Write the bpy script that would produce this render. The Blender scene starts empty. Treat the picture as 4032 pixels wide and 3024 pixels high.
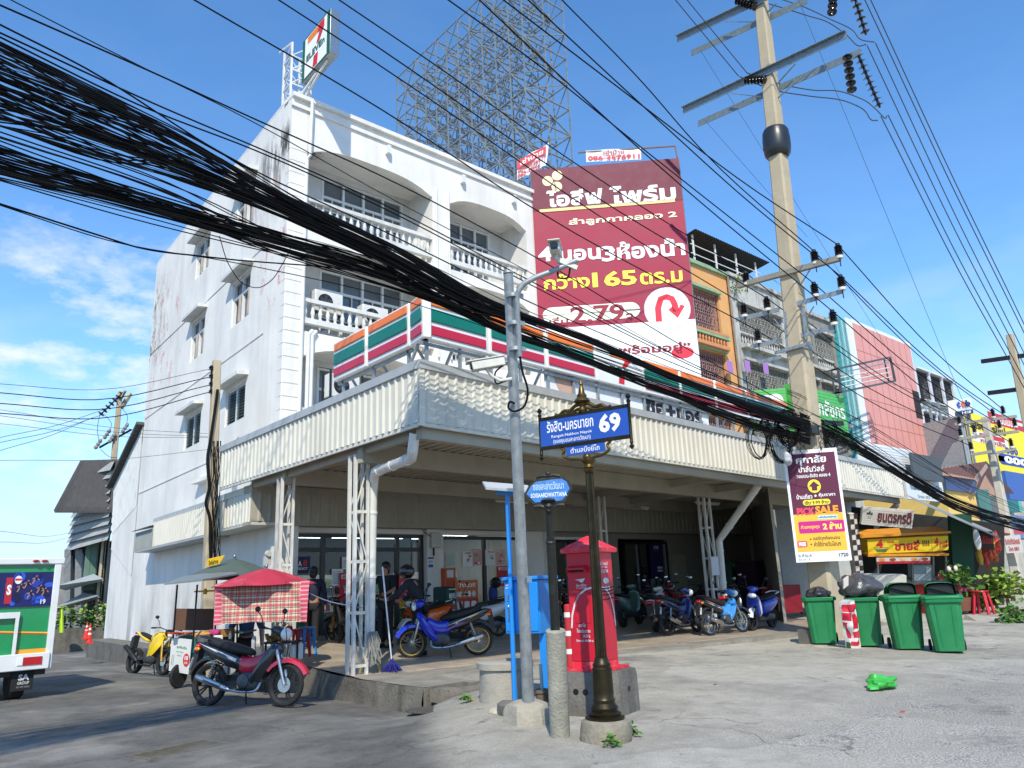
import bpy, bmesh, math, random
from mathutils import Vector as V, Matrix, noise
rnd = random.Random(7)
sc = bpy.context.scene
COL = sc.collection
# ------------------------------------------------------------------ camera
YAW, PITCH, ROLL, FPX = math.radians(40.35), math.radians(14.57), math.radians(-2.29), 3028.0
EYE = V((0, 0, 1.35))
FW = V((math.sin(YAW)*math.cos(PITCH), math.cos(YAW)*math.cos(PITCH), math.sin(PITCH)))
r0 = V((math.cos(YAW), -math.sin(YAW), 0)); u0 = r0.cross(FW)
RT = r0*math.cos(ROLL)+u0*math.sin(ROLL); UP = -r0*math.sin(ROLL)+u0*math.cos(ROLL)
cd = bpy.data.cameras.new('camera'); cam = bpy.data.objects.new('camera', cd); COL.objects.link(cam)
cd.sensor_width = 36; cd.lens = 36*FPX/4032; cd.clip_start = .05; cd.clip_end = 3000
cam.matrix_world = Matrix(((RT.x, UP.x, -FW.x, EYE.x), (RT.y, UP.y, -FW.y, EYE.y), (RT.z, UP.z, -FW.z, EYE.z), (0, 0, 0, 1)))
sc.camera = cam
# ------------------------------------------------------------------ light
SUN = V((-1.12, -1.41, 1.77)).normalized()           # towards the sun
sl = bpy.data.lights.new('sun', 'SUN'); sl.energy = 4.0; sl.angle = math.radians(.53); sl.color = (1, .93, .79)
so = bpy.data.objects.new('sun', sl); COL.objects.link(so)
so.rotation_mode = 'QUATERNION'; so.rotation_quaternion = (-SUN).to_track_quat('-Z', 'Y')
wd = bpy.data.worlds.new('World'); sc.world = wd; wd.use_nodes = True
nt = wd.node_tree; N = nt.nodes; LK = nt.links
for n in list(N): N.remove(n)
out = N.new('ShaderNodeOutputWorld'); bg = N.new('ShaderNodeBackground'); bg.inputs[1].default_value = .12
sky = N.new('ShaderNodeTexSky'); sky.sky_type = 'NISHITA'; sky.sun_disc = False
sky.sun_elevation = math.asin(SUN.z); sky.sun_rotation = math.atan2(SUN.x, SUN.y)
sky.air_density = 1.0; sky.dust_density = .0; sky.ozone_density = 3.5; sky.altitude = 0
# clouds of the sky: noise on the view direction, gathered near the horizon
tc = N.new('ShaderNodeTexCoord'); mp = N.new('ShaderNodeMapping'); mp.inputs['Scale'].default_value = (2.2, 2.2, 6.5)
mp.inputs['Location'].default_value = (1.35, .6, .2)
nz = N.new('ShaderNodeTexNoise'); nz.inputs['Scale'].default_value = 1.5; nz.inputs['Detail'].default_value = 9; nz.inputs['Roughness'].default_value = .58
LK.new(tc.outputs['Generated'], mp.inputs[0]); LK.new(mp.outputs[0], nz.inputs['Vector'])
rp = N.new('ShaderNodeMapRange'); rp.inputs[1].default_value = .47; rp.inputs[2].default_value = .6; rp.inputs[3].default_value = 0; rp.inputs[4].default_value = .85
LK.new(nz.outputs[0], rp.inputs[0])
sx = N.new('ShaderNodeSeparateXYZ'); LK.new(tc.outputs['Generated'], sx.inputs[0])
hz = N.new('ShaderNodeMapRange'); hz.inputs[1].default_value = .14; hz.inputs[2].default_value = .42; hz.inputs[3].default_value = 1; hz.inputs[4].default_value = .07
LK.new(sx.outputs[2], hz.inputs[0])
mu = N.new('ShaderNodeMath'); mu.operation = 'MULTIPLY'; LK.new(rp.outputs[0], mu.inputs[0]); LK.new(hz.outputs[0], mu.inputs[1])
cdir = (RT*((300-2016)/FPX)-UP*((1420-1512)/FPX)+FW).normalized()      # the bank of small clouds low over the side street
vd = N.new('ShaderNodeVectorMath'); vd.operation = 'DOT_PRODUCT'; vd.inputs[1].default_value = cdir; vn = N.new('ShaderNodeVectorMath'); vn.operation = 'NORMALIZE'; LK.new(tc.outputs['Generated'], vn.inputs[0]); LK.new(vn.outputs[0], vd.inputs[0])
cm = N.new('ShaderNodeMapRange'); cm.inputs[1].default_value = .98; cm.inputs[2].default_value = .997; LK.new(vd.outputs['Value'], cm.inputs[0])
n2 = N.new('ShaderNodeTexNoise'); n2.inputs['Scale'].default_value = 9; n2.inputs['Detail'].default_value = 9; n2.inputs['Roughness'].default_value = .6; m2_ = N.new('ShaderNodeMapping'); m2_.inputs['Scale'].default_value = (1, 1, 2.2); LK.new(tc.outputs['Generated'], m2_.inputs[0]); LK.new(m2_.outputs[0], n2.inputs['Vector'])
r2 = N.new('ShaderNodeMapRange'); r2.inputs[1].default_value = .5; r2.inputs[2].default_value = .66; r2.inputs[4].default_value = .75; LK.new(n2.outputs[0], r2.inputs[0])
mu2 = N.new('ShaderNodeMath'); mu2.operation = 'MULTIPLY_ADD'; LK.new(r2.outputs[0], mu2.inputs[0]); LK.new(cm.outputs[0], mu2.inputs[1])
mu3 = N.new('ShaderNodeMath'); mu3.operation = 'MULTIPLY'; mu3.inputs[1].default_value = .3; LK.new(mu.outputs[0], mu3.inputs[0]); LK.new(mu3.outputs[0], mu2.inputs[2]); mu2.use_clamp = True
# the air's own colour: a richer blue overhead, milky near the horizon
hs = N.new('ShaderNodeHueSaturation'); hs.inputs['Saturation'].default_value = 1.18; hs.inputs['Value'].default_value = 1.75
LK.new(sky.outputs[0], hs.inputs['Color'])
mx = N.new('ShaderNodeMix'); mx.data_type = 'RGBA'; mx.inputs[7].default_value = (6.6, 7.0, 7.4, 1)
LK.new(mu2.outputs[0], mx.inputs[0]); 
hm = N.new('ShaderNodeMapRange'); hm.interpolation_type = 'SMOOTHERSTEP'; hm.inputs[1].default_value = .34; hm.inputs[2].default_value = -.06; hm.inputs[3].default_value = 0; hm.inputs[4].default_value = .92; LK.new(sx.outputs[2], hm.inputs[0])
hx = N.new('ShaderNodeMix'); hx.data_type = 'RGBA'; hx.inputs[7].default_value = (3.6, 5.0, 6.9, 1); LK.new(hm.outputs[0], hx.inputs[0]); LK.new(hs.outputs[0], hx.inputs[6]); LK.new(hx.outputs[2], mx.inputs[6]); LK.new(mx.outputs[2], bg.inputs[0]); LK.new(bg.outputs[0], out.inputs[0])
vs = sc.view_settings; vs.view_transform = 'Standard'; vs.look = 'None'; vs.gamma = 1; vs.exposure = .33
# ------------------------------------------------------------------ picture points -> points on real planes
CR = {'A': (0, 2050, .5877), 'B': (1200, 2050, .5877), 'C': (2200, 1900, .49729), 'D': (3000, 1600, .66324), 'E': (1900, 500, .72359),
      'F': (500, 0, .81374), 'G': (400, 900, .72343), 'H': (1200, 1100, .67812), 'I': (2600, 0, .66296), 'J': (2600, 900, .66296),
      'K': (0, 1300, .78329), 'L': (1850, 1500, .90395), 'W': (0, 0, 1.82278), 'S': (0, 0, 1),
      'M1': (0, 0, .67812), 'M2': (1400, 0, .67812), 'M3': (2700, 1000, .54237), 'M4': (3400, 1200, .4219), 'za': (560, 350, .42194), 'zb': (580, 1000, .36166), 'zc': (600, 1500, .42194), 'zd': (1100, 1700, .42194), 'ze': (1700, 1500, .859)}
def ray(k, x, y):
    a = CR[k]; x = a[0]+a[2]*x; y = a[1]+a[2]*y
    return RT*((x-2016)/FPX)-UP*((y-1512)/FPX)+FW
def at(k, x, y, X=None, Y=None, Z=None, D=None):
    d = ray(k, x, y)
    if X is not None: return EYE+d*(X/d.x)
    if Y is not None: return EYE+d*(Y/d.y)
    if Z is not None: return EYE+d*((Z-EYE.z)/d.z)
    return EYE+d*D
def onp(k, x, y, p, n):
    d = ray(k, x, y); return EYE+d*(n.dot(p-EYE)/n.dot(d))
def depth(p): return FW.dot(V(p)-EYE)
def sstep(x, a, b):
    t = min(1, max(0, (x-a)/(b-a))); return t*t*(3-2*t)
def zplat(X, Y): return -.003*(X-7)+.045*max(0, Y-11.8)
KX, KY = .588, .809                                   # the edge between soi and forecourt runs along this direction
def zone(X, Y):                                       # 0 on the side street, 1 on the forecourt
    if Y > 9.6: return sstep(X, 6.9, 7.3)*(1-sstep(Y, 18.2, 19)*(1-sstep(X, 20, 24)))
    return sstep(X*KY-Y*KX, -1.3, .5)
def zg(X, Y):
    f = -.03-.08*sstep(X, 8, 17)-.015*min(8, max(0, 11.5-Y))
    s = -.38-.012*max(0, min(Y, 45)-12)+.01*max(0, 9-Y)+(.12+.1*sstep(Y, 12, 15))*sstep(6.4-X, 0, 1.7)
    m = zone(X, Y)
    return s+(f-s)*m
def gnd(k, x, y, f=zg):
    d = ray(k, x, y); z = 0
    for i in range(25):
        p = EYE+d*((z-EYE.z)/d.z); z = z*.4+.6*f(p.x, p.y)
    return V((p.x, p.y, f(p.x, p.y)))
def plat(k, x, y): return gnd(k, x, y, zplat)
# ------------------------------------------------------------------ materials
def lin(h):
    if isinstance(h, str):
        h = h.lstrip('#'); h = [int(h[i:i+2], 16)/255 for i in (0, 2, 4)]
        return tuple(c/12.92 if c <= .04045 else ((c+.055)/1.055)**2.4 for c in h)
    return h
MATS = {}
def mk(col, rough=.55, metal=0, var=.12, scale=4, bump=0, bscale=60, dirt=0, dcol='4a463c', dscale=1.5, streak=False, spec=.5, coat=0, emit=0, alpha=1, trans=0):
    key = (col, rough, metal, var, scale, bump, bscale, dirt, dcol, dscale, streak, spec, coat, emit, alpha, trans)
    if key in MATS: return MATS[key]
    m = bpy.data.materials.new('paint_'+str(len(MATS))); m.use_nodes = True
    t = m.node_tree; n = t.nodes; l = t.links; b = n['Principled BSDF']
    c = lin(col)
    b.inputs['Roughness'].default_value = rough; b.inputs['Metallic'].default_value = metal
    b.inputs['Specular IOR Level'].default_value = spec; b.inputs['Coat Weight'].default_value = coat
    b.inputs['Base Color'].default_value = (*c, 1)
    if trans: b.inputs['Transmission Weight'].default_value = trans
    if alpha < 1: b.inputs['Alpha'].default_value = alpha
    if emit:
        b.inputs['Emission Color'].default_value = (*c, 1); b.inputs['Emission Strength'].default_value = emit
    if var or dirt or bump:
        tx = n.new('ShaderNodeTexCoord'); src = tx.outputs['Object']
        last = None
        if var:
            z = n.new('ShaderNodeTexNoise'); z.inputs['Scale'].default_value = scale; z.inputs['Detail'].default_value = 6; z.inputs['Roughness'].default_value = .65
            l.new(src, z.inputs['Vector'])
            r = n.new('ShaderNodeMapRange'); r.inputs[1].default_value = .3; r.inputs[2].default_value = .7
            r.inputs[3].default_value = 1-var; r.inputs[4].default_value = 1+var*.6
            l.new(z.outputs[0], r.inputs[0])
            x = n.new('ShaderNodeMix'); x.data_type = 'RGBA'; x.blend_type = 'MULTIPLY'; x.inputs[0].default_value = 1
            x.inputs[6].default_value = (*c, 1); l.new(r.outputs[0], x.inputs[7]); last = x.outputs[2]
            rr = n.new('ShaderNodeMapRange'); rr.inputs[3].default_value = max(0, rough-.1); rr.inputs[4].default_value = min(1, rough+.1)
            l.new(z.outputs[0], rr.inputs[0]); l.new(rr.outputs[0], b.inputs['Roughness'])
        if dirt:
            mp = n.new('ShaderNodeMapping'); mp.inputs['Scale'].default_value = (1, 1, .16) if streak else (1, 1, 1)
            l.new(src, mp.inputs[0])
            z2 = n.new('ShaderNodeTexNoise'); z2.inputs['Scale'].default_value = dscale; z2.inputs['Detail'].default_value = 9; z2.inputs['Roughness'].default_value = .7
            l.new(mp.outputs[0], z2.inputs['Vector'])
            r2 = n.new('ShaderNodeMapRange'); r2.inputs[1].default_value = .5; r2.inputs[2].default_value = .72; r2.inputs[3].default_value = 0; r2.inputs[4].default_value = dirt
            l.new(z2.outputs[0], r2.inputs[0])
            x2 = n.new('ShaderNodeMix'); x2.data_type = 'RGBA'
            if last: l.new(last, x2.inputs[6])
            else: x2.inputs[6].default_value = (*c, 1)
            x2.inputs[7].default_value = (*lin(dcol), 1); l.new(r2.outputs[0], x2.inputs[0]); last = x2.outputs[2]
        if last: l.new(last, b.inputs['Base Color'])
        if bump:
            z3 = n.new('ShaderNodeTexNoise'); z3.inputs['Scale'].default_value = bscale; z3.inputs['Detail'].default_value = 5
            l.new(src, z3.inputs['Vector'])
            bp = n.new('ShaderNodeBump'); bp.inputs['Strength'].default_value = bump; bp.inputs['Distance'].default_value = .02
            l.new(z3.outputs[0], bp.inputs['Height']); l.new(bp.outputs[0], b.inputs['Normal'])
    MATS[key] = m
    return m
def paint(c, **k): return mk(c, **{**dict(rough=.45, var=.08, scale=6), **k})
def metal(c, **k): return mk(c, **{**dict(rough=.45, metal=.75, var=.15, scale=12), **k})
def flat(c, **k): return mk(c, **{**dict(rough=.6, var=.04, scale=3), **k})
BLACK = mk('161616', rough=.5, var=.1); RUBBER = mk('1b1b1b', rough=.85, var=.25, scale=20); CHROME = mk('c8c8c4', rough=.22, metal=1, var=.1)
ALU = mk('a9aaa8', rough=.38, metal=.9, var=.15, scale=20); GALV = mk('9aa0a2', rough=.5, metal=.45, var=.3, scale=14); DKMETAL = mk('2a2a2b', rough=.5, metal=.4, var=.2)
CONC = mk('a39d90', rough=.9, var=.25, scale=3, bump=.5, bscale=35, dirt=.6, dcol='56524a'); CONCD = mk('6e6a62', rough=.95, var=.35, scale=4, bump=.7, bscale=30, dirt=.75, dcol='2a2825', streak=True)
POLEC = mk('b5a78c', rough=.9, var=.18, scale=3, bump=.3, bscale=40, dirt=.35, dcol='6b604e')
WHITEM = mk('dcdcd6', rough=.5, var=.1, scale=2, dirt=.35, dcol='8a8578', streak=True)
# ------------------------------------------------------------------ mesh builder
class MB:
    def __init__(s): s.v = []; s.f = []; s.m = []
    def add(s, vs, fs, m=0):
        o = len(s.v); s.v += [V(p) for p in vs]; s.f += [tuple(i+o for i in f) for f in fs]; s.m += [m]*len(fs); return s
    def box(s, c, d, m=0, R=None):
        x, y, z = d[0]/2, d[1]/2, d[2]/2
        vs = [V((i*x, j*y, k*z)) for i in (-1, 1) for j in (-1, 1) for k in (-1, 1)]
        if R is not None: vs = [R @ p for p in vs]
        c = V(c); return s.add([p+c for p in vs], [(0, 1, 3, 2), (4, 6, 7, 5), (0, 4, 5, 1), (2, 3, 7, 6), (0, 2, 6, 4), (1, 5, 7, 3)], m)
    def bb(s, a, b, m=0): a = V(a); b = V(b); return s.box((a+b)/2, b-a, m)
    def fbox(s, o, ex, ey, ez, m=0):                  # box from a corner and three edge vectors
        o, ex, ey, ez = V(o), V(ex), V(ey), V(ez)
        return s.add([o+ex*i+ey*j+ez*k for i in (0, 1) for j in (0, 1) for k in (0, 1)], [(0, 1, 3, 2), (4, 6, 7, 5), (0, 4, 5, 1), (2, 3, 7, 6), (0, 2, 6, 4), (1, 5, 7, 3)], m)
    def bar(s, p, q, w, h=None, m=0, up=(0, 0, 1)):
        p, q = V(p), V(q); h = h or w; d = q-p
        if d.length < 1e-6: return s
        a = d.cross(V(up))
        if a.length < 1e-4*d.length: a = d.cross(V((1, 0, .01)))
        a.normalize(); b = a.cross(d).normalized(); a *= w; b *= h
        return s.fbox(p-a/2-b/2, d, a, b, m)
    def tube(s, pts, r, n=8, m=0, cap=True, closed=False):
        pts = [V(p) for p in pts]; k = len(pts); rs = r if isinstance(r, (list, tuple)) else [r]*k
        vs = []; prev = None
        for i, p in enumerate(pts):
            if closed: t = pts[(i+1) % k]-pts[i-1]
            else: t = pts[min(i+1, k-1)]-pts[max(i-1, 0)]
            if t.length < 1e-9: t = V((0, 0, 1))
            t.normalize()
            if prev is None:
                a = t.cross(V((0, 0, 1)))
                if a.length < .05: a = t.cross(V((1, 0, 0)))
            else: a = prev-t*prev.dot(t)
            a.normalize(); prev = a; b = t.cross(a)
            vs += [p+(a*math.cos(2*math.pi*j/n)+b*math.sin(2*math.pi*j/n))*rs[i] for j in range(n)]
        fs = [(i*n+j, i*n+(j+1) % n, ((i+1) % k)*n+(j+1) % n, ((i+1) % k)*n+j) for i in range(k if closed else k-1) for j in range(n)]
        if cap and not closed: fs += [tuple(range(n))[::-1], tuple((k-1)*n+j for j in range(n))]
        return s.add(vs, fs, m)
    def cyl(s, p, q, r, n=12, m=0): return s.tube([p, q], r, n, m)
    def lathe(s, prof, n=16, c=(0, 0, 0), m=0, ax=(0, 0, 1), flute=0):
        ax = V(ax).normalized(); a = ax.cross(V((0, 1, 0)) if abs(ax.y) < .9 else V((1, 0, 0))).normalized(); b = ax.cross(a); c = V(c)
        vs = [c+ax*z+(a*math.cos(2*math.pi*j/n)+b*math.sin(2*math.pi*j/n))*max(r*(1-(flute if j % 2 else 0)), 1e-4) for r, z in prof for j in range(n)]
        k = len(prof)
        fs = [(i*n+j, i*n+(j+1) % n, (i+1)*n+(j+1) % n, (i+1)*n+j) for i in range(k-1) for j in range(n)]
        fs += [tuple(range(n))[::-1], tuple((k-1)*n+j for j in range(n))]
        return s.add(vs, fs, m)
    def prism(s, poly, M, d, m=0, m2=None):           # polygon in local xy, thickness d along local z
        n = len(poly); vs = [M @ V((x, y, 0)) for x, y in poly]+[M @ V((x, y, d)) for x, y in poly]
        s.add(vs, [tuple(range(n))[::-1], tuple(range(n, 2*n))], m)
        o = len(s.v)-2*n
        s.f += [(o+i, o+(i+1) % n, o+n+(i+1) % n, o+n+i) for i in range(n)]; s.m += [m if m2 is None else m2]*n
        return s
    def ball(s, c, r, m=0, n=10, k=7, M=None, e=1.0):
        c = V(c); r = V(r) if hasattr(r, '__len__') else V((r, r, r)); vs = []
        for i in range(k+1):
            t = math.pi*i/k
            for j in range(n):
                p = 2*math.pi*j/n
                q = V((math.sin(t)*math.cos(p), math.sin(t)*math.sin(p), math.cos(t)))
                if e != 1: q = V([math.copysign(abs(w)**e, w) for w in q])
                q = V((q.x*r.x, q.y*r.y, q.z*r.z))
                vs.append(c+(M @ q if M is not None else q))
        fs = [(i*n+j, (i+1)*n+j, (i+1)*n+(j+1) % n, i*n+(j+1) % n) for i in range(k) for j in range(n)]
        return s.add(vs, fs, m)
    def loft(s, rings, m=0, cap=True):                # rings of equal length
        n = len(rings[0]); vs = [p for r in rings for p in r]; k = len(rings)
        fs = [(i*n+j, i*n+(j+1) % n, (i+1)*n+(j+1) % n, (i+1)*n+j) for i in range(k-1) for j in range(n)]
        if cap: fs += [tuple(range(n))[::-1], tuple((k-1)*n+j for j in range(n))]
        return s.add(vs, fs, m)
    def grid(s, fn, nu, nv, m=0):
        vs = [fn(i/nu, j/nv) for i in range(nu+1) for j in range(nv+1)]
        return s.add(vs, [(i*(nv+1)+j, (i+1)*(nv+1)+j, (i+1)*(nv+1)+j+1, i*(nv+1)+j+1) for i in range(nu) for j in range(nv)], m)
    def build(s, name, mats, parent=None, sharp=35, world=True, bevel=0):
        me = bpy.data.meshes.new(name)
        vs = s.v
        if parent is not None and world:
            I = wm(parent).inverted(); vs = [I @ p for p in vs]
        me.from_pydata(vs, [], s.f)
        if not isinstance(mats, (list, tuple)): mats = [mats]
        for m in mats: me.materials.append(m)
        for i, p in enumerate(me.polygons): p.material_index = s.m[i]
        bm = bmesh.new(); bm.from_mesh(me); bmesh.ops.remove_doubles(bm, verts=bm.verts, dist=1e-5) if False else None
        bmesh.ops.recalc_face_normals(bm, faces=bm.faces); bm.to_mesh(me); bm.free()
        me.shade_smooth(); me.set_sharp_from_angle(angle=math.radians(sharp))
        o = bpy.data.objects.new(name, me); COL.objects.link(o)
        if parent is not None: o.parent = parent; WM[o.name] = wm(parent)
        if bevel:
            b = o.modifiers.new('bevel', 'BEVEL'); b.width = bevel; b.segments = 2; b.limit_method = 'ANGLE'; b.angle_limit = .7
        return o
WM = {}
def wm(o): return WM.get(o.name, Matrix.Identity(4))
def tag(o, label=None, cat=None, group=None, kind=None):
    if label: o['label'] = label
    if cat: o['category'] = cat
    if group: o['group'] = group
    if kind: o['kind'] = kind
    return o
def thing(name, label, cat, loc=(0, 0, 0), rz=0, group=None, M=None):
    o = bpy.data.objects.new(name, None); COL.objects.link(o); o.empty_display_size = .2
    m = M if M is not None else Matrix.Translation(V(loc)) @ Matrix.Rotation(rz, 4, 'Z')
    o.matrix_world = m; WM[o.name] = m
    return tag(o, label, cat, group)
def dup(root, loc, rz, label=None, scale=1):
    c = root.copy(); COL.objects.link(c); m = Matrix.Translation(V(loc)) @ Matrix.Rotation(rz, 4, 'Z') @ Matrix.Scale(scale, 4)
    c.matrix_world = m; WM[c.name] = m
    if label: c['label'] = label
    def rec(a, b):
        for ch in list(a.children):
            d = ch.copy(); COL.objects.link(d); d.parent = b; rec(ch, d)
    rec(root, c)
    return c
def frame(o, u, v):                                   # matrix with local x=u, y=v, z=u x v at o
    u = V(u).normalized(); n = u.cross(V(v)).normalized(); v = n.cross(u); o = V(o)
    return Matrix(((u.x, v.x, n.x, o.x), (u.y, v.y, n.y, o.y), (u.z, v.z, n.z, o.z), (0, 0, 0, 1)))
# ------------------------------------------------------------------ lettering and flat print
TX = {}
def textmesh(s, off):
    k = (s, off)
    if k not in TX:
        cu = bpy.data.curves.new('t', 'FONT'); cu.body = s; cu.offset = off; cu.resolution_u = 2
        o = bpy.data.objects.new('t', cu); me = bpy.data.meshes.new_from_object(o)
        vs = [v.co.copy() for v in me.vertices]; fs = [tuple(p.vertices) for p in me.polygons]
        bpy.data.objects.remove(o); bpy.data.curves.remove(cu); bpy.data.meshes.remove(me)
        x0 = min(v.x for v in vs); x1 = max(v.x for v in vs); y0 = min(v.y for v in vs); y1 = max(v.y for v in vs)
        TX[k] = (vs, fs, x0, x1, y0, y1)
    return TX[k]
class Board:                                          # print on a flat panel: local unit square stretched over o,u,v
    def __init__(s, o, u, v, lift=.003):
        s.o, s.u, s.v = V(o), V(u), V(v); s.n = s.u.cross(s.v).normalized(); s.mb = MB(); s.mats = []; s.l = 1; s.lift = lift
    def mi(s, m):
        if isinstance(m, str): m = flat(m)
        if m not in s.mats: s.mats.append(m)
        return s.mats.index(m)
    def P(s, x, y, l=None): return s.o+s.u*x+s.v*y+s.n*(s.lift*(s.l if l is None else l))
    def poly(s, pts, m, l=None):
        s.l = l or s.l; s.mb.add([s.P(x, y) for x, y in pts], [tuple(range(len(pts)))], s.mi(m)); return s
    def rect(s, x0, y0, x1, y1, m, l=None): return s.poly([(x0, y0), (x1, y0), (x1, y1), (x0, y1)], m, l)
    def ell(s, cx, cy, rx, ry, m, l=None, n=28): return s.poly([(cx+rx*math.cos(2*math.pi*i/n), cy+ry*math.sin(2*math.pi*i/n)) for i in range(n)], m, l)
    def rrect(s, x0, y0, x1, y1, r, m, l=None):       # r as a fraction of u; made round in real size
        a = s.u.length/s.v.length; pts = []
        for cx, cy, t in ((x1-r, y1-r*a, 0), (x0+r, y1-r*a, 90), (x0+r, y0+r*a, 180), (x1-r, y0+r*a, 270)):
            pts += [(cx+r*math.cos(math.radians(t+k*18)), cy+r*a*math.sin(math.radians(t+k*18))) for k in range(6)]
        return s.poly(pts, m, l)
    def line(s, pts, w, m, l=None):                   # w as a fraction of u
        s.l = l or s.l; a = s.u.length; b = s.v.length
        P = [V((x*a, y*b)) for x, y in pts]; L = []; Rr = []
        for i, p in enumerate(P):
            d = (P[min(i+1, len(P)-1)]-P[max(i-1, 0)]).normalized(); q = V((-d.y, d.x))*w*a/2
            L.append(p+q); Rr.append(p-q)
        for i in range(len(P)-1):
            s.mb.add([s.P(q.x/a, q.y/b) for q in (L[i], L[i+1], Rr[i+1], Rr[i])], [(0, 1, 2, 3)], s.mi(m))
        return s
    def text(s, t, x0, y0, x1, y1, m, off=.012, l=None, skew=0):
        s.l = l or s.l; vs, fs, a0, a1, b0, b1 = textmesh(t, off)
        s.mb.add([s.P(x0+(p.x-a0)/(a1-a0)*(x1-x0)+skew*(p.y-b0)/(b1-b0), y0+(p.y-b0)/(b1-b0)*(y1-y0)) for p in vs], fs, s.mi(m)); return s
    def done(s, parent, name='print'):
        return s.mb.build(name, s.mats, parent)
# ------------------------------------------------------------------ ground
def axis(lo, fine0, fine1, hi, st):
    a = []; x = fine0
    while x <= fine1: a.append(x); x += st
    d = st; x = fine0
    while x > lo: d *= 1.35; x -= d; a.insert(0, x)
    d = st; x = a[-1]
    while x < hi: d *= 1.35; x += d; a.append(x)
    return a
def ground():
    xs = axis(-500, -3, 24, 900, .22); ys = axis(-60, 1.5, 18, 900, .22)
    vs = []; cols = []
    for x in xs:
        for y in ys:
            z = zg(x, y)
            near = sstep(40-math.hypot(x, y), 0, 25)
            nn = noise.noise(V((x*.55, y*.55, 3))); n2 = noise.noise(V((x*1.9, y*1.9, 7)))
            z += near*(.018*nn+.006*n2)
            vs.append((x, y, z))
            zz = zone(x, y); e = x*KY-y*KX
            fc = sstep(zz+.35*nn+.15*n2, .35, .75)
            # coarse road surface in front, beyond a wandering edge
            rd = sstep(4.95-y+.7*nn+.4*n2, -.5, .7)*sstep(x+.5*nn, 5.9, 7.4)
            ap = sstep(6.2-y+1.1*nn+.4*n2, -.5, .8)*sstep(e+.4*n2, -1.2, .1)
            z -= near*.05*sstep(4.95-y+.7*nn+.4*n2, -.1, .15)*sstep(x+.5*nn, 5.9, 6.4); vs[-1] = (x, y, z)
            cols.append((fc, max(rd, .0), ap*.8, 1))
    ny = len(ys)
    fs = [(i*ny+j, (i+1)*ny+j, (i+1)*ny+j+1, i*ny+j+1) for i in range(len(xs)-1) for j in range(ny-1)]
    me = bpy.data.meshes.new('ground'); me.from_pydata(vs, [], fs)
    ca = me.color_attributes.new('zone', 'FLOAT_COLOR', 'POINT')
    for i, c in enumerate(cols): ca.data[i].color = c
    me.shade_smooth()
    m = bpy.data.materials.new('ground_surface'); m.use_nodes = True; t = m.node_tree; n = t.nodes; l = t.links; b = n['Principled BSDF']
    b.inputs['Roughness'].default_value = .93; b.inputs['Specular IOR Level'].default_value = .25
    tc = n.new('ShaderNodeTexCoord'); at_ = n.new('ShaderNodeVertexColor'); at_.layer_name = 'zone'; sp = n.new('ShaderNodeSeparateColor'); l.new(at_.outputs[0], sp.inputs[0])
    def nz(sc, det=6, rough=.6, dist=0):
        z = n.new('ShaderNodeTexNoise'); z.inputs['Scale'].default_value = sc; z.inputs['Detail'].default_value = det; z.inputs['Roughness'].default_value = rough; z.inputs['Distortion'].default_value = dist
        l.new(tc.outputs['Object'], z.inputs['Vector']); return z.outputs[0]
    def rm(v, a, b_, c=0, d=1):
        r = n.new('ShaderNodeMapRange'); r.inputs[1].default_value = a; r.inputs[2].default_value = b_; r.inputs[3].default_value = c; r.inputs[4].default_value = d
        l.new(v, r.inputs[0]); return r.outputs[0]
    def mixc(f, a, b_, bt='MIX'):
        x = n.new('ShaderNodeMix'); x.data_type = 'RGBA'; x.blend_type = bt
        if hasattr(f, 'links') or not isinstance(f, (int, float)): l.new(f, x.inputs[0])
        else: x.inputs[0].default_value = f
        for s_, i in ((a, 6), (b_, 7)):
            if isinstance(s_, tuple): x.inputs[i].default_value = (*s_, 1)
            else: l.new(s_, x.inputs[i])
        return x.outputs[2]
    big = nz(.5, 8, .62); mid = nz(3, 8, .7); fine = nz(55, 3, .6); grit = nz(160, 2, .6)
    asph = mixc(rm(mid, .35, .7), (.12, .115, .103), (.2, .19, .17))
    asph = mixc(rm(big, .48, .62), asph, (.265, .252, .222))
    conc = mixc(rm(mid, .3, .7), (.38, .35, .285), (.53, .495, .41))
    conc = mixc(rm(big, .52, .68, 0, .8), conc, (.235, .225, .205))
    gravel = mixc(rm(fine, .38, .62), (.21, .198, .175), (.53, .495, .435))
    c = mixc(sp.outputs[0], asph, conc); c = mixc(sp.outputs[2], c, mixc(rm(mid, .35, .65), (.345, .32, .27), (.48, .45, .385)))
    g2 = n.new('ShaderNodeMath'); g2.operation = 'MULTIPLY'; l.new(sp.outputs[1], g2.inputs[0]); l.new(rm(mid, .36, .56), g2.inputs[1])
    c = mixc(g2.outputs[0], c, gravel)
    c = mixc(1.0, c, rm(fine, .3, .7, .78, 1.15), 'MULTIPLY')
    c = mixc(rm(nz(1.6, 10, .75, .6), .6, .68, 0, .75), c, (.055, .053, .05))       # oil stains and dirt
    pv = n.new('ShaderNodeTexVoronoi'); pv.inputs['Scale'].default_value = .33; ps = n.new('ShaderNodeSeparateColor'); pw = n.new('ShaderNodeVectorMath'); pw.operation = 'ADD'; pn = n.new('ShaderNodeTexNoise'); pn.inputs['Scale'].default_value = .9; pn.inputs['Detail'].default_value = 5
    l.new(tc.outputs['Object'], pn.inputs['Vector']); l.new(tc.outputs['Object'], pw.inputs[0]); l.new(pn.outputs[1], pw.inputs[1]); l.new(pw.outputs[0], pv.inputs['Vector']); l.new(pv.outputs['Color'], ps.inputs[0])
    c = mixc(1.0, c, rm(ps.outputs[0], 0, 1, .8, 1.08), 'MULTIPLY')           # patches of different age
    c = mixc(rm(nz(.85, 10, .8, .3), .55, .66, 0, .45), c, (.1, .096, .088))
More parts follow.
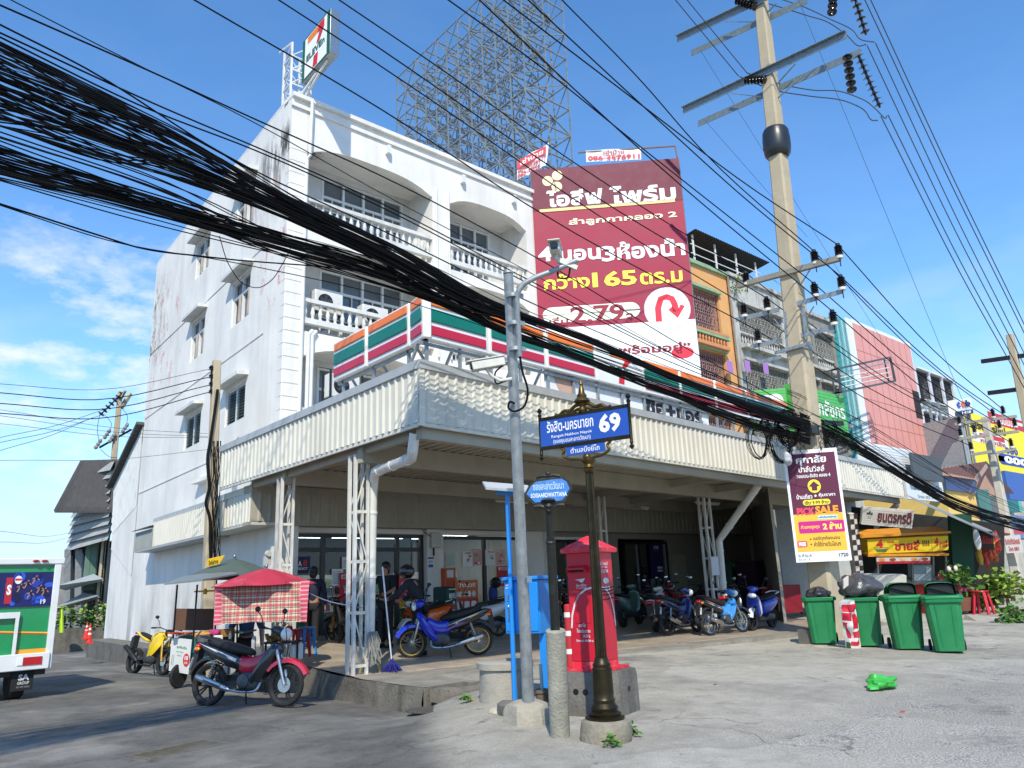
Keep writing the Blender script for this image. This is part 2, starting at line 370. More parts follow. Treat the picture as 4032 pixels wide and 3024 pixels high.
    # cracks
    vo = n.new('ShaderNodeTexVoronoi'); vo.feature = 'DISTANCE_TO_EDGE'; vo.inputs['Scale'].default_value = .42
    wp = n.new('ShaderNodeVectorMath'); wp.operation = 'ADD'; nn2 = n.new('ShaderNodeTexNoise'); nn2.inputs['Scale'].default_value = 1.3; nn2.inputs['Detail'].default_value = 6
    l.new(tc.outputs['Object'], nn2.inputs['Vector']); l.new(tc.outputs['Object'], wp.inputs[0]); l.new(nn2.outputs[1], wp.inputs[1]); l.new(wp.outputs[0], vo.inputs['Vector'])
    cm = n.new('ShaderNodeMath'); cm.operation = 'MULTIPLY'; l.new(rm(vo.outputs['Distance'], .0, .008, .6, 0), cm.inputs[0]); l.new(rm(nz(.33, 3), .5, .58), cm.inputs[1])
    c = mixc(cm.outputs[0], c, (.06, .056, .05))
    l.new(c, b.inputs['Base Color'])
    bp = n.new('ShaderNodeBump'); bp.inputs['Strength'].default_value = .6; bp.inputs['Distance'].default_value = .015
    ad = n.new('ShaderNodeMath'); ad.operation = 'ADD'; l.new(fine, ad.inputs[0]); l.new(grit, ad.inputs[1]); l.new(ad.outputs[0], bp.inputs['Height']); l.new(bp.outputs[0], b.inputs['Normal'])
    me.materials.append(m)
    o = bpy.data.objects.new('ground', me); COL.objects.link(o); tag(o, kind='structure')
ground()
# ------------------------------------------------------------------ tiled platform and its kerb
TE = [plat('S', 1400, 2664), plat('S', 1582, 2643), plat('S', 2500, 2549), plat('S', 3190, 2477)]
TE.append(TE[-1]+(TE[-1]-TE[-2])*.55)
TE[0].x = 6.45
def yf(x):
    for a, b in zip(TE, TE[1:]):
        if x <= b.x: break
    return a.y+(b.y-a.y)*(x-a.x)/(b.x-a.x)
def tilemat():
    m = bpy.data.materials.new('floor_tile'); m.use_nodes = True; t = m.node_tree; n = t.nodes; l = t.links; b = n['Principled BSDF']
    tc = n.new('ShaderNodeTexCoord'); br = n.new('ShaderNodeTexBrick'); br.offset = 0; br.inputs['Scale'].default_value = 1; br.inputs['Brick Width'].default_value = .4; br.inputs['Row Height'].default_value = .4
    br.inputs['Mortar Size'].default_value = .006; br.inputs['Color1'].default_value = (.47, .385, .29, 1); br.inputs['Color2'].default_value = (.43, .36, .27, 1); br.inputs['Mortar'].default_value = (.16, .14, .11, 1)
    l.new(tc.outputs['Object'], br.inputs['Vector'])
    z = n.new('ShaderNodeTexNoise'); z.inputs['Scale'].default_value = 1.4; z.inputs['Detail'].default_value = 9; z.inputs['Roughness'].default_value = .7; l.new(tc.outputs['Object'], z.inputs['Vector'])
    r = n.new('ShaderNodeMapRange'); r.inputs[1].default_value = .35; r.inputs[2].default_value = .7; r.inputs[3].default_value = .65; r.inputs[4].default_value = 1.1; l.new(z.outputs[0], r.inputs[0])
    x = n.new('ShaderNodeMix'); x.data_type = 'RGBA'; x.blend_type = 'MULTIPLY'; x.inputs[0].default_value = 1; l.new(br.outputs[0], x.inputs[6]); l.new(r.outputs[0], x.inputs[7]); l.new(x.outputs[2], b.inputs['Base Color'])
    b.inputs['Roughness'].default_value = .45
    return m
TILE = tilemat()
mb = MB()
mb.grid(lambda a, b: (lambda X: (lambda Y: V((X, Y, zplat(X, Y))))(yf(X)+(18.2-yf(X))*b))(6.45+15.6*a), 40, 16)
mb.grid(lambda a, b: (lambda X, y0: V((X, y0, zplat(X, y0)-.5*b)))(6.45+15.6*a, yf(6.45+15.6*a)), 40, 1)
tag(mb.build('platform', TILE), kind='structure')
# kerb: stained concrete face along the side street, then a worn apron in front of the tiles
mb = MB()
KERBC = mk('736d62', rough=.95, var=.4, scale=3, bump=.8, bscale=24, dirt=.75, dcol='2b2926', dscale=2.2, streak=True)
APR = mk('8d877b', rough=.95, var=.3, scale=2.5, bump=.6, bscale=30, dirt=.5, dcol='4d493f')
def rough(p, k=.02): return V(p)+V((noise.noise(V(p)*2.3), noise.noise(V(p)*2.9+V((5, 0, 0))), .5*noise.noise(V(p)*2.1+V((0, 9, 0)))))*k
def kx(y): return 6.41+.02*(y-12)+.04*noise.noise(V((0, y*1.3, 0)))
mb.grid(lambda a, b: rough((kx(9.68+6.2*a)-.03*b, 9.68+6.2*a, (zplat(6.4, 9.68+6.2*a)-.004)*(1-b)-.75*b-.015*(1-b)), .03), 50, 4, 0)
mb.grid(lambda a, b: rough((kx(9.68+2.5*a)+.95*b, 9.68+(yf(6.45+.95*b)-9.68)*a, zplat(6.45, 9.68+2.4*a)-.012), .018), 20, 8, 1)
mb.grid(lambda a, b: rough((kx(9.68)+1.0*a, 9.68-.04*b, -.015*(1-b)-.7*b), .02), 8, 2, 0)
mb.grid(lambda a, b: rough((6.9+15*a, yf(6.9+15*a)-(.75-.5*a)*b, zplat(6.9+15*a, yf(6.9+15*a))-.012-.01*b), .02), 60, 4, 1)
mb.grid(lambda a, b: rough((6.9+15*a, yf(6.9+15*a)-(.75-.5*a)-.04*b, zplat(6.9+15*a, yf(6.9+15*a))-.022-.4*b), .02), 60, 2, 1)
mb.build('kerb', [KERBC, APR], sharp=60)['kind'] = 'structure'
mb = MB()                                             # the broken end piece tipped off the kerb
a = gnd('B', 1070, 1232); b = V((6.55, 9.6, .0))
e = V((7.3, 9.0, 0))
q = [V((6.55, 9.62, -.03)), V((7.35, 9.55, -.06)), V((7.55, 9.0, -.13)), at('B', 1060, 1190, Z=-.17), at('B', 840, 1130, Z=-.02)]
mb.loft([[rough(p+V((0, 0, h)), .02) for p in q] for h in (-.16, -.02, 0)])
tag(mb.build('kerb_fragment', KERBC, sharp=50), 'broken tilted end of the dark stained kerb where the platform meets the side street', 'kerb piece')
# ------------------------------------------------------------------ holed walls
def holed(mb, o, u, v, W, H, holes, depth, m=0, m2=None):
    o, u, v = V(o), V(u).normalized(), V(v).normalized(); n = u.cross(v)
    xs = sorted({0, W, *[h[0] for h in holes], *[h[2] for h in holes]}); ys = sorted({0, H, *[h[1] for h in holes], *[h[3] for h in holes]})
    for x0, x1 in zip(xs, xs[1:]):
        for y0, y1 in zip(ys, ys[1:]):
            cx, cy = (x0+x1)/2, (y0+y1)/2
            if any(h[0] < cx < h[2] and h[1] < cy < h[3] for h in holes): continue
            mb.add([o+u*a+v*b for a, b in ((x0, y0), (x1, y0), (x1, y1), (x0, y1))], [(0, 1, 2, 3)], m)
    for x0, y0, x1, y1 in holes:
        c = [o+u*a+v*b for a, b in ((x0, y0), (x1, y0), (x1, y1), (x0, y1))]
        for i in range(4):
            p, q = c[i], c[(i+1) % 4]
            mb.add([p, q, q-n*depth, p-n*depth], [(0, 1, 2, 3)], m if m2 is None else m2)
def corrug(mb, p0, p1, z0, z1, pitch=.2, dep=.03, rib=.055, m=0, up=None):
    p0, p1 = V(p0), V(p1); d = p1-p0; L = d.length; d.normalize(); up = V(up) if up is not None else V((0, 0, 1)); n = d.cross(up).normalized()
    prof = []; x = 0
    while x < L:
        prof += [(x, 0), (min(x+pitch-rib-.03, L), 0), (min(x+pitch-rib, L), dep), (min(x+pitch-.03, L), dep)]; x += pitch
    prof.append((L, 0))
    vs = [p0+d*a+n*b+up*z for z in (z0, z1) for a, b in prof]; k = len(prof)
    mb.add(vs, [(i, i+1, k+i+1, k+i) for i in range(k-1)], m)
GLASS = None
def glassmat(tint=(.55, .62, .62), refl=1.0, name='window_glass'):
    m = bpy.data.materials.new(name); m.use_nodes = True; t = m.node_tree; n = t.nodes; l = t.links; n.remove(n['Principled BSDF'])
    tr = n.new('ShaderNodeBsdfTransparent'); tr.inputs[0].default_value = (*tint, 1); g = n.new('ShaderNodeBsdfGlossy'); g.inputs[0].default_value = (.85, .9, .9, 1); g.inputs['Roughness'].default_value = .02
    f = n.new('ShaderNodeFresnel'); f.inputs[0].default_value = 1.5; ml = n.new('ShaderNodeMath'); ml.operation = 'MULTIPLY'; ml.inputs[1].default_value = refl; ml.use_clamp = True
    l.new(f.outputs[0], ml.inputs[0]); x = n.new('ShaderNodeMixShader'); l.new(ml.outputs[0], x.inputs[0]); l.new(tr.outputs[0], x.inputs[1]); l.new(g.outputs[0], x.inputs[2]); l.new(x.outputs[0], n['Material Output'].inputs[0])
    return m
GLASS = glassmat((.42, .47, .47), .9)
GREYGLASS = mk('59636a', rough=.12, var=.15, scale=1.5, spec=.8)
def wallmat(base, mould=1.0, peel=1.0):
    m = bpy.data.materials.new('weathered_plaster'); m.use_nodes = True; t = m.node_tree; n = t.nodes; l = t.links; b = n['Principled BSDF']; b.inputs['Roughness'].default_value = .85
    tc = n.new('ShaderNodeTexCoord'); s = n.new('ShaderNodeSeparateXYZ'); l.new(tc.outputs['Object'], s.inputs[0])
    def nz(scale, sc3=(1, 1, 1), det=8, ro=.65, loc=(0, 0, 0)):
        mp = n.new('ShaderNodeMapping'); mp.inputs['Scale'].default_value = sc3; mp.inputs['Location'].default_value = loc; z = n.new('ShaderNodeTexNoise'); z.inputs['Scale'].default_value = scale; z.inputs['Detail'].default_value = det; z.inputs['Roughness'].default_value = ro
        l.new(tc.outputs['Object'], mp.inputs[0]); l.new(mp.outputs[0], z.inputs['Vector']); return z.outputs[0]
    def rm(v, a, b_, c=0, d=1):
        r = n.new('ShaderNodeMapRange'); r.inputs[1].default_value = a; r.inputs[2].default_value = b_; r.inputs[3].default_value = c; r.inputs[4].default_value = d; l.new(v, r.inputs[0]); return r.outputs[0]
    def mul(a, b_):
        x = n.new('ShaderNodeMath'); x.operation = 'MULTIPLY'; l.new(a, x.inputs[0]); l.new(b_, x.inputs[1]); return x.outputs[0]
    def mx(f, a, col):
        x = n.new('ShaderNodeMix'); x.data_type = 'RGBA'; l.new(f, x.inputs[0])
        if isinstance(a, tuple): x.inputs[6].default_value = (*a, 1)
        else: l.new(a, x.inputs[6])
        x.inputs[7].default_value = (*col, 1); return x.outputs[2]
    c = mx(rm(nz(.7), .3, .7), base, tuple(v*.82 for v in base))
    c = mx(rm(nz(1.3, (1, 1, .1)), .48, .7, 0, .6), c, tuple(v*.68 for v in base))                # rain streaks
    low = rm(s.outputs[2], 2.6, -.3)                                                              # splash dirt at the foot
    c = mx(mul(rm(nz(.9, (1, 1, .35), loc=(3, 1, 0)), .44, .66), low), c, (.2, .19, .175))
    if mould:
        band = mul(mul(rm(s.outputs[2], 13.55, 13.0), rm(s.outputs[2], 10.6, 12.6)), mul(rm(s.outputs[1], .02, .1), mul(rm(s.outputs[0], 1.2, .9), rm(s.outputs[1], 5.2, .2))))
        c = mx(mul(rm(nz(2.0, (1, 1, .22), ro=.75), .47, .56), band), c, (.055, .05, .042))
        far = mul(rm(s.outputs[1], 10.6, 13.2), mul(rm(s.outputs[2], 9.2, 10.6), rm(s.outputs[2], 13.4, 12.6)))
        c = mx(mul(rm(nz(2.6, (1, 1, .5), ro=.8, loc=(4, 4, 4)), .5, .56), far), c, (.2, .14, .11))
    if peel:
        edge = mul(mul(rm(s.outputs[1], 2.1, 1.0), rm(s.outputs[1], .02, .3)), mul(mul(rm(s.outputs[0], 1.2, .9), rm(s.outputs[2], 8.2, 9.0)), rm(s.outputs[2], 12.2, 11.6)))
        c = mx(mul(rm(nz(2.2, (1, 1, .6), ro=.7, loc=(7, 2, 5)), .54, .57), edge), c, (.62, .22, .22))
        far2 = mul(rm(s.outputs[1], 8.4, 10.2), mul(rm(s.outputs[2], 8.0, 9.4), rm(s.outputs[2], 13.0, 12.0)))
        c = mx(mul(rm(nz(2.4, (1, 1, .5), ro=.75, loc=(1, 8, 2)), .57, .6), far2), c, (.62, .3, .28))
    l.new(c, b.inputs['Base Color'])
    bp = n.new('ShaderNodeBump'); bp.inputs['Strength'].default_value = .25; bp.inputs['Distance'].default_value = .02; l.new(nz(14), bp.inputs['Height']); l.new(bp.outputs[0], b.inputs['Normal'])
    return m
# ------------------------------------------------------------------ the white corner shophouse: local x along the front, y into the block, z up
TB = math.radians(1.64)
bld = thing('corner_shophouse', 'weathered white four storey corner shophouse with balconies above a convenience store', 'building', (7.26, 17, 0), TB)
PL = wallmat((.82, .795, .735)); PLIN = mk('c9cac6', rough=.8, var=.1, scale=1.2, dirt=.35, dcol='8b8880'); WFR = mk('d6d8d6', rough=.5, var=.08)
TRIM = mk('d4d4cf', rough=.8, var=.1, scale=2, dirt=.45, dcol='6c675d', streak=True)
BM = wm(bld)
sv = V((math.sin(2*TB), math.cos(2*TB), 0))           # side wall direction in local axes
def sd(v, z, o=0): return sv*v+V((-sv.y, sv.x, 0))*o+V((0, 0, z))
wl = MB()
SW = [(2.5, 5.84, 4.05, 6.83), (6.27, 5.8, 7.87, 6.83), (2.53, 8.7, 3.97, 10.02), (6.48, 8.66, 7.87, 9.97), (2.53, 11.5, 3.95, 12.85), (6.5, 11.55, 7.9, 12.75)]
holed(wl, sd(13.32, -.6), -sv, (0, 0, 1), 13.32, 14.7, [(13.32-b, z0+.6, 13.32-a, z1+.6) for a, z0, b, z1 in SW], .16)
def fb(m_, u0, u1, i0, i1, z0, z1, m=0): m_.bb((u0, i0, z0), (u1, i1, z1), m)
E8 = 8.52
fb(wl, E8-.02, E8+.1, 0, 13.3, 0, 14.0); fb(wl, .76, E8, 13.1, 13.3, -.5, 14.0)     # far party wall, back wall
fb(wl, .8, E8-.04, .5, 13.2, 13.3, 13.5)                                          # roof slab
for u0, u1 in ((.0, .47), (4.48, 5.12), (8.25, E8-.02)):                           # piers
    fb(wl, u0, u1, 0, 1.2, 4.6, 12.4); fb(wl, u0, u1, .252, 1.2, 12.4, 13.29)
def arch(u0, u1, z1, zc, drop, top, wall=wl, i0=0, i1=.25):
    pts = [(u0, z1), (u0, top), (u1, top), (u1, z1)]
    for k in range(15):
        t = 1-2*(k+.5)/15; pts.append((u0+(u1-u0)*(t+1)/2, zc-drop*abs(t)**3.2))
    M = Matrix(((1, 0, 0, 0), (0, 0, 1, i0), (0, 1, 0, 0), (0, 0, 0, 1)))
    wall.prism(pts, M, i1-i0)
for zb, top in ((10.35, 14.0), (7.55, 10.3), (4.75, 7.5)):                         # each storey: front band with its arch, floor slab, room wall
    for u0, u1 in ((.47, 4.48), (5.12, 8.25)):
        zc = zb+2.53
        arch(u0-.002, u1+.002, zc-.34, zc, .36, top if zb > 10 else zb+2.82)
        fb(wl, u0, u1, .02, 1.2, zb-.25, zb+.06)
        fb(wl, u0, u1, .27, 1.2, zb+2.56, zb+2.78)
        W = [(1.05 if u0 < 1 else .75, .06, 3.75 if u0 < 1 else 2.55, 2.38)]
        holed(wl, (u0, 1.2, zb), (1, 0, 0), (0, 0, 1), u1-u0, 2.8, W, .12, 1)
fb(wl, 0, .47, 0, .25, 12.4, 14.0); fb(wl, 4.482, 5.118, 0, .25, 12.4, 14.0); fb(wl, 8.254, E8-.02, 0, .25, 12.4, 14.0)
fb(wl, 0.02, E8-.02, .26, .45, 13.3, 13.95)
fb(wl, -.01, E8+.12, -.1, .5, 14.0, 14.12); fb(wl, -.03, E8+.1, -.06, -.001, 13.72, 13.8)
wl.fbox(sd(.0, 14.1, .004), sv*13.3, V((.3, 0, 0)), (0, 0, .06))
fb(wl, 0, .55, .0, .5, -.4, 4.6); fb(wl, 4.27, 4.8, .15, .5, 0, 4.6); fb(wl, 7.85, 8.5, .15, .5, 0, 4.6)         # ground floor piers
fb(wl, .55, E8, .3, .6, 2.72, 4.6); fb(wl, .1, E8, 1.0, 6, 4.5, 4.6)
wl.build('wall', [PL, PLIN], bld, world=False)
for z in (7.82, 10.32, 5.05):                                                        # string lines on the side wall
    m_ = MB(); m_.fbox(sd(.3, z, .0), sv*12.9, V((-.02, 0, 0)), (0, 0, .05)); m_.build('string_course', PL, bld, world=False)
qm = MB()                                                                            # rusticated blocks of the corner pier
for k in range(24):
    z = 4.9+k*.33
    fb(qm, .005, .46, -.02, -.001, z, z+.31); qm.fbox(sd(.01, z, .0), sv*.6, V((-.018, 0, 0)), (0, 0, .31))
qm.build('corner_blocks', PL, bld, world=False)
# balustrades, one per bay and storey
BAL = [(.045, 0), (.045, .03), (.028, .05), (.045, .13), (.05, .17), (.03, .26), (.024, .31), (.034, .34), (.04, .36), (.04, .39)]
def balustrade(u0, u1, z, parent, m, y=.1):
    b = MB(); fb(b, u0, u1, y-.09, y+.09, z+.62, z+.72); fb(b, u0, u1, y-.08, y+.08, z+.06, z+.2)
    n = int((u1-u0)/.21)
    for k in range(n): b.lathe([(r*1.15, q*1.08) for r, q in BAL], 8, (u0+(k+.5)*(u1-u0)/n, y, z+.2))
    return b.build('balustrade', m, parent, world=False)
for zb in (10.55, 7.77, 4.95):
    for u0, u1 in ((.48, 4.47), (5.13, 8.24)): balustrade(u0, u1, zb, bld, TRIM)
# balcony windows: frames with transom lights above glazed leaves
for zb in (10.35, 7.55, 4.75):
    for u0, W0, W1 in ((.47, 1.05, 3.75), (5.12, .75, 2.55)):
        w = MB(); a = u0+W0; c = u0+W1; nn = 4 if u0 < 1 else 3; z0 = zb+.08; z1 = zb+2.36
        fb(w, a, c, 1.2, 1.26, z0, z0+.06); fb(w, a, c, 1.2, 1.26, z1-.06, z1); fb(w, a, c, 1.19, 1.25, z1-.62, z1-.55)
        for k in range(nn+1):
            x = a+.03+(c-a-.06)*k/nn; fb(w, x-.035, x+.035, 1.185, 1.26, z0, z1)
        for k in range(nn):
            x0 = a+(c-a)*k/nn; x1 = a+(c-a)*(k+1)/nn
            for zz in (z0+.45, z0+.9, z0+1.3): fb(w, x0+.06, x1-.06, 1.205, 1.24, zz-.015, zz+.015)
            fb(w, (x0+x1)/2-.015, (x0+x1)/2+.015, 1.2, 1.24, z0+.06, z1-.62)
        o = w.build('balcony_window', WFR, bld, world=False)
        g = MB(); fb(g, a, c, 1.265, 1.28, z0, z1); g.build('pane', GREYGLASS, o, world=False)
        r_ = MB(); fb(r_, a-.2, c+.2, 1.5, 1.55, z0, z1+.2)
# side windows with sunshade slabs
for i, (a, z0, b, z1) in enumerate(SW):
    w = MB(); lou = i < 2; nv = 2
    def sb(v0, v1, o0, o1, q0, q1, m=0): w.fbox(sd(v0, q0, o0), sv*(v1-v0), V((-sv.y, sv.x, 0))*(o1-o0), (0, 0, q1-q0), m)
    sb(a, b, -.13, -.05, z0, z0+.05); sb(a, b, -.13, -.05, z1-.05, z1)
    for k in range(nv+1): x = a+.025+(b-a-.05)*k/nv; sb(x-.03, x+.03, -.125, -.045, z0, z1)
    if not lou:
        sb(a, b, -.125, -.045, z1-.5, z1-.44)
        for k in range(nv):                                                            # casements standing a little open, crumbling edges
            x = a+.06+(b-a)*k/nv
            w.fbox(sd(x, z0+.04, -.04), sv*.04+V((-.05, 0, 0)), V((0, .025, 0)), (0, 0, z1-z0-.55), 2)
    else:
        for k in range(11):
            zz = z0+.09+k*(z1-z0-.14)/10.5
            for s_ in range(2):
                x0 = a+.05+(b-a)*s_/2; w.fbox(sd(x0, zz, -.12), sv*((b-a)/2-.07), V((-.075, 0, -.05)), (0, 0, .008), 1)
    o = w.build('side_window', [WFR, mk('8fa09d', rough=.25, var=.1), mk('a3968a', rough=.8, var=.3)], bld, world=False)
    g = MB(); g.fbox(sd(a, z0, -.15), sv*(b-a), V((-.01, 0, 0)), (0, 0, z1-z0)); g.build('pane', mk('3d4a4f' if lou else '77767a', rough=.25, var=.3, scale=2), o, world=False)
    h = MB(); h.fbox(sd(a-.18, z1+.13, -.002), sv*(b-a+.36), V((-.31, 0, -.03)), (0, 0, .1)); h.build('sunshade', TRIM, bld, world=False)
# rain pipes and conduits
pp = MB(); pp.tube([(.44, -.05, 4.8), (.44, -.05, 12.3), (.5, -.1, 12.4), (.5, -.13, 14.0)], .045, 8); pp.build('drain_pipe', WFR, bld, world=False)
for u in (.62, .72): pp = MB(); pp.tube([(u, -.06, 4.8), (u, -.06, 7.5), (u+.1, -.05, 7.62), (u+.15, .1, 7.66)], .05, 8); pp.build('drain_pipe', WFR, bld, world=False)
for u in (4.6, 5.05): pp = MB(); pp.tube([(u, -.05, 7.6), (u, -.05, 12.9)], .03, 8); pp.build('drain_pipe', WFR, bld, world=False)
for u in (2.9, 5.6, 7.7): pp = MB(); pp.bb((u-.05, -.16, 13.35), (u+.05, -.001, 13.6)); pp.build('drain_spout', WFR, bld, world=False)
# air conditioner outdoor units
def ac_unit(M, label, on=True):
    t = thing('air_conditioner', label, 'air conditioner', M=M, group='air conditioner outdoor units')
    b = MB(); b.bb((-.4, -.15, 0), (.4, .15, .58)); b.build('casing', mk('d2d2cc', rough=.5, var=.12, dirt=.3), t, world=False, bevel=.015)
    f = MB(); f.lathe([(.21, 0), (.21, .012), (.19, .012)], 20, (-.1, -.152, .29), ax=(0, -1, 0))
    o = f.build('fan_grille', BLACK, t, world=False)
    f = MB()
    for k in range(5):
        an = k*1.257; f.fbox((-.1, -.17, .29), V((math.cos(an), -.05, math.sin(an)))*.17, V((-math.sin(an), .02, math.cos(an)))*.07, (0, -.004, 0))
    f.lathe([(.05, 0), (.05, .02)], 10, (-.1, -.166, .29), ax=(0, -1, 0)); f.build('fan_blades', mk('3a3c3d', rough=.4), o, world=False)
    for x in (-.33, .33): b = MB(); b.bb((x-.03, -.13, -.05), (x+.03, .13, -.001)); b.build('foot', DKMETAL, t, world=False)
    return t
for (u, i, z, lb) in ((1.35, .45, 7.88+.45, 'white air conditioner unit behind the left end of the third floor balustrade'), (2.75, .45, 7.88+.35, 'white air conditioner unit behind the middle of the third floor balustrade')):
    ac_unit(BM @ Matrix.Translation((u, i, z)), lb)
    s_ = MB(); s_.bb((u-.4, i-.15, 7.6+.2), (u+.4, i+.15, z-.052)); 
for z, lb in ((5.85, 'upper air conditioner unit stacked on the rack beside the white pipes above the canopy'), (5.02, 'lower air conditioner unit stacked on the rack beside the white pipes above the canopy')):
    ac_unit(BM @ Matrix.Translation((1.3, -.55, z)), lb)
rk = MB()
for u in (.88, 1.74):
    for i in (-.74, -.36): rk.bar((u, i, 4.7), (u, i, 6.5), .04)
for z in (4.95, 5.78):
    for i in (-.74, -.36): rk.bar((.88, i, z-.02), (1.74, i, z-.02), .035)
tag(rk.build('equipment_rack', DKMETAL, None, world=True), 'dark steel rack holding two stacked air conditioner units above the canopy', 'rack')
bpy.data.objects['equipment_rack'].matrix_world = BM
# ------------------------------------------------------------------ big canopy over the platform
CA, CB, CC = V((6.38, 9.72, 0)), V((28.52, 12.17, 0)), V((6.4, 18.37, 0))
AD = (CB-CA).normalized(); AN = V((-AD.y, AD.x, 0)); CL = (CB-CA).length
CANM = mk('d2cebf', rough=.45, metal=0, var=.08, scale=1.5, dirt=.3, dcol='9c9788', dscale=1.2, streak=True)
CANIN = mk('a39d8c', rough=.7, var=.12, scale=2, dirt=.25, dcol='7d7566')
CAPM = mk('a9acab', rough=.45, var=.12, scale=4)
can = thing('canopy', 'large cream corrugated canopy on lattice columns over the shop forecourt', 'canopy', (6.5, 12, 0))
ZB, ZT = 3.75, 4.78
def cp(a, o, z): return CA+AD*a+AN*o+V((0, 0, z))      # along the front, back from the front, height
f = MB(); corrug(f, CA, CB, ZB+.06, ZT-.1, .2, .03, .06)
f.fbox(cp(0, 0, ZB), AD*CL, AN*.05, (0, 0, .07)); f.fbox(cp(-.03, -.05, ZT-.12), AD*(CL+.03), AN*.16, (0, 0, .14), 1)
f.build('front_fascia', [CANM, CAPM], can)
f = MB(); corrug(f, CC, CA, ZB+.06, ZT-.1, .2, .03, .06)
f.fbox(CC+V((0, 0, ZB)), CA-CC, V((.05, 0, 0)), (0, 0, .07)); f.fbox(CC+V((-.05, 0, ZT-.12)), CA-CC+V((0, .05, 0)), V((.16, 0, 0)), (0, 0, .14), 1)
f.build('side_fascia', [CANM, CAPM], can)
f = MB(); f.bb((6.36, 9.69, ZB), (6.45, 9.76, ZT-.12)); f.build('corner_trim', CANM, can)
f = MB(); f.prism([(CA.x+.06, CA.y+.08), (CB.x, CB.y+.06), (CB.x, 17.6), (8.0, 16.98), (7.2, 16.95), (7.2, 18.3), (6.46, 18.3)], Matrix.Translation((0, 0, ZT-.2)), .03)
f.build('roof', CANM, can)
f = MB(); x = 6.45                                       # corrugated underside, ribs running back to the shops
pr = []
while x < 28.5: pr += [(x, .0), (x+.08, .0), (x+.11, .045), (x+.19, .045)]; x += .22
def yb(xx): return CA.y+(xx-CA.x)*AD.y/AD.x+.07
k = len(pr); f.add([V((a, yb(a), ZB+.1+b)) for a, b in pr]+[V((a, 17.3, ZB+.1+b)) for a, b in pr], [(i, i+1, k+i+1, k+i) for i in range(k-1)])
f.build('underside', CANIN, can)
def beam(p, q, h, w=.14):
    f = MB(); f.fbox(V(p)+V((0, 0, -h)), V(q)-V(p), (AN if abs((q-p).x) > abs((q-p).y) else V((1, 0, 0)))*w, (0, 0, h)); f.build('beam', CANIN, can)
BZ = ZB+.095
for o, h in ((.12, .26), (2.0, .36), (5.2, .34)): beam(cp(.12+o*.12, o, BZ), cp(CL-.2, o, BZ), h)
for p in ((6.56, 9.9), (16.2, 11.2), (18.5, 11.4), (23.5, 12.0)): beam(V((p[0], p[1]+.1, BZ-.005)), V((p[0]+.05, 16.9, BZ-.005)), .2, .1)
LAT = mk('d3d1c8', rough=.55, var=.15, scale=3, dirt=.6, dcol='6f5a45', dscale=2, streak=True)
def lattice(x, y, zt, w=.25, d=.2, base=0):
    c_ = MB(); z0 = zplat(x, y)-.02
    for i in (-1, 1):
        for j in (-1, 1): c_.fbox((x+i*w/2-.02, y+j*d/2-.03, z0), (.04 if i > 0 else .05, 0, 0), (0, .06, 0), (0, 0, zt-z0))
    n = 4
    for k in range(n):
        za = z0+.15+(zt-z0-.3)*k/n; zb = z0+.15+(zt-z0-.3)*(k+1)/n
        for j in (-1, 1):
            s = 1 if k % 2 else -1
            c_.bar((x-s*w/2, y+j*d/2, za), (x+s*w/2, y+j*d/2, zb), .012, .022); c_.bar((x-w/2, y+j*d/2, za), (x+w/2, y+j*d/2, za), .05, .02, up=(0, 1, 0))
            
    c_.build('column', LAT, can)
for x, y in ((6.62, 12.05), (6.62, 15.1), (18.3, 13.35), (16.0, 15.25)): lattice(x, y, ZB-.1)
PIPE = mk('dedcd4', rough=.4, var=.08, scale=2, dirt=.35, dcol='857c68', dscale=1.4, streak=True)
def pipe(pts, r=.085, name='downpipe'):
    f = MB(); f.tube(pts, r, 14); P_ = [V(p) for p in pts]
    for a, b in zip(P_, P_[1:]):
        if (b-a).length > 1:
            for t in (.12, .5, .88): c = a.lerp(b, t); d = (b-a).normalized(); f.tube([c-d*.02, c+d*.02], r*1.14, 14)
    f.build(name, PIPE, can)
pipe([(6.5, 10.05, 3.7), (6.52, 10.15, 3.45), (6.6, 10.3, 3.35), (6.75, 11.7, 3.33), (6.86, 11.95, 3.2), (6.88, 12.02, 3.0), (6.88, 12.1, .12)])
q = onp('C', 1580, 20, CA+AN*.5, AN); pipe([q+V((0, 0, .3)), q, (18.62, 12.95, 2.55), (18.62, 13.2, 2.3), (18.62, 13.25, zplat(18, 13))], .1)
q = onp('D', 800, 585, CA+AN*.4, AN); q2 = onp('D', 540, 855, CA+AN*2.6, AN); pipe([q+V((0, 0, .3)), q, q2, q2+V((.05, .1, -.2)), (q2.x+.05, q2.y+.1, -.3)], .1)
def tube_light(p, L=1.2, lit=False):
    t = thing('tube_light', 'unlit white fluorescent tube light fixed under the canopy', 'light', p, group='tube lights under the canopy')
    f = MB(); f.bb((-L/2, -.04, .03), (L/2, .04, .09)); f.build('housing', mk('d8d8d2', rough=.4), t, world=False)
    f = MB(); f.cyl((-L/2+.03, 0, .012), (L/2-.03, 0, .012), .016, 8); f.build('tube', mk('eeeeea', rough=.2, var=0), t, world=False)
for x, y in ((16.5, 16.2), (18.9, 16.4), (20.2, 14.6), (13.6, 16.2)): tube_light((x, y, 3.5))
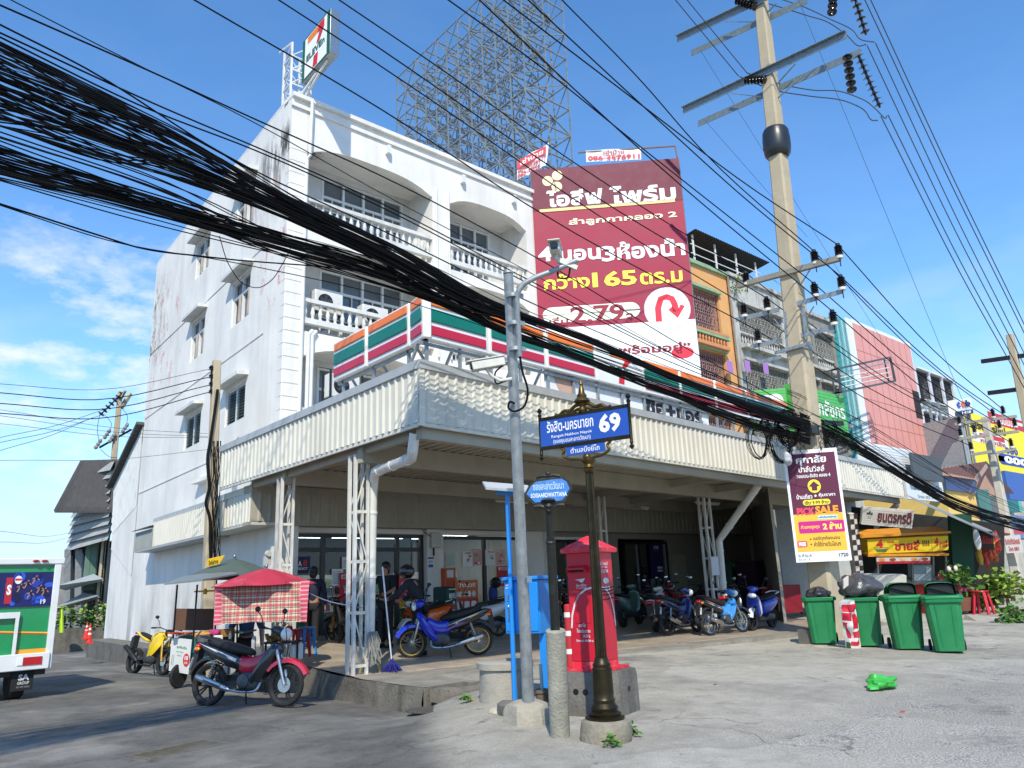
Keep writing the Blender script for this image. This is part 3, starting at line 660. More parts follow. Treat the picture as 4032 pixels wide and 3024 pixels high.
# ------------------------------------------------------------------ shop front on the ground floor (belongs to the corner building)
def fr(u, i, z): return BM @ V((u, i, z))
SH = MB()
ROOMW = mk('928e80', rough=.85, var=.1, scale=1, dirt=.3, dcol='77736a')
SH.bb((8.5, .35, -.3), (12.1, .55, 4.6)) if False else None
def wb(m_, u0, u1, z0, z1, i0=.3, i1=.5, m=0): m_.bb((u0, i0, z0), (u1, i1, z1), m)
wb(SH, 8.5, 12.05, 2.72, 4.62); wb(SH, 10.9, 12.05, .0, 2.72); wb(SH, 14.75, 22.2, -.4, 4.62); wb(SH, 12.05, 14.75, 2.66, 4.62)
SH.build('shop_wall', ROOMW, bld, world=False)
f = MB(); f.bb((.56, .29, .02), (10.9, .55, .36)); f.build('plinth', mk('8d8778', rough=.7, var=.2), bld, world=False)
DKF = mk('15191b', rough=.35, var=.1)
def shopfront(name, u0, u1, z0, z1, mull, trans=None):
    w = MB(); wb(w, u0, u1, z0, z0+.07, .3, .38); wb(w, u0, u1, z1-.09, z1, .3, .38)
    for m_ in [u0+.04]+mull+[u1-.04]: wb(w, m_-.05, m_+.05, z0, z1, .295, .385)
    if trans: wb(w, u0, u1, trans-.05, trans+.05, .297, .383)
    o = w.build(name, DKF, bld, world=False)
    g = MB(); g.add([(u0, .345, z0), (u1, .345, z0), (u1, .345, z1), (u0, .345, z1)], [(0, 1, 2, 3)]); g.build('pane', GLASS, o, world=False)
shopfront('shop_door', .58, 4.24, .36, 2.7, [1.35, 2.1, 2.75, 3.45], 2.32)
shopfront('shop_window', 4.82, 7.8, .36, 2.68, [6.35]); shopfront('shop_window', 8.55, 10.85, .36, 2.62, [9.7])
shopfront('bank_door', 12.3, 14.65, .15, 2.58, [13.1, 13.9])
f = MB(); f.bb((.56, 7, .3), (11, 7.1, 3.0)); f.bb((11, .6, .3), (11.1, 7, 3.0)); f.bb((.56, .6, 2.92), (11, 7, 3.0)); f.bb((.5, .6, .26), (11.1, 7, .3)); f.bb((12, .6, .1), (12.1, 3, 2.9)); f.bb((15, .6, .1), (15.1, 3, 2.9)); f.bb((12, 3, .1), (15, 3.1, 2.9)); f.bb((12, .5, 2.75), (15, 3.1, 2.8)); f.build('shop_room', mk('454a4c', rough=.6, var=.1), bld, world=False)
LIT = bpy.data.materials.new('lit_tube'); LIT.use_nodes = True; b_ = LIT.node_tree.nodes['Principled BSDF']; b_.inputs['Emission Color'].default_value = (.92, .97, 1, 1); b_.inputs['Emission Strength'].default_value = 11
for i in (1.0, 2.3, 3.8):
    for u in (1.2, 2.6, 4.0, 5.4, 6.8, 9.2, 10.2):
        t = MB(); t.bb((u-.5, i-.05, 2.85), (u+.5, i+.05, 2.915)); o = t.build('ceiling_lamp', LIT, None, world=True); o.matrix_world = BM; tag(o, 'lit white fluorescent lamp on the shop ceiling behind the glass', 'lamp', 'lit lamps inside the shop')
# shelves of goods standing in the shop
GOODS = [mk(c, rough=.4, var=.1) for c in ('b8332c', 'd8b13a', '2f6f9e', 'd9d6cc', '3d7d4a', 'c86a2a', '7d3c78')]
for u0, u1, i in ((1.1, 3.9, 2.9), (4.9, 7.2, 2.4), (8.8, 10.6, 2.0), (4.9, 7.6, 4.8)):
    t = thing('shelf', 'white shop shelf stacked with coloured goods seen through the glass', 'shelf', M=BM @ Matrix.Translation((u0, i, .3)), group='shelves inside the shop')
    s_ = MB(); L = u1-u0; s_.bb((0, .3, 0), (L, .36, 1.5))
    for z in (.1, .5, .9, 1.3): s_.bb((0, 0, z), (L, .3, z+.03))
    s_.build('rack', mk('c9c9c4'), t, world=False)
    g = MB()
    for z in (.13, .53, .93):
        x = .03
        while x < L-.2: w_ = rnd.uniform(.08, .2); g.bb((x, .05, z+.001), (x+w_*.92, .27, z+rnd.uniform(.18, .33)), rnd.randrange(7)); x += w_
    tag(g.build('goods', GOODS, t, world=False), kind='stuff')
# pilasters and the wall closing the right-hand side of the forecourt
f = MB(); P0 = V((20.45, 12.6, 0)); P1 = fr(20.2, .3, 0)
f.fbox((P0.x, P0.y, -.5), P1-P0, V((.15, 0, 0)), (0, 0, 4.3)); f.build('party_wall', ROOMW, bld)
f = MB(); q = fr(20.05, -.02, 0); f.bb((q.x-.12, q.y-.25, -.3), (q.x+.3, q.y+.3, 3.72)); f.build('pilaster', ROOMW, bld)
f = MB(); f.bb((14.95, .27, .02), (15.65, .296, 2.15)); f.build('side_door', mk('a29c8b', rough=.6, var=.1), bld, world=False)
# ------------------------------------------------------------------ lower canopy hugging the shop front and the side wall
low = thing('shopfront_canopy', 'narrow cream corrugated canopy directly above the shop windows, wrapping onto the side wall', 'canopy', M=BM)
f = MB(); corrug(f, (-.65, -.12, 0), (20.0, -.12, 0), 2.92, 3.58, .24, .025, .07); f.bb((-.66, -.11, 2.84), (20, .29, 2.92)); f.bb((-.68, -.15, 3.56), (20, .29, 3.72))
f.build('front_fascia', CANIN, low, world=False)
f = MB(); a = sd(3.1, 0, .65); b = V((-.65, -.12, 0)); corrug(f, a, b, 2.9, 3.58, .2, .03, .06); f.fbox(a+V((0, 0, 2.84)), b-a, V((.64, 0, 0)), (0, 0, .06)); f.fbox(a+V((-.03, 0, 3.57)), b-a, V((.67, 0, 0)), (0, 0, .14))
f.build('side_fascia', CANM, low, world=False)
scn = thing('side_canopy', 'long cream corrugated canopy low along the white side wall, dark sheet on its far end', 'canopy', M=BM)
f = MB(); a = sd(10.4, 0, .62); b = sd(3.1, 0, .62); m_ = a.lerp(b, .3)
corrug(f, m_, b, 2.86, 3.62, .16, .025, .05); f.fbox(m_+V((-.02, 0, 3.6)), b-m_, V((.64, 0, 0)), (0, 0, .1), 1); f.fbox(a+V((0, 0, 2.8)), b-a, V((.6, 0, 0)), (0, 0, .06), 1)
f.build('fascia', [CANM, CAPM], scn, world=False)
f = MB(); corrug(f, a, m_-(m_-a).normalized()*.01, 2.86, 3.42, .16, .025, .05); f.fbox(a-V((.12, 0, -3.47)), m_-a, V((.74, 0, .16)), (0, 0, .02), 1); f.build('end_sheet', [mk('8b908d', rough=.6, var=.12, scale=2), DKMETAL], scn, world=False)
f = MB(); f.bb((.06, .0, .0), (.46, .01, .0)) if False else None
# ------------------------------------------------------------------ striped light-box sign standing on the canopy
sg = thing('striped_sign', 'orange, green and red striped light box sign wrapping the canopy corner', 'sign', (6.88, 10.8, 4.8))
SWH = mk('e6e6e2', rough=.3, var=.04, spec=.6); STO = mk('ef7a26', rough=.3, var=.06); STG = mk('05705c', rough=.3, var=.06); STR = mk('c11f3a', rough=.3, var=.06)
Z0, Z1 = 5.4, 6.2
def panel(p, q, z0=Z0, z1=Z1, logo=False, th=.16):
    p, q = V(p), V(q); d = q-p; n = d.cross(V((0, 0, 1))).normalized(); d0 = d.normalized(); L = d.length
    m_ = MB(); m_.fbox(p-n*th+V((0, 0, z0)), d, n*th, (0, 0, z1-z0)); o = m_.build('light_box', [SWH], sg, bevel=.02)
    if not logo:
        for (a, b, c) in ((.76, .95, STO), (.4, .69, STG), (.1, .31, STR)):
            s_ = MB(); e = min(.05, L*.12); s_.fbox(p+d0*e+V((0, 0, z0+(z1-z0)*a)), d0*(L-2*e), n*.025, (0, 0, (z1-z0)*(b-a))); s_.build('stripe', c, o, bevel=.012)
    return o, p+V((0, 0, z0)), d, V((0, 0, z1-z0))
ys = [13.62, at('H', 360, 400, X=6.88).y, 10.81]
panel((6.88, ys[0], 0), (6.88, ys[1]+.03, 0)); panel((6.88, ys[1]-.03, 0), (6.88, ys[2], 0))
FP = CA+AN*.5
def sx(k, x, y): return onp(k, x, y, FP, AN)
g0 = sx('H', 692, 260); g0.z = 0
panel((6.885, 10.78, 0), (g0.x-.03, g0.y-.02, 0))
xs = [g0]+[sx('H', x, 400) for x in (1068, 1398, 1682, 1948)]+[sx('J', x, y) for x, y in ((120, 960), (330, 1020), (515, 1050))]
xs.append(xs[-1]+AD*2.6)
for k, (a, b) in enumerate(zip(xs, xs[1:])):
    a = V((a.x, a.y, 0)); b = V((b.x, b.y, 0))
    r_ = panel(a+AD*.025, b-AD*.025, Z0+.012*k, Z1+.012*k, logo=(k == 3))
    if k == 3: LOGO = r_
def seven(bd, x0, y0, x1, y1, full=True):             # the red and orange numeral with the white word band
    def m(x, y): return x0+(x1-x0)*x, y0+(y1-y0)*y
    RED = 'd3222a'; ORG = 'f0801f'; GRN = '0a6b4f'
    bd.poly([m(.0, 1), m(1, 1), m(1, .82), m(.0, .82)], ORG, 2)
    bd.poly([m(1, 1), m(1, .8), m(.72, .55), m(.55, .55), m(.74, .82), m(.6, .82), m(.72, 1)], RED, 3)
    bd.poly([m(.34, .0), m(.62, .0), m(.66, .3), m(.4, .3)], RED, 2)
    bd.text('ELEVEn', *m(-.05, .35), *m(1.05, .52), GRN, .03, 3)
o, p, d, h = LOGO
bd = Board(p+d.cross(V((0, 0, 1))).normalized()*.003, d, h, .003); seven(bd, .3, .08, .74, .94); bd.done(o)
fm = MB()
for a, b in zip(xs, xs[1:]):
    for t in (.1, .6):
        p = a.lerp(b, t); p.z = 0; fm.bar(p+AN*.12+V((0, 0, ZT-.12)), p+AN*.12+V((0, 0, Z0+.1)), .05); fm.bar(p+AN*.9+V((0, 0, ZT-.17)), p+AN*.12+V((0, 0, Z0+.3)), .04)
fm.bar(g0+AN*.1+V((0, 0, Z0-.06)), V((xs[-1].x, xs[-1].y, Z0))+AN*.1, .05); fm.bar((7.0, 13.6, Z0-.04), (7.0, 10.85, Z0-.04), .05)
for y in (13.4, 12.2, 11.0): fm.bar((7.0, y, ZT-.17), (7.0, y, Z0+.1), .05); fm.bar((7.8, y, ZT-.17), (7.0, y, Z0+.3), .04)
fm.build('support_frame', GALV, sg)
# ------------------------------------------------------------------ projecting sign on the roof corner
rs = thing('rooftop_sign', 'white and green light box sign with a big red numeral on the roof corner', 'sign', (7.7, 17.2, 14.1))
XP = 7.6; m_ = MB(); m_.bb((XP, 15.6, 14.66), (XP+.26, 17.22, 15.98)); box_ = m_.build('light_box', ALU, rs, bevel=.01)
bd = Board((XP-.003, 17.22, 14.66), (0, -1.62, 0), (0, 0, 1.32), .004)
bd.rect(.0, .0, 1, 1, '0d5c3c', 1); bd.poly([(.1, .04), (.9, .04), (.9, .96), (.1, .96)], 'f0f0ec', 2)
seven(Board.__new__(Board), 0, 0, 1, 1) if False else None
bd.lift = .006; seven(bd, .2, .06, .8, .94); bd.done(box_)
m_ = MB()
T0 = [V((7.3, 17.25, 14.1)), V((7.75, 17.25, 14.1)), V((7.75, 17.75, 14.1)), V((7.3, 17.75, 14.1))]
for p in T0: m_.bar(p, p+V((0, 0, 1.75)), .05)
for k in range(4):
    for i in range(4):
        a = T0[i]; b = T0[(i+1) % 4]; z = V((0, 0, .43*k+.05)); m_.bar(a+z, b+z, .03); m_.bar(a+z, b+z+V((0, 0, .42)), .025)
m_.bar((7.3, 17.3, 15.85), (7.3, 18.1, 16.05), .04); m_.bar((7.68, 17.3, 14.2), (7.68, 15.9, 14.64), .05); m_.bar((7.5, 17.3, 14.12), (7.68, 16.4, 14.64), .04); m_.bar((7.75, 17.0, 14.15), (7.72, 17.0, 14.64), .06)
m_.build('lattice_mast', mk('dcdeda', rough=.5, var=.1, dirt=.3), rs)
# ------------------------------------------------------------------ space frame of a bare billboard above the roofs behind
sf = thing('billboard_frame', 'tall bare steel lattice of an empty rooftop billboard against the sky', 'billboard frame', (16.4, 20, 14))
m_ = MB(); m2 = MB(); XA, XB = 16.4, 18.6
def fp(x, k, j): return V((x, 17.9+.8*k, 14.2+1.12*j))
NK, NJ = 11, 9
for k in range(NK+1):
    for x in (XA, (XA+XB)/2, XB):
        m_.bar(fp(x, k, -1), fp(x, k, NJ), .045)
    for j in range(NJ+1):
        m2.bar(fp(XA, k, j), fp(XB, k, j), .05)
        if j < NJ: m2.bar(fp(XA, k, j+(k+j) % 2), fp(XB, k, j+1-(k+j) % 2), .045)
for j in range(NJ+1):
    for x in (XA, (XA+XB)/2, XB): m_.bar(fp(x, 0, j), fp(x, NK, j), .042)
for k in range(NK):
    for j in range(NJ):
        s = (k+j) % 2
        m2.bar(fp(XA, k, j+s), fp(XA, k+1, j+1-s), .036); m2.bar(fp(XB, k, j+1-s), fp(XB, k+1, j+s), .032)
        if j % 2 == 0: m2.bar(fp(XA, k, j), fp(XB, k+1, j), .04)
FRM = mk('828d92', rough=.5, metal=.2, var=.3, scale=6, dirt=.5, dcol='6a5145', dscale=4)
m_.build('upright_frame', FRM, sf); tag(m2.build('cross_bracing', FRM, sf), kind='stuff')

# ------------------------------------------------------------------ big concrete power pole
PX = 17.6
def ax(k, x, y, X=PX): return at(k, x, y, X=X)
pb = V((17.52, 9.66, -.5)); ptop = V((17.6, 9.18, 17.1))
pole = thing('power_pole', 'tall square concrete power pole with steel crossarms and insulators beside the green bins', 'utility pole', pb)
def sq(c, w, ch=.12):
    h = w/2; k = h*(1-ch*2); pts = [(-h, -k), (-k, -h), (k, -h), (h, -k), (h, k), (k, h), (-k, h), (-h, k)]
    return [c+V((a, b, 0)) for a, b in pts]
f = MB(); f.loft([sq(pb.lerp(ptop, t), .6-.3*t) for t in (0, .15, .4, .41, .7, 1)]); f.build('shaft', POLEC, pole)
def pc(z): t = (z-pb.z)/(ptop.z-pb.z); return pb.lerp(ptop, t), .6-.3*t
INS = mk('1d1715', rough=.18, var=.1, spec=.7); INSW = mk('d8d6cf', rough=.3)
def pin_ins(p, parent, s=1.0):
    f = MB(); pr = [(.03, 0), (.06, .02)]; z = .05
    for k in range(6): pr += [(.045, z), (.085, z+.015), (.045, z+.03)]; z += .036
    pr += [(.05, z), (.045, z+.05), (.02, z+.06)]
    f.lathe([(r*s, q*s) for r, q in pr], 12, p, 0); f.lathe([(.07*s, -.02*s), (.075*s, .035*s), (.04*s, .045*s)], 12, p, 1); f.cyl(V(p)-V((0, 0, .2*s)), p, .012*s, 6, 2)
    f.build('insulator', [INS, INSW, DKMETAL], parent); return V(p)+V((0, 0, (z+.03)*s))
def arm(p, q, w, m=GALV, L=True, parent=pole):
    f = MB(); p, q = V(p), V(q); f.bar(p, q, .02 if L else w, w); 
    if L: f.bar(p+V((.06, 0, w/2-.01)), q+V((.06, 0, w/2-.01)), .13, .014)
    o = f.build('crossarm', m, parent); return o
WIRE = mk('121213', rough=.85, var=.1, spec=.2); WIREG = mk('3a3c3e', rough=.5, var=.1)
# medium voltage arms
a1, a1b = ax('M3', 418, 248), ax('M3', 1158, 50); a1.x = a1b.x = 17.328; arm(a1, a1b, .13, mk('8f897c', rough=.9, var=.2, bump=.2), False)
a2, a2b = ax('M3', 402, 492), ax('M3', 712, 418); a2.x = a2b.x = 17.35; arm(a2, a2b, .12)
a2c, a2d = ax('M3', 838, 378), ax('M3', 1180, 285); a2c.x = a2d.x = 17.35; arm(a2c, a2d, .12)
a3, a3b = ax('M3', 510, 685), ax('M3', 720, 640); a3.x = a3b.x = 17.35; arm(a3, a3b, .11)
a3c, a3d = ax('M3', 872, 605), ax('M3', 1115, 545); a3c.x = a3d.x = 17.35; arm(a3c, a3d, .11)
for p, q in (((640, 470), (715, 560)), ((700, 560), (655, 640)), ((930, 380), (880, 460)), ((890, 520), (950, 590)), ((640, 190), (690, 225)), ((905, 110), (832, 225))):
    f = MB(); f.bar(ax('M3', *p, X=17.339), ax('M3', *q, X=17.339), .05, .012); f.build('brace', GALV, pole)
f = MB(); f.bar(ax('M3', 720, 420, X=17.318), ax('M3', 740, 700, X=17.318), .06); f.build('arm_bracket', GALV, pole)
f = MB(); f.bar(ax('M3', 850, 380, X=17.318), ax('M3', 878, 620, X=17.318), .06); f.build('arm_bracket', GALV, pole)
c_, w_ = pc(ax('M3', 810, 705).z); f = MB(); f.loft([sq(c_+V((0, 0, z)), w_+.06) for z in (-.05, .05)]); f.bar(c_+V((-.3, .5, 0)), c_+V((-.3, -.5, 0)), .05, .08); f.build('collar', GALV, pole)
p, q = ax('M3', 580, 800), ax('M3', 745, 760); p.x = q.x = 17.274; f = MB(); f.bar(p, q, .012, .1); f.build('crossarm', GALV, pole)
# two long steel arms of the high tension line near the top
def hv(pa, pb_, pc_, pd):
    f = MB(); A, B_, C_, D_ = [ax('I', *q) for q in (pa, pb_, pc_, pd)]
    for v in (A, B_): v.x -= .2
    for v in (C_, D_): v.x += .2
    for s_, (P, Q) in enumerate(((A, B_), (C_, D_))):
        f.bar(P, Q, .02, .2); f.bar(P+V((.05 if s_ else -.05, 0, .09)), Q+V((.05 if s_ else -.05, 0, .09)), .1, .015)
    o = f.build('crossarm', mk('7f8b8e', rough=.45, metal=.4, var=.2, scale=10), pole)
    return A, B_, C_, D_
H1 = hv((160, 672), (1130, 225), (200, 722), (1165, 290)); H2 = hv((125, 250), (820, -75), (160, 300), (850, -20))
for (p, q) in (((420, 555), (600, 575)), ((800, 380), (640, 560)), ((385, 130), (560, 130)), ((690, 20), (600, 110)), ((480, 610), (600, 600)), ((850, 450), (700, 580))):
    f = MB(); f.bar(ax('I', *p), ax('I', *q), .045, .012); f.build('brace', GALV, pole)
# the black collar moulding (a bird guard) half way up
g0_, g1_ = pc(ax('W', 1672, 345).z)[0], pc(ax('W', 1668, 285).z)[0]; d_ = g1_-g0_
f = MB(); n_ = 20
pr = [(.27, 0), (.335, .1), (.36, .35), (.36, .6), (.34, .9), (.3, 1.0), (.22, 1.0)]
f.lathe([(r, z*d_.length) for r, z in pr], n_, g0_, ax=d_); f.build('guard_sleeve', mk('26292c', rough=.35, var=.1), pole)
# strings of discs
def string(p, q, n=9, r=.13, parent=pole):
    p, q = V(p), V(q); d = q-p; L = d.length; pr = [(.02, 0)]
    for k in range(n):
        z = L*(k+.35)/n; h = L/n; pr += [(.035, z-h*.3), (.045, z-h*.1), (r, z+h*.12), (r*.96, z+h*.2), (.05, z+h*.24), (.03, z+h*.35)]
    pr.append((.02, L)); f = MB(); f.lathe(pr, 14, p, ax=d); f.build('insulator', INS, parent)
yB = (H1[1].y+H1[3].y)/2
s1 = ax('I', 1108, 322, X=17.6); e1 = at('I', 1140, 552, Y=s1.y-.05); string(s1, e1, 6, .12)
s2 = ax('I', 1172, 318, X=17.817); e2 = at('I', 1305, 640, Y=s2.y-.05); string(s2, e2, 10, .12)
s3 = at('I', 1140, -60, Y=s2.y); e3 = at('I', 1222, 208, Y=s2.y); s3 = e3+(s3-e3)*1.15; string(s3, e3, 8, .12)
s4 = at('I', 1030, -60, Y=s1.y); e4 = at('I', 1018, 90, Y=s1.y); string(s4, e4, 4, .12)
m1 = ax('I', 500, 480, X=17.274); m1b = ax('I', 632, 470, X=17.383); string(m1b, m1, 7, .12)
m2 = ax('I', 450, 0, X=17.274); m2b = ax('I', 570, 40, X=17.383); string(m2b, m2, 7, .12)
# ------------------------------------------------------------------ wires
NW = [0]
def smooth_path(P, n=14):
    P = [V(p) for p in P]; h = [max((b-a).length, 1e-5) for a, b in zip(P, P[1:])]; s_ = [(b-a)/q for a, b, q in zip(P, P[1:], h)]; out_ = []
    T = [s_[0]]+[(s_[i-1]*h[i]+s_[i]*h[i-1])/(h[i]+h[i-1]) for i in range(1, len(P)-1)]+[s_[-1]]
    for i in range(len(P)-1):
        for k in range(n):
            t = k/n; out_.append(P[i]*(2*t**3-3*t*t+1)+T[i]*(h[i]*(t**3-2*t*t+t))+P[i+1]*(3*t*t-2*t**3)+T[i+1]*(h[i]*(t**3-t*t)))
    out_.append(P[-1]); return out_
def wire(P, r, name, label, cat, group=None, m=WIRE, n=5, sm=6):
    f = MB(); f.tube(smooth_path(P, sm), r, n); return tag(f.build(name, m, None), label, cat, group)
def wp(pts, Y): return [at('S', x, y, Y=Y) for x, y in pts]
def wpt(pts, Y): return [at('S', x, y, Y=Y-1.7*max(0, 1-x/3170)) for x, y in pts]
def extend(P, X): d = P[0]-P[1]; return [P[0]+d*((X-P[0].x)/d.x)]+P
MVI = {}
for k, (x, y) in dict(A1=(445, 238), A2=(945, 88), A3=(1120, 45), B1=(430, 470), B2=(598, 425), B3=(945, 325), B4=(1140, 275), C1=(530, 662), C2=(1080, 530)).items():
    MVI[k] = pin_ins(ax('M3', x, y, X=17.328)+V((0, 0, .07)), pole, 1.15)
LEFT = dict(A3=[(1983, 0), (2553, 434), (2900, 698)], A2=[(2213, 0), (2512, 305), (2756, 583)], B3=[(1766, 0), (2078, 224), (2512, 570)], C2=[(1888, 0), (2241, 332), (2553, 617)],
            A1=[(1336, 0), (1766, 292), (2078, 515)], B1=[(1098, 0), (1500, 261), (2417, 888)], C1=[(766, 0), (1500, 430), (2078, 807)], B2=[(1215, 0), (1600, 262), (2300, 745)], B4=[(2080, 0), (2600, 480), (2900, 752)])
RIGHT = dict(A1=(900, 1080), A2=(1215, 1010), A3=(1310, 985), B1=(910, 1190), B2=(1040, 1160), B3=(1275, 1120), B4=(1420, 1100), C1=(1010, 1320), C2=(1385, 1290))
for k in MVI:
    p = MVI[k]; L = wp(LEFT[k], p.y); L = extend(L, -14); q = at('M4', *RIGHT[k], Y=p.y-.3)
    mid = p.lerp(q, .5)+V((0, 0, -.35)); wire(L+[p], .0135, 'power_line', 'black overhead power line running from the big pole insulators across the sky', 'cable', 'power lines left of the big pole')
    wire([p, mid, q], .0135, 'power_line', 'black overhead power line running from the big pole insulators to the farther pole', 'cable', 'power lines right of the big pole')
# high tension conductors to the far pole and over the camera
HT = 'high tension line in the upper right of the sky'
for a, b in (((1310, 690), (1498, 775)), ((1352, 682), (1498, 690)), ((1228, 270), (1498, 560)), ((1278, 255), (1498, 450))):
    p = at('I', *a, Y=s2.y-.05); q = at('M4', *b, Y=s2.y-.05); q2_ = q+(q-p)*.3
    wire([p, p.lerp(q, .5)+V((0, 0, -.3)), q, q2_], .013, 'high_tension_line', 'dark high tension line dropping from the disc strings to the far pole', 'cable', HT, WIREG)
for a, b in (((1215, 0), (1498, 260)), ((1250, 0), (1498, 180))):
    p = at('I', *a, Y=s2.y-.5); q = at('M4', *b, Y=s2.y-.5); d = q-p
    wire([p-d*.5, p, p.lerp(q, .5)+V((0, 0, -.2)), q, q+d*.3], .013, 'high_tension_line', 'dark high tension line entering at the top edge right of the disc strings', 'cable', HT, WIREG)
for a, b, Y_ in (((90, 0), (465, 452), m1.y), ((160, 0), (512, 430), m1.y)):
    p = at('I', *a, Y=Y_); q = ax('I', *b, X=17.274); d = p-q
    wire([q+d*2, p, q], .013, 'high_tension_line', 'dark high tension line arriving at the middle of the long crossarm', 'cable', 'high tension lines arriving from the left', WIREG)
def jump(pts, Y0, Y1):
    n = len(pts); return [at('I', x, y, Y=Y0+(Y1-Y0)*i/(n-1)) for i, (x, y) in enumerate(pts)]
for pts, lb in (([(512, 432), (700, 495), (900, 535), (1090, 548), (1200, 590), (1270, 640), (1330, 700), (1345, 690)], 'upper of two sagging jumper cables looping under the lower long crossarm'),
                ([(470, 455), (660, 530), (880, 570), (1090, 598), (1190, 640), (1250, 710), (1290, 715)], 'lower of two sagging jumper cables looping under the lower long crossarm'),
                ([(600, 10), (720, 45), (880, 95), (980, 125), (1090, 195), (1170, 270), (1220, 265)], 'lower of two jumper cables sagging below the topmost crossarm'),
                ([(700, -10), (850, 40), (1000, 110), (1120, 165), (1190, 235), (1270, 250)], 'upper of two jumper cables sagging below the topmost crossarm')):
    wire(jump(pts, m1.y, s2.y), .016, 'jumper_cable', lb, 'cable', None, WIREG)
for pts, lb in (([(260, 0), (600, 440), (800, 680)], 'x'),):
    pass
for a, b, lb in (((235, 295), (1090, 1659), 'thin guy wire falling from the left tip of the topmost crossarm'), ((265, 715), (660, 1165), 'thin guy wire falling from the left tip of the lower long crossarm'), ((820, 0), (1500, 1659), 'thin wire crossing the sky right of the big pole')):
    p = ax('I', *a); q = at('I', *b, Y=p.y); wire([p, q, q+(q-p)*.6], .006, 'guy_wire', lb, 'cable', None, WIREG, 4)
# ------------------------------------------------------------------ the great bundle of telephone cables
def bundle(cen, n, Y0, dy, r0, r1, name, label, group, X1=-12, seed=3):
    R_ = random.Random(seed)
    for i in range(n):
        a = R_.uniform(-1, 1); Yk = Y0+R_.uniform(-dy, dy); pts = []; b = a
        for j, (x, y, h) in enumerate(cen):
            b = max(-1, min(1, b+R_.uniform(-.35, .35))); 
            if 0 < j < len(cen)-1: dx = R_.uniform(-.4, .4)*min(x-cen[j-1][0], cen[j+1][0]-x); q = (cen[j+1][1]-cen[j-1][1])/(cen[j+1][0]-cen[j-1][0]); pts.append((x+dx, y+dx*q+b*h))
            else: pts.append((x, y+b*h))
        P = wpt(pts, Yk)
        if X1 is not None: P = extend(P, X1)
        wire(P, R_.uniform(r0, r1), name, label, 'cable', group, WIRE, 5, 5)
UPC = [(0, 330, 165), (350, 470, 125), (700, 614, 95), (1150, 826, 46), (1500, 985, 44), (1950, 1215, 26), (2071, 1251, 14), (2344, 1350, 11), (2567, 1449, 11), (2815, 1548, 12), (3001, 1620, 16), (3190, 1680, 22)]
LOC = [(0, 640, 60), (610, 806, 40), (1017, 925, 36), (1500, 1065, 34), (1750, 1190, 20), (2009, 1313, 12), (2195, 1375, 11), (2344, 1431, 11), (2518, 1505, 11), (2691, 1567, 12), (2877, 1641, 16), (3190, 1725, 26)]
bundle(UPC, 105, 9.18, .25, .0035, .0095, 'telephone_cable', 'black telephone cable in the upper thick bundle crossing in front of the white building', 'cables of the upper bundle')
bundle(LOC, 46, 9.289, .25, .0035, .009, 'telephone_cable', 'black telephone cable in the lower thick bundle crossing in front of the white building', 'cables of the lower bundle', seed=8)
bundle([(0, 545, 60), (610, 760, 60), (1017, 930, 40), (1500, 1080, 40), (2000, 1270, 34), (2500, 1450, 34), (3170, 1670, 30)], 12, 9.126, .2, .006, .009, 'telephone_cable', 'loose black telephone cable strung between the upper and lower thick bundles', 'loose cables between the bundles', seed=5)
bundle([(0, 700, 45), (610, 850, 60), (1017, 960, 36), (1500, 1090, 28), (2000, 1290, 24), (2500, 1500, 24), (3170, 1710, 30)], 6, 9.235, .2, .006, .009, 'telephone_cable', 'loose black telephone cable sagging below the lower thick bundle', 'loose cables below the bundles', seed=9)
BR = [(3150, 1645, 24), (3300, 1715, 34), (3428, 1790, 26), (3600, 1895, 22), (3727, 1968, 22), (3900, 2035, 22), (4050, 2075, 24)]
bundle(BR, 46, 9.452, .2, .007, .012, 'telephone_cable', 'black telephone cable in the bundle leaving the big pole towards the right', 'cables right of the big pole', None, seed=11)
bundle([(3100, 1560, 30), (3400, 1700, 40), (3727, 1900, 46), (4050, 2050, 40)], 8, 9.452, .2, .005, .008, 'telephone_cable', 'loose thin cable above the bundle right of the big pole', 'loose cables right of the big pole', None, seed=13)
SG = [([(0, 20), (570, 271), (1017, 475), (1500, 692), (2060, 985), (2700, 1370), (3120, 1600)], 'highest telephone cable on the left, black, ending low on the big pole'),
      ([(44, 0), (542, 255), (900, 430), (1500, 760), (2100, 1080), (2700, 1420), (3120, 1612)], 'thin black telephone cable crossing the highest one in the left sky'),
      ([(0, 97), (340, 270), (850, 590), (1500, 905), (2000, 1150), (2700, 1450), (3130, 1620)], 'black telephone cable just below the highest pair in the left sky'),
      ([(0, 129), (600, 405), (1085, 612), (1500, 800), (2000, 1060), (2700, 1420), (3130, 1615)], 'black telephone cable above the twin cables in the left sky'),
      ([(0, 146), (540, 410), (1000, 590), (1500, 815), (2000, 1075), (2700, 1430), (3130, 1618)], 'twin black telephone cable hugging its neighbour in the left sky'),
      ([(0, 175), (500, 470), (1000, 720), (1500, 950), (2000, 1190), (2700, 1470), (3140, 1630)], 'thin black cable skimming the top of the upper bundle'),
      ([(0, 803), (400, 930), (545, 975), (800, 1010), (1500, 1085), (2200, 1370), (3150, 1690)], 'lowest black telephone cable on the left, with a small kink'),
      ([(0, 808), (420, 945), (900, 1030), (1500, 1160), (2100, 1350), (3150, 1695)], 'thin lowest cable on the left, crossing the white building to the right')]
for i, (pts, lb) in enumerate(SG):
    P = extend(wpt(pts, 8.9+.1*i), -12); wire(P, .0095 if 'thin' not in lb else .006, 'telephone_cable', lb, 'cable')
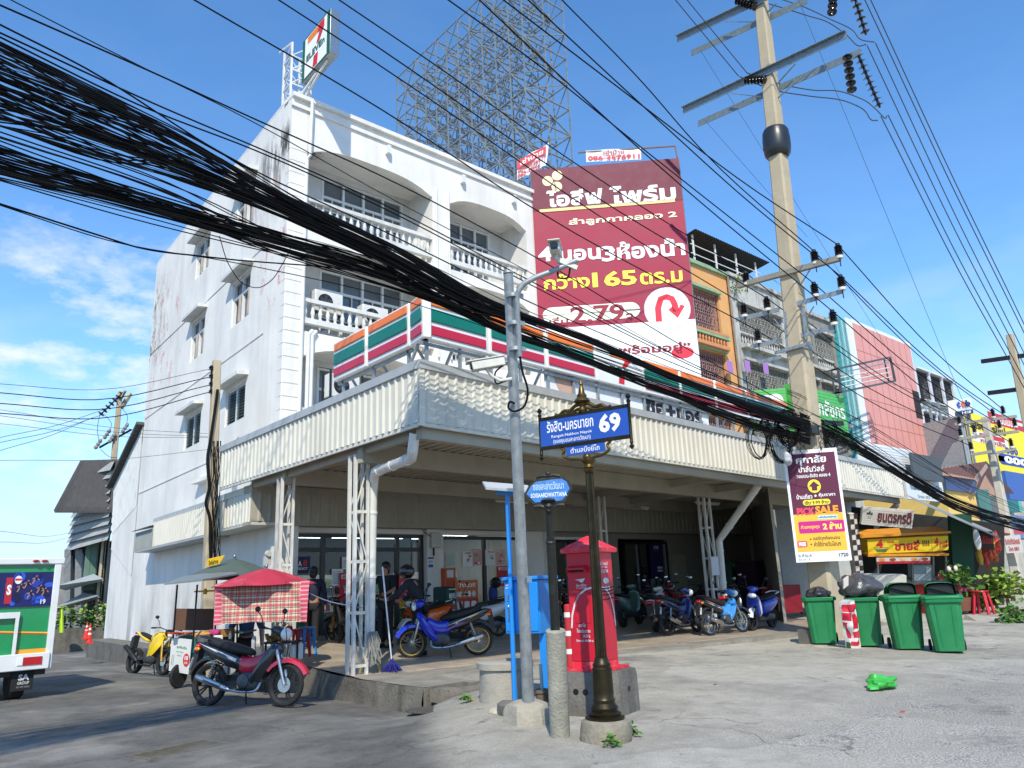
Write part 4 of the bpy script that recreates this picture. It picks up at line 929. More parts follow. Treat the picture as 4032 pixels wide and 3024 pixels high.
# loop hanging in front of the wall
wire([at('G', x, y, Y=9.017) for x, y in ((640, 40), (700, 210), (770, 300), (850, 322), (920, 285), (980, 200), (1050, 60))], .006, 'hanging_loop', 'thin black loop of cable hanging below the bundle in front of the white side wall', 'cable')
# bundle ties
# coils and the tangle of boxes on the pole
def coil(c, r, n, nm, R_, tilt=0):
    f = MB()
    ex = V((.55, -.84, 0)); ey = V((0, 0, 1))
    for k in range(n):
        o = V((R_.uniform(-.04, .04), R_.uniform(-.04, .04), R_.uniform(-.03, .03))); rr = r*R_.uniform(.82, 1.08); sq_ = R_.uniform(.55, .75)
        f.tube([c+o+ex*math.cos(t*.4189)*rr*sq_+ey*math.sin(t*.4189)*rr*1.15+V((.03*math.sin(t*.8), 0, 0)) for t in range(15)], .008, 5, closed=True)
    return tag(f.build('cable_coil', WIRE, None), nm, 'cable coil')
R2 = random.Random(4)
for x, y, r, n, nm in ((530, 1370, .32, 6, 'black cable coil hanging free left of the poster top'), (690, 1390, .34, 12, 'brownish black cable coil hanging against the poster corner'), (745, 1265, .36, 14, 'thick black cable coil on the left side of the big pole'), (1060, 1350, .18, 9, 'small black cable coil on the right side of the big pole'), (575, 1250, .12, 7, 'small black coil with blue and yellow tape left of the big pole')):
    coil(at('M3', x, y, Y=9.235), r, n, nm, R2)
f = MB(); f.box(at('M3', 920, 1280, Y=9.18), (.34, .2, .22)); tag(f.build('splice_box', mk('2c2f31', rough=.5), None, bevel=.02), 'dark grey cable splice box strapped to the big pole in the tangle', 'box')
f = MB(); p, q = at('M3', 1000, 1225, Y=9.289), at('M3', 1140, 1230, Y=9.289); f.bar(p, q, .06, .12); tag(f.build('cable_bracket', DKMETAL, None), 'dark steel bracket plate carrying cables right of the big pole', 'bracket')
f = MB(); p = at('M3', 760, 1235, Y=9.235)
for k in range(34):
    c = at('M3', R2.uniform(700, 1120), R2.uniform(1190, 1400), Y=R2.uniform(8.95, 9.35)); pts = [c]
    for j in range(4): pts.append(pts[-1]+V((R2.uniform(-.3, .3), R2.uniform(-.08, .08), R2.uniform(-.28, .16))))
    f.tube(smooth_path(pts, 4), .006, 4)
tag(f.build('cable_tangle', WIRE, None), 'messy tangle of black cable ends round the big pole above the poster', 'cable tangle', kind='stuff')
# ------------------------------------------------------------------ poles of the side street
def slim_pole(name, base, top, w0, w1, label):
    t = thing(name, label, 'utility pole', base); f = MB(); f.loft([sq(V(base).lerp(V(top), k), w0+(w1-w0)*k) for k in (0, .3, .6, .97, 1)]); f.build('shaft', POLEC, t); return t
b1 = V((6.05, 18.6, -.5)); q = at('W', 468, 780, Y=18.6)
lp = slim_pole('wooden_toned_pole', b1, V((b1.x+.0, 18.6, q.z)), .26, .17, 'slim concrete pole wrapped in cables in front of the white side wall') if False else slim_pole('cable_pole', (at('W', 455, 1250, Y=18.6).x, 18.6, -.5), q, .27, .18, 'slim concrete pole wrapped in cables in front of the white side wall')
for i, y in enumerate((1240, 1328, 1412, 1495)):
    c = at('zb', 700, y, Y=18.6); f = MB(); f.lathe([(.03, -.06), (.07, -.05), (.05, -.01), (.07, 0), (.05, .03), (.03, .06)], 10, c); f.bar(c, at('zb', 770, y-5, Y=18.6), .03); f.build('insulator', INS, lp)
f = MB(); f.bar(at('zb', 700, 1235, Y=18.62), at('zb', 690, 1520, Y=18.62), .03); f.build('bracket', DKMETAL, lp)
for pts, r in (([(770, 1250), (745, 1500), (715, 1659)], .03),): pass
f = MB(); f.tube(smooth_path([at('zc', x, y, Y=18.45) for x, y in ((610, 80), (575, 330), (540, 560), (515, 720), (520, 850), (530, 1000), (500, 1150), (530, 1250), (540, 1500), (545, 1700))], 5), .035, 6); f.build('conduit', WIRE, lp)
f = MB()
for k in range(12):
    x0 = R2.uniform(550, 620); f.tube(smooth_path([at('zc', x0+R2.uniform(-25, 25), y, Y=18.4) for y in range(560, 1700, 220)], 4), .008, 4)
tag(f.build('loose_cables', WIRE, lp), kind='stuff')
for i, (y0, y1, y2) in enumerate(((195, 300, 270), (235, 350, 315), (275, 400, 368), (310, 445, 418))):
    P = [at('K', 0, y2, Y=18.6), at('K', 480, y1, Y=18.6), at('K', 1058, y0, Y=18.6)]; wire(extend(P, -9), .011 if i else .006, 'side_street_line', 'black electric line running left from the insulators of the slim pole', 'cable', 'electric lines across the side street')
for i, (y0, y1) in enumerate(((400, 520), (430, 535), (470, 540), (655, 600), (1010, 1020), (1065, 1040))):
    a = at('K', 0, y0, Y=20); b = at('K', 1045 if i < 4 else 350, y1, Y=20 if i < 4 else 34); wire([a+(a-b)*.8, a, a.lerp(b, .5)+V((0, 0, -.12)), b], .005, 'side_street_cable', 'thin cable crossing the sky low on the left', 'cable', 'thin cables across the side street', WIREG, 4)
gb = gnd('A', 640, 850); q = at('K', 605, 310, Y=gb.y)
lp2 = slim_pole('leaning_pole', gb-V((0, 0, .3)), q, .36, .2, 'old concrete pole with fuse cutouts where the side street meets the wooden house')
c0_ = at('K', 620, 312, Y=gb.y-.1); c1_ = at('K', 500, 430, Y=gb.y-.1)
f = MB(); f.bar(at('K', 610, 390, Y=gb.y), at('K', 655, 320, Y=gb.y+.3), .16, .16); f.bar(at('K', 605, 350, Y=gb.y), c0_+V((0, -.4, 0)), .1); f.build('crossarm', POLEC, lp2)
string(c0_, c1_, 7, .16, lp2)
for x, y in ((495, 570), (540, 520), (565, 540), (630, 490)):
    c = at('K', x, y, Y=gb.y-.2); f = MB(); f.lathe([(.05, -.3), (.1, -.22), (.06, -.12), (.1, -.05), (.06, .05), (.1, .12), (.05, .25)], 10, c, ax=(.5, 0, 1)); f.build('fuse_cutout', mk('8b8780', rough=.35, var=.3), lp2)
f = MB(); f.bar(at('K', 500, 590, Y=gb.y), at('K', 660, 500, Y=gb.y), .1); f.build('crossarm', DKMETAL, lp2)
for i, (x, y, y2) in enumerate(((520, 400, 540), (500, 430, 565), (465, 440, 605))):
    P = [at('K', 0, y2, Y=gb.y), at('K', x, y, Y=gb.y)]; wire([P[0]+(P[0]-P[1])*.6, P[0], P[0].lerp(P[1], .5)+V((0, 0, -.15)), P[1]], .012, 'side_street_line', 'black electric line running left from the leaning old pole', 'cable', 'electric lines from the old pole')
for k, pts in enumerate((((500, 430), (490, 500), (500, 570)), ((520, 420), (560, 470), (545, 520)), ((600, 380), (640, 430), (635, 480)), ((505, 600), (560, 640), (590, 640)))):
    f = MB(); f.tube(smooth_path([at('K', x, y, Y=gb.y-.25) for x, y in pts], 5), .012, 5); f.build('jumper_cable', WIRE, lp2)
f = MB()
for k in range(7):
    x0 = R2.uniform(-12, 12); f.tube(smooth_path([at('K', 560+x0-(y-800)*.095, y, Y=gb.y-.22) for y in (800, 950, 1100, 1250, 1400)], 4), .014, 4)
tag(f.build('loose_cables', WIRE, lp2), kind='stuff')
# ------------------------------------------------------------------ the next poles along the main road
fb_ = gnd('D', 1540, 1140); fp_ = thing('farther_power_pole', 'slanting pale concrete pole with crossarms on the right, red and white notice on it', 'utility pole', fb_)
ft_ = at('M4', 1132, 1050, Y=fb_.y+.3); f = MB(); f.loft([sq((fb_-V((0, 0, .3))).lerp(ft_, k), .42-.14*k) for k in (0, .5, 1)]); f.build('shaft', mk('b9b3a5', rough=.9, var=.15, scale=3), fp_)
FX = fb_.x
for p, q in (((855, 1115), (1430, 1040)), ((905, 1250), (1170, 1215)), ((1205, 1215), (1450, 1180)), ((1005, 1400), (1195, 1370)), ((1240, 1385), (1425, 1345))):
    f = MB(); f.bar(at('M4', *p, X=FX-.3), at('M4', *q, X=FX-.3), .12, .12); f.build('crossarm', mk('a8a49b', rough=.8), fp_)
for k, (x, y) in RIGHT.items():
    pin_ins(at('M4', x, y+42, X=FX-.3), fp_, 1.3)
tp = V((FX+3.0, 7.0, -.3)); tt = at('M4', 1365, 280, X=tp.x); tb = at('M4', 1490, 900, X=tp.x); dd = (tb-tt)/(tb.z-tt.z); tb2 = tt+dd*(-.5-tt.z)
tp_ = thing('far_tall_pole', 'far tall concrete pole with two long dark crossarms at the right edge', 'utility pole', tb2)
f = MB(); f.loft([sq(tb2.lerp(tt, k), .5-.2*k) for k in (0, .5, 1)]); f.build('shaft', POLEC, tp_)
for p, q in (((1100, 530), (1600, 460)), ((1162, 825), (1600, 770))):
    f = MB(); f.bar(at('M4', *p, X=tp.x), at('M4', *q, X=tp.x), .14, .2); f.build('crossarm', DKMETAL, tp_)
# poster on the big pole
th = math.radians(-55); u_ = V((math.cos(th), math.sin(th), 0)); pc0 = pc(2.8)[0]-V((.46, .34, 0)); pn = V((u_.y, -u_.x, 0))
TL = onp('D', 132, 262, pc0, pn); TR = onp('D', 443, 252, pc0, pn); BLc = onp('D', 205, 928, pc0, pn); BRc = onp('D', 545, 916, pc0, pn)
o_ = BLc; uu = u_*((BRc-BLc).length*.5+(TR-TL).length*.5); vv = (TL-BLc+TR-BRc)*.5
po = thing('advert_poster', 'tall maroon and yellow housing advert poster hung on the big concrete pole', 'poster', o_)
f = MB(); nn_ = uu.cross(vv).normalized(); f.fbox(o_-nn_*.03, uu, vv, nn_*.027); board_ = f.build('panel', flat('e9e9ea'), po)
bd = Board(o_, uu, vv, .002); MAR = flat('5a1638'); YEL = flat('efb93b'); YL = flat('f2e33a'); WH = flat('f0f0ee')
bd.rect(.05, .09, .95, .42, YEL, 1); bd.rect(.05, .42, .95, .965, MAR, 1)
bd.text('ศุภาลัย', .22, .855, .78, .945, WH, .03, 2); bd.text('ปาล์มวิลล์', .25, .795, .73, .85, WH, .02, 2); bd.text('วงแหวน-รังสิต คลอง 4', .2, .745, .82, .78, WH, .02, 2)
bd.ell(.5, .665, .12, .06, YL, 2); bd.poly([(.5, .71), (.6, .665), (.55, .66), (.55, .625), (.45, .625), (.45, .66), (.4, .665)], MAR, 3)
bd.text('บ้านเดี่ยว', .15, .555, .44, .6, WH, .02, 2); bd.ell(.5, .578, .02, .01, WH, 2); bd.text('คุ้มราคา', .56, .56, .86, .602, WH, .02, 2)
bd.rrect(.25, .495, .76, .545, .06, YL, 2); bd.text('เริ่ม 3.99 ล้าน', .29, .502, .72, .54, flat('2b1420'), .02, 3)
bd.text('PICK', .12, .41, .46, .478, flat('e8425f'), .05, 3); bd.text('SALE', .46, .415, .88, .485, flat('f59a2e'), .05, 3); bd.rrect(.48, .368, .86, .4, .04, flat('bfe3ee'), 3); bd.text('คว้าดีลเล่นใหญ่', .52, .373, .82, .396, flat('30507f'), .02, 4)
bd.rrect(.12, .25, .95, .355, .03, flat('c3177e'), 2); bd.text('ส่วนลดสูงสุด', .16, .282, .5, .325, flat('f3d33a'), .02, 3); bd.text('2 ล้าน', .56, .275, .9, .34, flat('f6e25a'), .05, 3)
bd.rrect(.06, .13, .24, .185, .03, flat('e2335a'), 2); bd.text('FREE', .085, .14, .215, .175, WH, .05, 3); bd.ell(.31, .198, .015, .007, MAR, 2); bd.ell(.31, .153, .015, .007, MAR, 2)
bd.text('แอร์ทุกห้องนอน', .36, .178, .84, .222, flat('2b1420'), .02, 2); bd.text('ค่าใช้จ่ายวันโอนฯ', .36, .13, .84, .175, flat('2b1420'), .02, 2)
bd.text('SUPALAI', .05, .045, .3, .07, flat('38404a'), .0, 2); bd.text('03-10 / 3', .05, .015, .25, .033, flat('38404a'), .0, 2); bd.text('1720', .78, .035, .95, .068, flat('38404a'), .03, 2)
bd.done(board_)
# ------------------------------------------------------------------ the big maroon hoarding beside the corner building
th = math.radians(-45); bu = V((math.cos(th), math.sin(th), 0)); bn = V((bu.y, -bu.x, 0)); B0 = V((15.83, 17.2, 7.2)); BW, BH = 4.93, 7.66
ho = thing('advert_hoarding', 'huge maroon and white housing hoarding with white numbers between the two shophouses', 'billboard', B0)
f = MB(); f.fbox(B0-bn*.06, bu*BW, (0, 0, BH), bn*.055); hp = f.build('panel', mk('98163a', rough=.6, var=.1, scale=1.2, bump=.35, bscale=1.6), ho)
f = MB()
for k in range(5): f.bar(B0-bn*.12+bu*(BW*k/4), B0-bn*.12+bu*(BW*k/4)+V((0, 0, BH)), .06)
for z in (0.1, 2.5, 5, 7.5): f.bar(B0-bn*.15+V((0, 0, z)), B0-bn*.15+bu*BW+V((0, 0, z)), .05); f.bar(B0-bn*.15+bu*BW*.8+V((0, 0, z)), B0-bn*2.4+bu*BW*.8+V((0, 0, z)), .05)
for k in (1, 3): f.bar(B0-bn*.12+bu*(BW*k/4), B0-bn*.12+bu*(BW*k/4)+V((0, 0, -2.45)), .08)
f.build('steel_frame', FRM, ho)
bd = Board(B0, bu*BW, (0, 0, BH), .004)
def bxy(x, y, k='E'):
    p = onp(k, x, y, B0, bn); return (p-B0).dot(bu)/BW, (p.z-B0.z)/BH
def bt(t, a, b, m, off=.02, l=3, tgt=None):
    x0, y0 = bxy(*a); x1, y1 = bxy(*b); ym = bxy((a[0]+b[0])/2, a[1])[1]
    (tgt or bd).text(t, x0, y0, x1, y1, m, off, l)
CRM = flat('efe6c4'); WHT = flat('efefee'); YLW = flat('f2e94e'); DMR = flat('8c1233'); REDP = flat('d9263f')
bd.rect(0, .8, 1, 1, flat('6b1530'), 1); bd.rect(0, 0, 1, .26, flat('e9ecee'), 1)
bd.poly([(0, .26), (1, .26), (1, .3), (.6, .315), (.3, .3), (0, .27)], flat('98163a'), 1) if False else None
bt('ไอลีฟ', (350, 440), (650, 325), WHT, .035); bt('ไพร์ม', (695, 425), (1045, 298), WHT, .035)
a = bxy(310, 458); b = bxy(1047, 405); bd.line([(a[0], a[1]), (b[0], a[1])], .022, flat('dcc98a'), 3)
bt('ลำลูกกาคลอง 2', (470, 545), (1055, 455), CRM, .03)
bt('4', (305, 735), (375, 650), WHT, .03); bt('นอน', (420, 735), (640, 655), WHT, .035); bt('3', (650, 735), (720, 645), WHT, .03); bt('ห้องน้ำ', (735, 725), (1095, 600), WHT, .035)
bt('กว้าง', (335, 890), (580, 790), YLW, .03); bt('165', (600, 875), (835, 775), YLW, .03); bt('ตร.ม', (860, 860), (1085, 780), YLW, .03)
a = bxy(345, 1070); b = bxy(855, 950); bd.rrect(a[0]-.02, a[1], b[0], b[1], .06, flat('e6ebd8'), 2)
bt('เริ่ม', (365, 1085), (465, 1030), DMR, .02); bt('2.79', (480, 1075), (770, 960), DMR, .025); bt('ล.', (780, 1065), (840, 1010), DMR, .02)
c_ = bxy(1005, 990); bd.ell(c_[0], c_[1], .148, .148*BW/BH, flat('c9ccd0'), 2); bd.ell(c_[0], c_[1]+.003, .14, .14*BW/BH, WHT, 3)
def cpt(x, y): return bxy(x, y)
bd.line([cpt(*q) for q in ((960, 1060), (955, 985), (970, 935), (1000, 925), (1030, 935), (1045, 965), (1052, 1005))], .04, REDP, 4)
bd.poly([cpt(*q) for q in ((1010, 995), (1032, 978), (1058, 1005), (1078, 965), (1100, 975), (1062, 1040))], REDP, 4)
bt('พร้อมอยู่”', (745, 1255), (1130, 1165), DMR, .03)
for k in range(3):                                    # the pale gold clover
    an = math.radians(90+k*115-30); cc = cpt(390, 295); bd.ell(cc[0]+.045*math.cos(an), cc[1]+.03*math.sin(an), .036, .024, flat('e9dcae'), 3)
bd.line([cpt(390, 300), cpt(400, 345)], .01, flat('e9dcae'), 3)
bd.ell(.9, .12, .07, .025, REDP, 3)
bd.done(hp)
def banner(name, label, pts, k, off, draws, base='e8e8e6', wob=.02, cat='banner'):
    P = [onp(k, x, y, B0+bn*off, bn) for x, y in pts]; t = thing(name, label, cat, P[3])
    f = MB(); f.grid(lambda a, b: P[3].lerp(P[2], a).lerp(P[0].lerp(P[1], a), b)+bn*(wob*math.sin(a*9+b*4)), 14, 6)
    o = f.build('sheet', mk(base, rough=.7, var=.12, scale=6), t)
    b_ = Board(P[3]+bn*(wob+.01), P[2]-P[3], P[0]-P[3], .004); draws(b_); b_.done(o); return t
banner('phone_banner', 'small white banner with red phone number on top of the maroon hoarding', ((562, 128), (862, 114), (863, 177), (565, 191)), 'E', .02,
       lambda b: (b.text('เช่าป้าย', .32, .55, .7, .92, '9c2a3c', .02, 2), b.text('086-3576911', .03, .08, .98, .48, 'd23445', .04, 2)))
banner('torn_banner', 'torn slanting red and white banner hanging at the left top corner of the hoarding', ((190, 190), (362, 85), (345, 210), (188, 292)), 'E', -.25,
       lambda b: (b.poly([(0, .55), (1, .62), (1, 1), (0, 1)], 'c8202f', 1), b.text('เช่าป้าย', .1, .66, .9, .95, 'e9e9e6', .02, 2), b.text('086-3576911', .02, .3, .98, .52, 'b52a3c', .04, 2), b.text('086-1844', .02, .03, .8, .25, 'b52a3c', .04, 2)), wob=.06)
f = MB(); p, q = onp('E', 520, 140, B0, bn), onp('E', 1048, 104, B0, bn); f.bar(p, q, .04); f.bar(q, onp('E', 1060, 168, B0, bn), .04); tag(f.build('banner_rail', mk('7a5a4a', rough=.8)), 'rusty rail carrying the phone banner above the maroon hoarding', 'rail')
# white banner lying low behind the striped sign
def lowban():
    p0 = sxo('E', 345, 1520, .66); q0 = sxo('E', 1235, 1640, .66); o = V((p0.x, p0.y, 4.9)); u = V((q0.x-p0.x, q0.y-p0.y, 0)); v = V((0, 0, .9))
    t = thing('lower_banner', 'white advert banner with a face in sunglasses standing behind the striped sign', 'banner', o); f = MB(); n_ = u.cross(v).normalized(); f.fbox(o-n_*.02, u, v, n_*.018); pnl = f.build('sheet', flat('e6e6e6'), t)
    b = Board(o, u, v, .004); b.ell(.1, .62, .055, .5, 'caa48e', 1); b.poly([(.03, .75), (.05, 1.0), (.16, 1.0), (.17, .7), (.15, .92), (.06, .94)], '26201e', 2)
    for x in (.06, .12): b.ell(x, .66, .028, .12, '9fc7d8', 2); b.ell(x, .66, .021, .09, '24333c', 3)
    b.poly([(.26, 1), (.6, 1), (.42, .72), (.3, .8)], 'a3182f', 1); b.line([(.27, .98), (.32, .8), (.42, .74), (.55, .86)], .008, 'e0b03a', 2)
    b.text('ซื้อ+แอร์', .55, .12, .95, .62, '26262a', .05, 2); b.done(pnl)
def sxo(k, x, y, off): return onp(k, x, y, CA+AN*off, AN)
lowban()
# ------------------------------------------------------------------ the terrace beyond: one builder for each old shophouse front
GRIL = mk('6d5a55', rough=.6, metal=.3, var=.25); GRILW = mk('9b9a92', rough=.6, var=.3, dirt=.5, dcol='5c5145')
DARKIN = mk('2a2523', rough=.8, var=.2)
def grille(o, u, W, H, mat_, parent, n, orn=True, name='window_grille'):
    g = MB(); u = V(u).normalized(); o = V(o); nd = V((-fnl.x, -fnl.y, 0)) if False else V((0, 0, 0))
    for i in range(n+1): g.bar(o+u*(W*i/n), o+u*(W*i/n)+V((0, 0, H)), .022)
    for k in range(5): g.bar(o+V((0, 0, H*k/4)), o+u*W+V((0, 0, H*k/4)), .03)
    if orn:
        for i in range(0, n-1, 2):
            for k in range(4):
                c = o+u*(W*(i+1)/n)+V((0, 0, H*(k+.5)/4)); r = min(W/n, H/8)*.9
                g.tube([c+u*(r*math.cos(t*1.047))+V((0, 0, r*math.sin(t*1.047))) for t in range(6)], .012, 4, closed=True)
    return g.build(name, mat_, parent, world=False)
def terrace(name, label, u0, u1, ztop, wallm, trimm, grm, bays, zbase=4.6, dz=0, arched=False, balm=None):
    t = thing(name, label, 'building', (BM @ V((u0, 0, 0)))[:], TB); W = u1-u0
    t.matrix_world = BM @ Matrix.Translation((u0, 0, 0)); WM[t.name] = t.matrix_world.copy()
    w = MB(); holes = []
    for zb in (10.9, 8.3, 5.6):
        for a, b in bays: holes.append((a, zb-zbase, b, zb+(1.9 if zb > 10 else 1.85)-zbase))
    holed(w, (0, 0, zbase), (1, 0, 0), (0, 0, 1), W, ztop-zbase, holes, .5, 0)
    w.bb((0, .5, zbase), (W, 12, ztop-.3)); w.bb((-.01, -.12, ztop-.16), (W+.01, .3, ztop), 1)
    w.build('wall', [wallm, trimm], t, world=False)
    for zb in (10.9, 8.3, 5.6):
        for a, b in bays:
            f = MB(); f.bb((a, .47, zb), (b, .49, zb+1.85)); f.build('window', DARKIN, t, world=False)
            grille((a+.03, .1, zb+.5 if balm else zb+.05), (1, 0, 0), b-a-.06, 1.35 if balm else 1.75, grm, t, max(8, int((b-a)/.14)))
            f = MB(); f.bb((a-.1, -.3, zb-.2), (b+.1, .49, zb-.04)); f.build('ledge', trimm, t, world=False); f = MB(); f.bb((a-.05, -.14, zb+1.88), (b+.05, .1, zb+2.0)); f.build('lintel', trimm, t, world=False)
            if balm: balustrade(a, b, zb-.1, t, balm, .12)
    return t
OR = mk('d9a062', rough=.85, var=.12, scale=1.5, dirt=.55, dcol='b9b19c', dscale=1.6); GRNT = mk('8fae8a', rough=.8, var=.15, dirt=.3)
WEA = mk('b9b8b0', rough=.9, var=.2, scale=1.5, dirt=.85, dcol='4c4842', dscale=1.6, streak=True); GRY = mk('87847c', rough=.9, var=.2, scale=1.5, dirt=.7, dcol='4a4640', dscale=1.5, streak=True)
ob = terrace('orange_shophouse', 'faded orange shophouse with green ledges, pink window grilles and terracotta balusters', 15.4, 20.0, 13.95, OR, GRNT, mk('9b7a78', rough=.6, var=.2), [(.9, 3.85)], balm=None)
for zb in (10.55, 7.95):
    balustrade(.9, 3.85, zb-.35, ob, mk('c98a5c', rough=.8, var=.15), -.22)
rp_ = thing('roof_shelter', 'dark corrugated roof on white posts over the orange building terrace', 'roof', BM @ V((18.2, 0, 14)))
f = MB(); corrug(f, BM @ V((17.6, -.3, 15.25)), BM @ V((23.4, -.3, 15.25)), 0, 3.6, .16, .03, .06, up=V((.05, .97, -.12))); f.build('roof_sheet', DKMETAL, rp_)
for u in (17.8, 19.4, 21, 22.6):
    for i in (.0, 2.8):
        f = MB(); f.bar(BM @ V((u, i, 13.8)), BM @ V((u, i, 15.15-.1*i)), .06); f.build('post', WFR, rp_)
f = MB()
for z in (14.3, 14.7): f.bar(BM @ V((17.6, .0, z)), BM @ V((23, .0, z)), .03)
f.build('rail', WFR, rp_)
wb_ = terrace('weathered_shophouse', 'blackened white shophouse with grey grilles and a stained parapet', 20.05, 24.95, 14.05, WEA, WEA, GRILW, [(.6, 4.3)], balm=WEA)
gb_ = terrace('grey_shophouse', 'grimy grey shophouse with white window frames next to the teal wall', 25.0, 29.5, 13.7, GRY, WEA, GRILW, [(.4, 2.1), (2.4, 4.2)], balm=WEA)
f = MB(); f.tube([BM @ V((20.02, -.08, 5)), BM @ V((20.02, -.08, 14.0))], .05, 8); f.build('drain_pipe', mk('8b7a68', rough=.6, var=.3), ob)
for x, y, lb in ((320, 820, 'on the orange wall'), (447, 815, 'left on the weathered shophouse'), (580, 832, 'right on the weathered shophouse')):
    p = BM @ V((0, -.3, 0)); q = onp('M3', x, y, p, BM.to_3x3() @ V((0, -1, 0))); f = MB(); ex_ = BM.to_3x3() @ V((1, 0, 0)); f.fbox(q-ex_*.2-V((0, 0, .25)), ex_*.4, V((0, -.02, 0)), (0, 0, .5)); tag(f.build('purple_sheet', flat('a678b8')), 'small purple sheet pinned '+lb, 'sheet', None)
# little tree growing from the gutter
def leaves(f, c, r, n, s, R_, m=0, flatz=1):
    for k in range(n):
        d = V((R_.gauss(0, 1), R_.gauss(0, 1), R_.gauss(0, 1)*flatz)).normalized()*r*R_.random()**.5; p = V(c)+d
        a = V((R_.uniform(-1, 1), R_.uniform(-1, 1), R_.uniform(-.6, .6))).normalized()*s*R_.uniform(.6, 1.3); b = a.cross(V((R_.uniform(-1, 1), R_.uniform(-1, 1), 1))).normalized()*s*.45
        f.add([p, p+a*.5+b, p+a, p+a*.5-b], [(0, 1, 2, 3)], m)
LEAF = [mk('4f7a2c', rough=.6, var=.3, scale=3), mk('38592a', rough=.6, var=.3, scale=3), mk('86a040', rough=.6, var=.3, scale=3)]
R3 = random.Random(12)
t = thing('gutter_plant', 'small green plant sprouting from the parapet between orange and weathered shophouses', 'plant', BM @ V((20.4, -.1, 13.2)))
f = MB(); f.tube([BM @ V((20.4, -.05, 13.0)), BM @ V((20.45, -.2, 13.5)), BM @ V((20.6, -.25, 13.9))], .02, 5); f.build('stem', mk('5a4a38'), t)
f = MB(); leaves(f, BM @ V((20.45, -.25, 13.5)), .5, 70, .13, R3, 2); f.build('foliage', LEAF, t)
# teal and salmon clad building
tb_ = thing('pink_building', 'tall building clad in salmon panels with a teal side wall and white edge', 'building', BM @ V((30, 0, 0)))
f = MB(); f.bb((29.75, -.1, -.5), (38.9, 12, 13.9)); f.build('wall', mk('c9cfcf', rough=.8), tb_, world=False); bpy.data.objects[tb_.children[0].name].matrix_world = BM
def loc_part(mb, name, m, parent):                    # geometry given in the front frame of the corner block
    mb.v = [BM @ p for p in mb.v]; return mb.build(name, m, parent)
f = MB(); f.bb((31.55, -.16, 7.4), (38.85, -.102, 14.0)); pk = loc_part(f, 'cladding', mk('da968a', rough=.5, var=.08, scale=.8, dirt=.2, dcol='b86d66', streak=True), tb_)
f = MB()
for k in range(1, 9): f.bb((31.55+k*.81, -.168, 7.4), (31.57+k*.81, -.162, 14.0))
for z in (8.6, 9.9, 11.2, 12.5): f.bb((31.55, -.168, z), (38.85, -.162, z+.02))
loc_part(f, 'panel_joint', mk('9a5f58', rough=.7), tb_)
f = MB(); f.bb((30.8, -.15, 6.5), (31.53, -.102, 14.15)); f.bb((31.53, -.15, 14.0), (38.95, -.1, 14.2)); f.bb((38.86, -.15, 7.4), (38.95, -.1, 14.0)); loc_part(f, 'white_edge', mk('dfe2e2', rough=.5, var=.05), tb_)
f = MB(); corrug(f, BM @ V((29.7, -.1, 6)), BM @ V((30.79, -.1, 6)), 0, 8.0, .3, .02, .1); f.build('teal_front', mk('4aa9ab', rough=.5, var=.1, dirt=.3, dcol='2f7377', streak=True), tb_)
f = MB()
for k in range(26): f.bb((29.70, -.11, 6+k*.31), (29.74, 6, 6+k*.31+.29))
loc_part(f, 'teal_side', mk('4aa9ab', rough=.5, var=.1, dirt=.3, dcol='2f7377', streak=True), tb_)
for z0, z1 in ((9.6, 11.2), (5.7, 7.2)):
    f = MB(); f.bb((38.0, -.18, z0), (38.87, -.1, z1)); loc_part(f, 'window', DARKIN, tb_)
# bare sign cage projecting in front of the salmon wall
t = thing('empty_sign_frame', 'empty steel sign frame with white rods in front of the salmon wall', 'sign frame', BM @ V((29.6, -1.5, 9.5)))
Pc = BM @ V((30.2, -2.2, 0)); nX = BM.to_3x3() @ V((0, -1, 0))
c4 = [onp('J', x, y, Pc, nX) for x, y in ((1055, 832), (1365, 765), (1395, 905), (1075, 970))]
f = MB()
for a, b in zip(c4, c4[1:]+c4[:1]): f.bar(a, b, .09); f.bar(a+V((0, .3, 0)), b+V((0, .3, 0)), .06)
for c in c4: f.bar(c, c+V((0, .3, 0)), .06)
f.bar(c4[0], c4[0]+V((0, 1.2, 0)), .06); f.bar(c4[3], c4[3]+V((0, 1.2, 0)), .06)
f.build('frame', mk('5b6165', rough=.5, metal=.4), t)
f = MB()
for k in range(1, 5): f.tube([c4[0].lerp(c4[3], k/5)+V((0, .15, 0)), c4[1].lerp(c4[2], k/5)+V((0, .15, 0))], .03, 6)
f.build('rods', WFR, t)
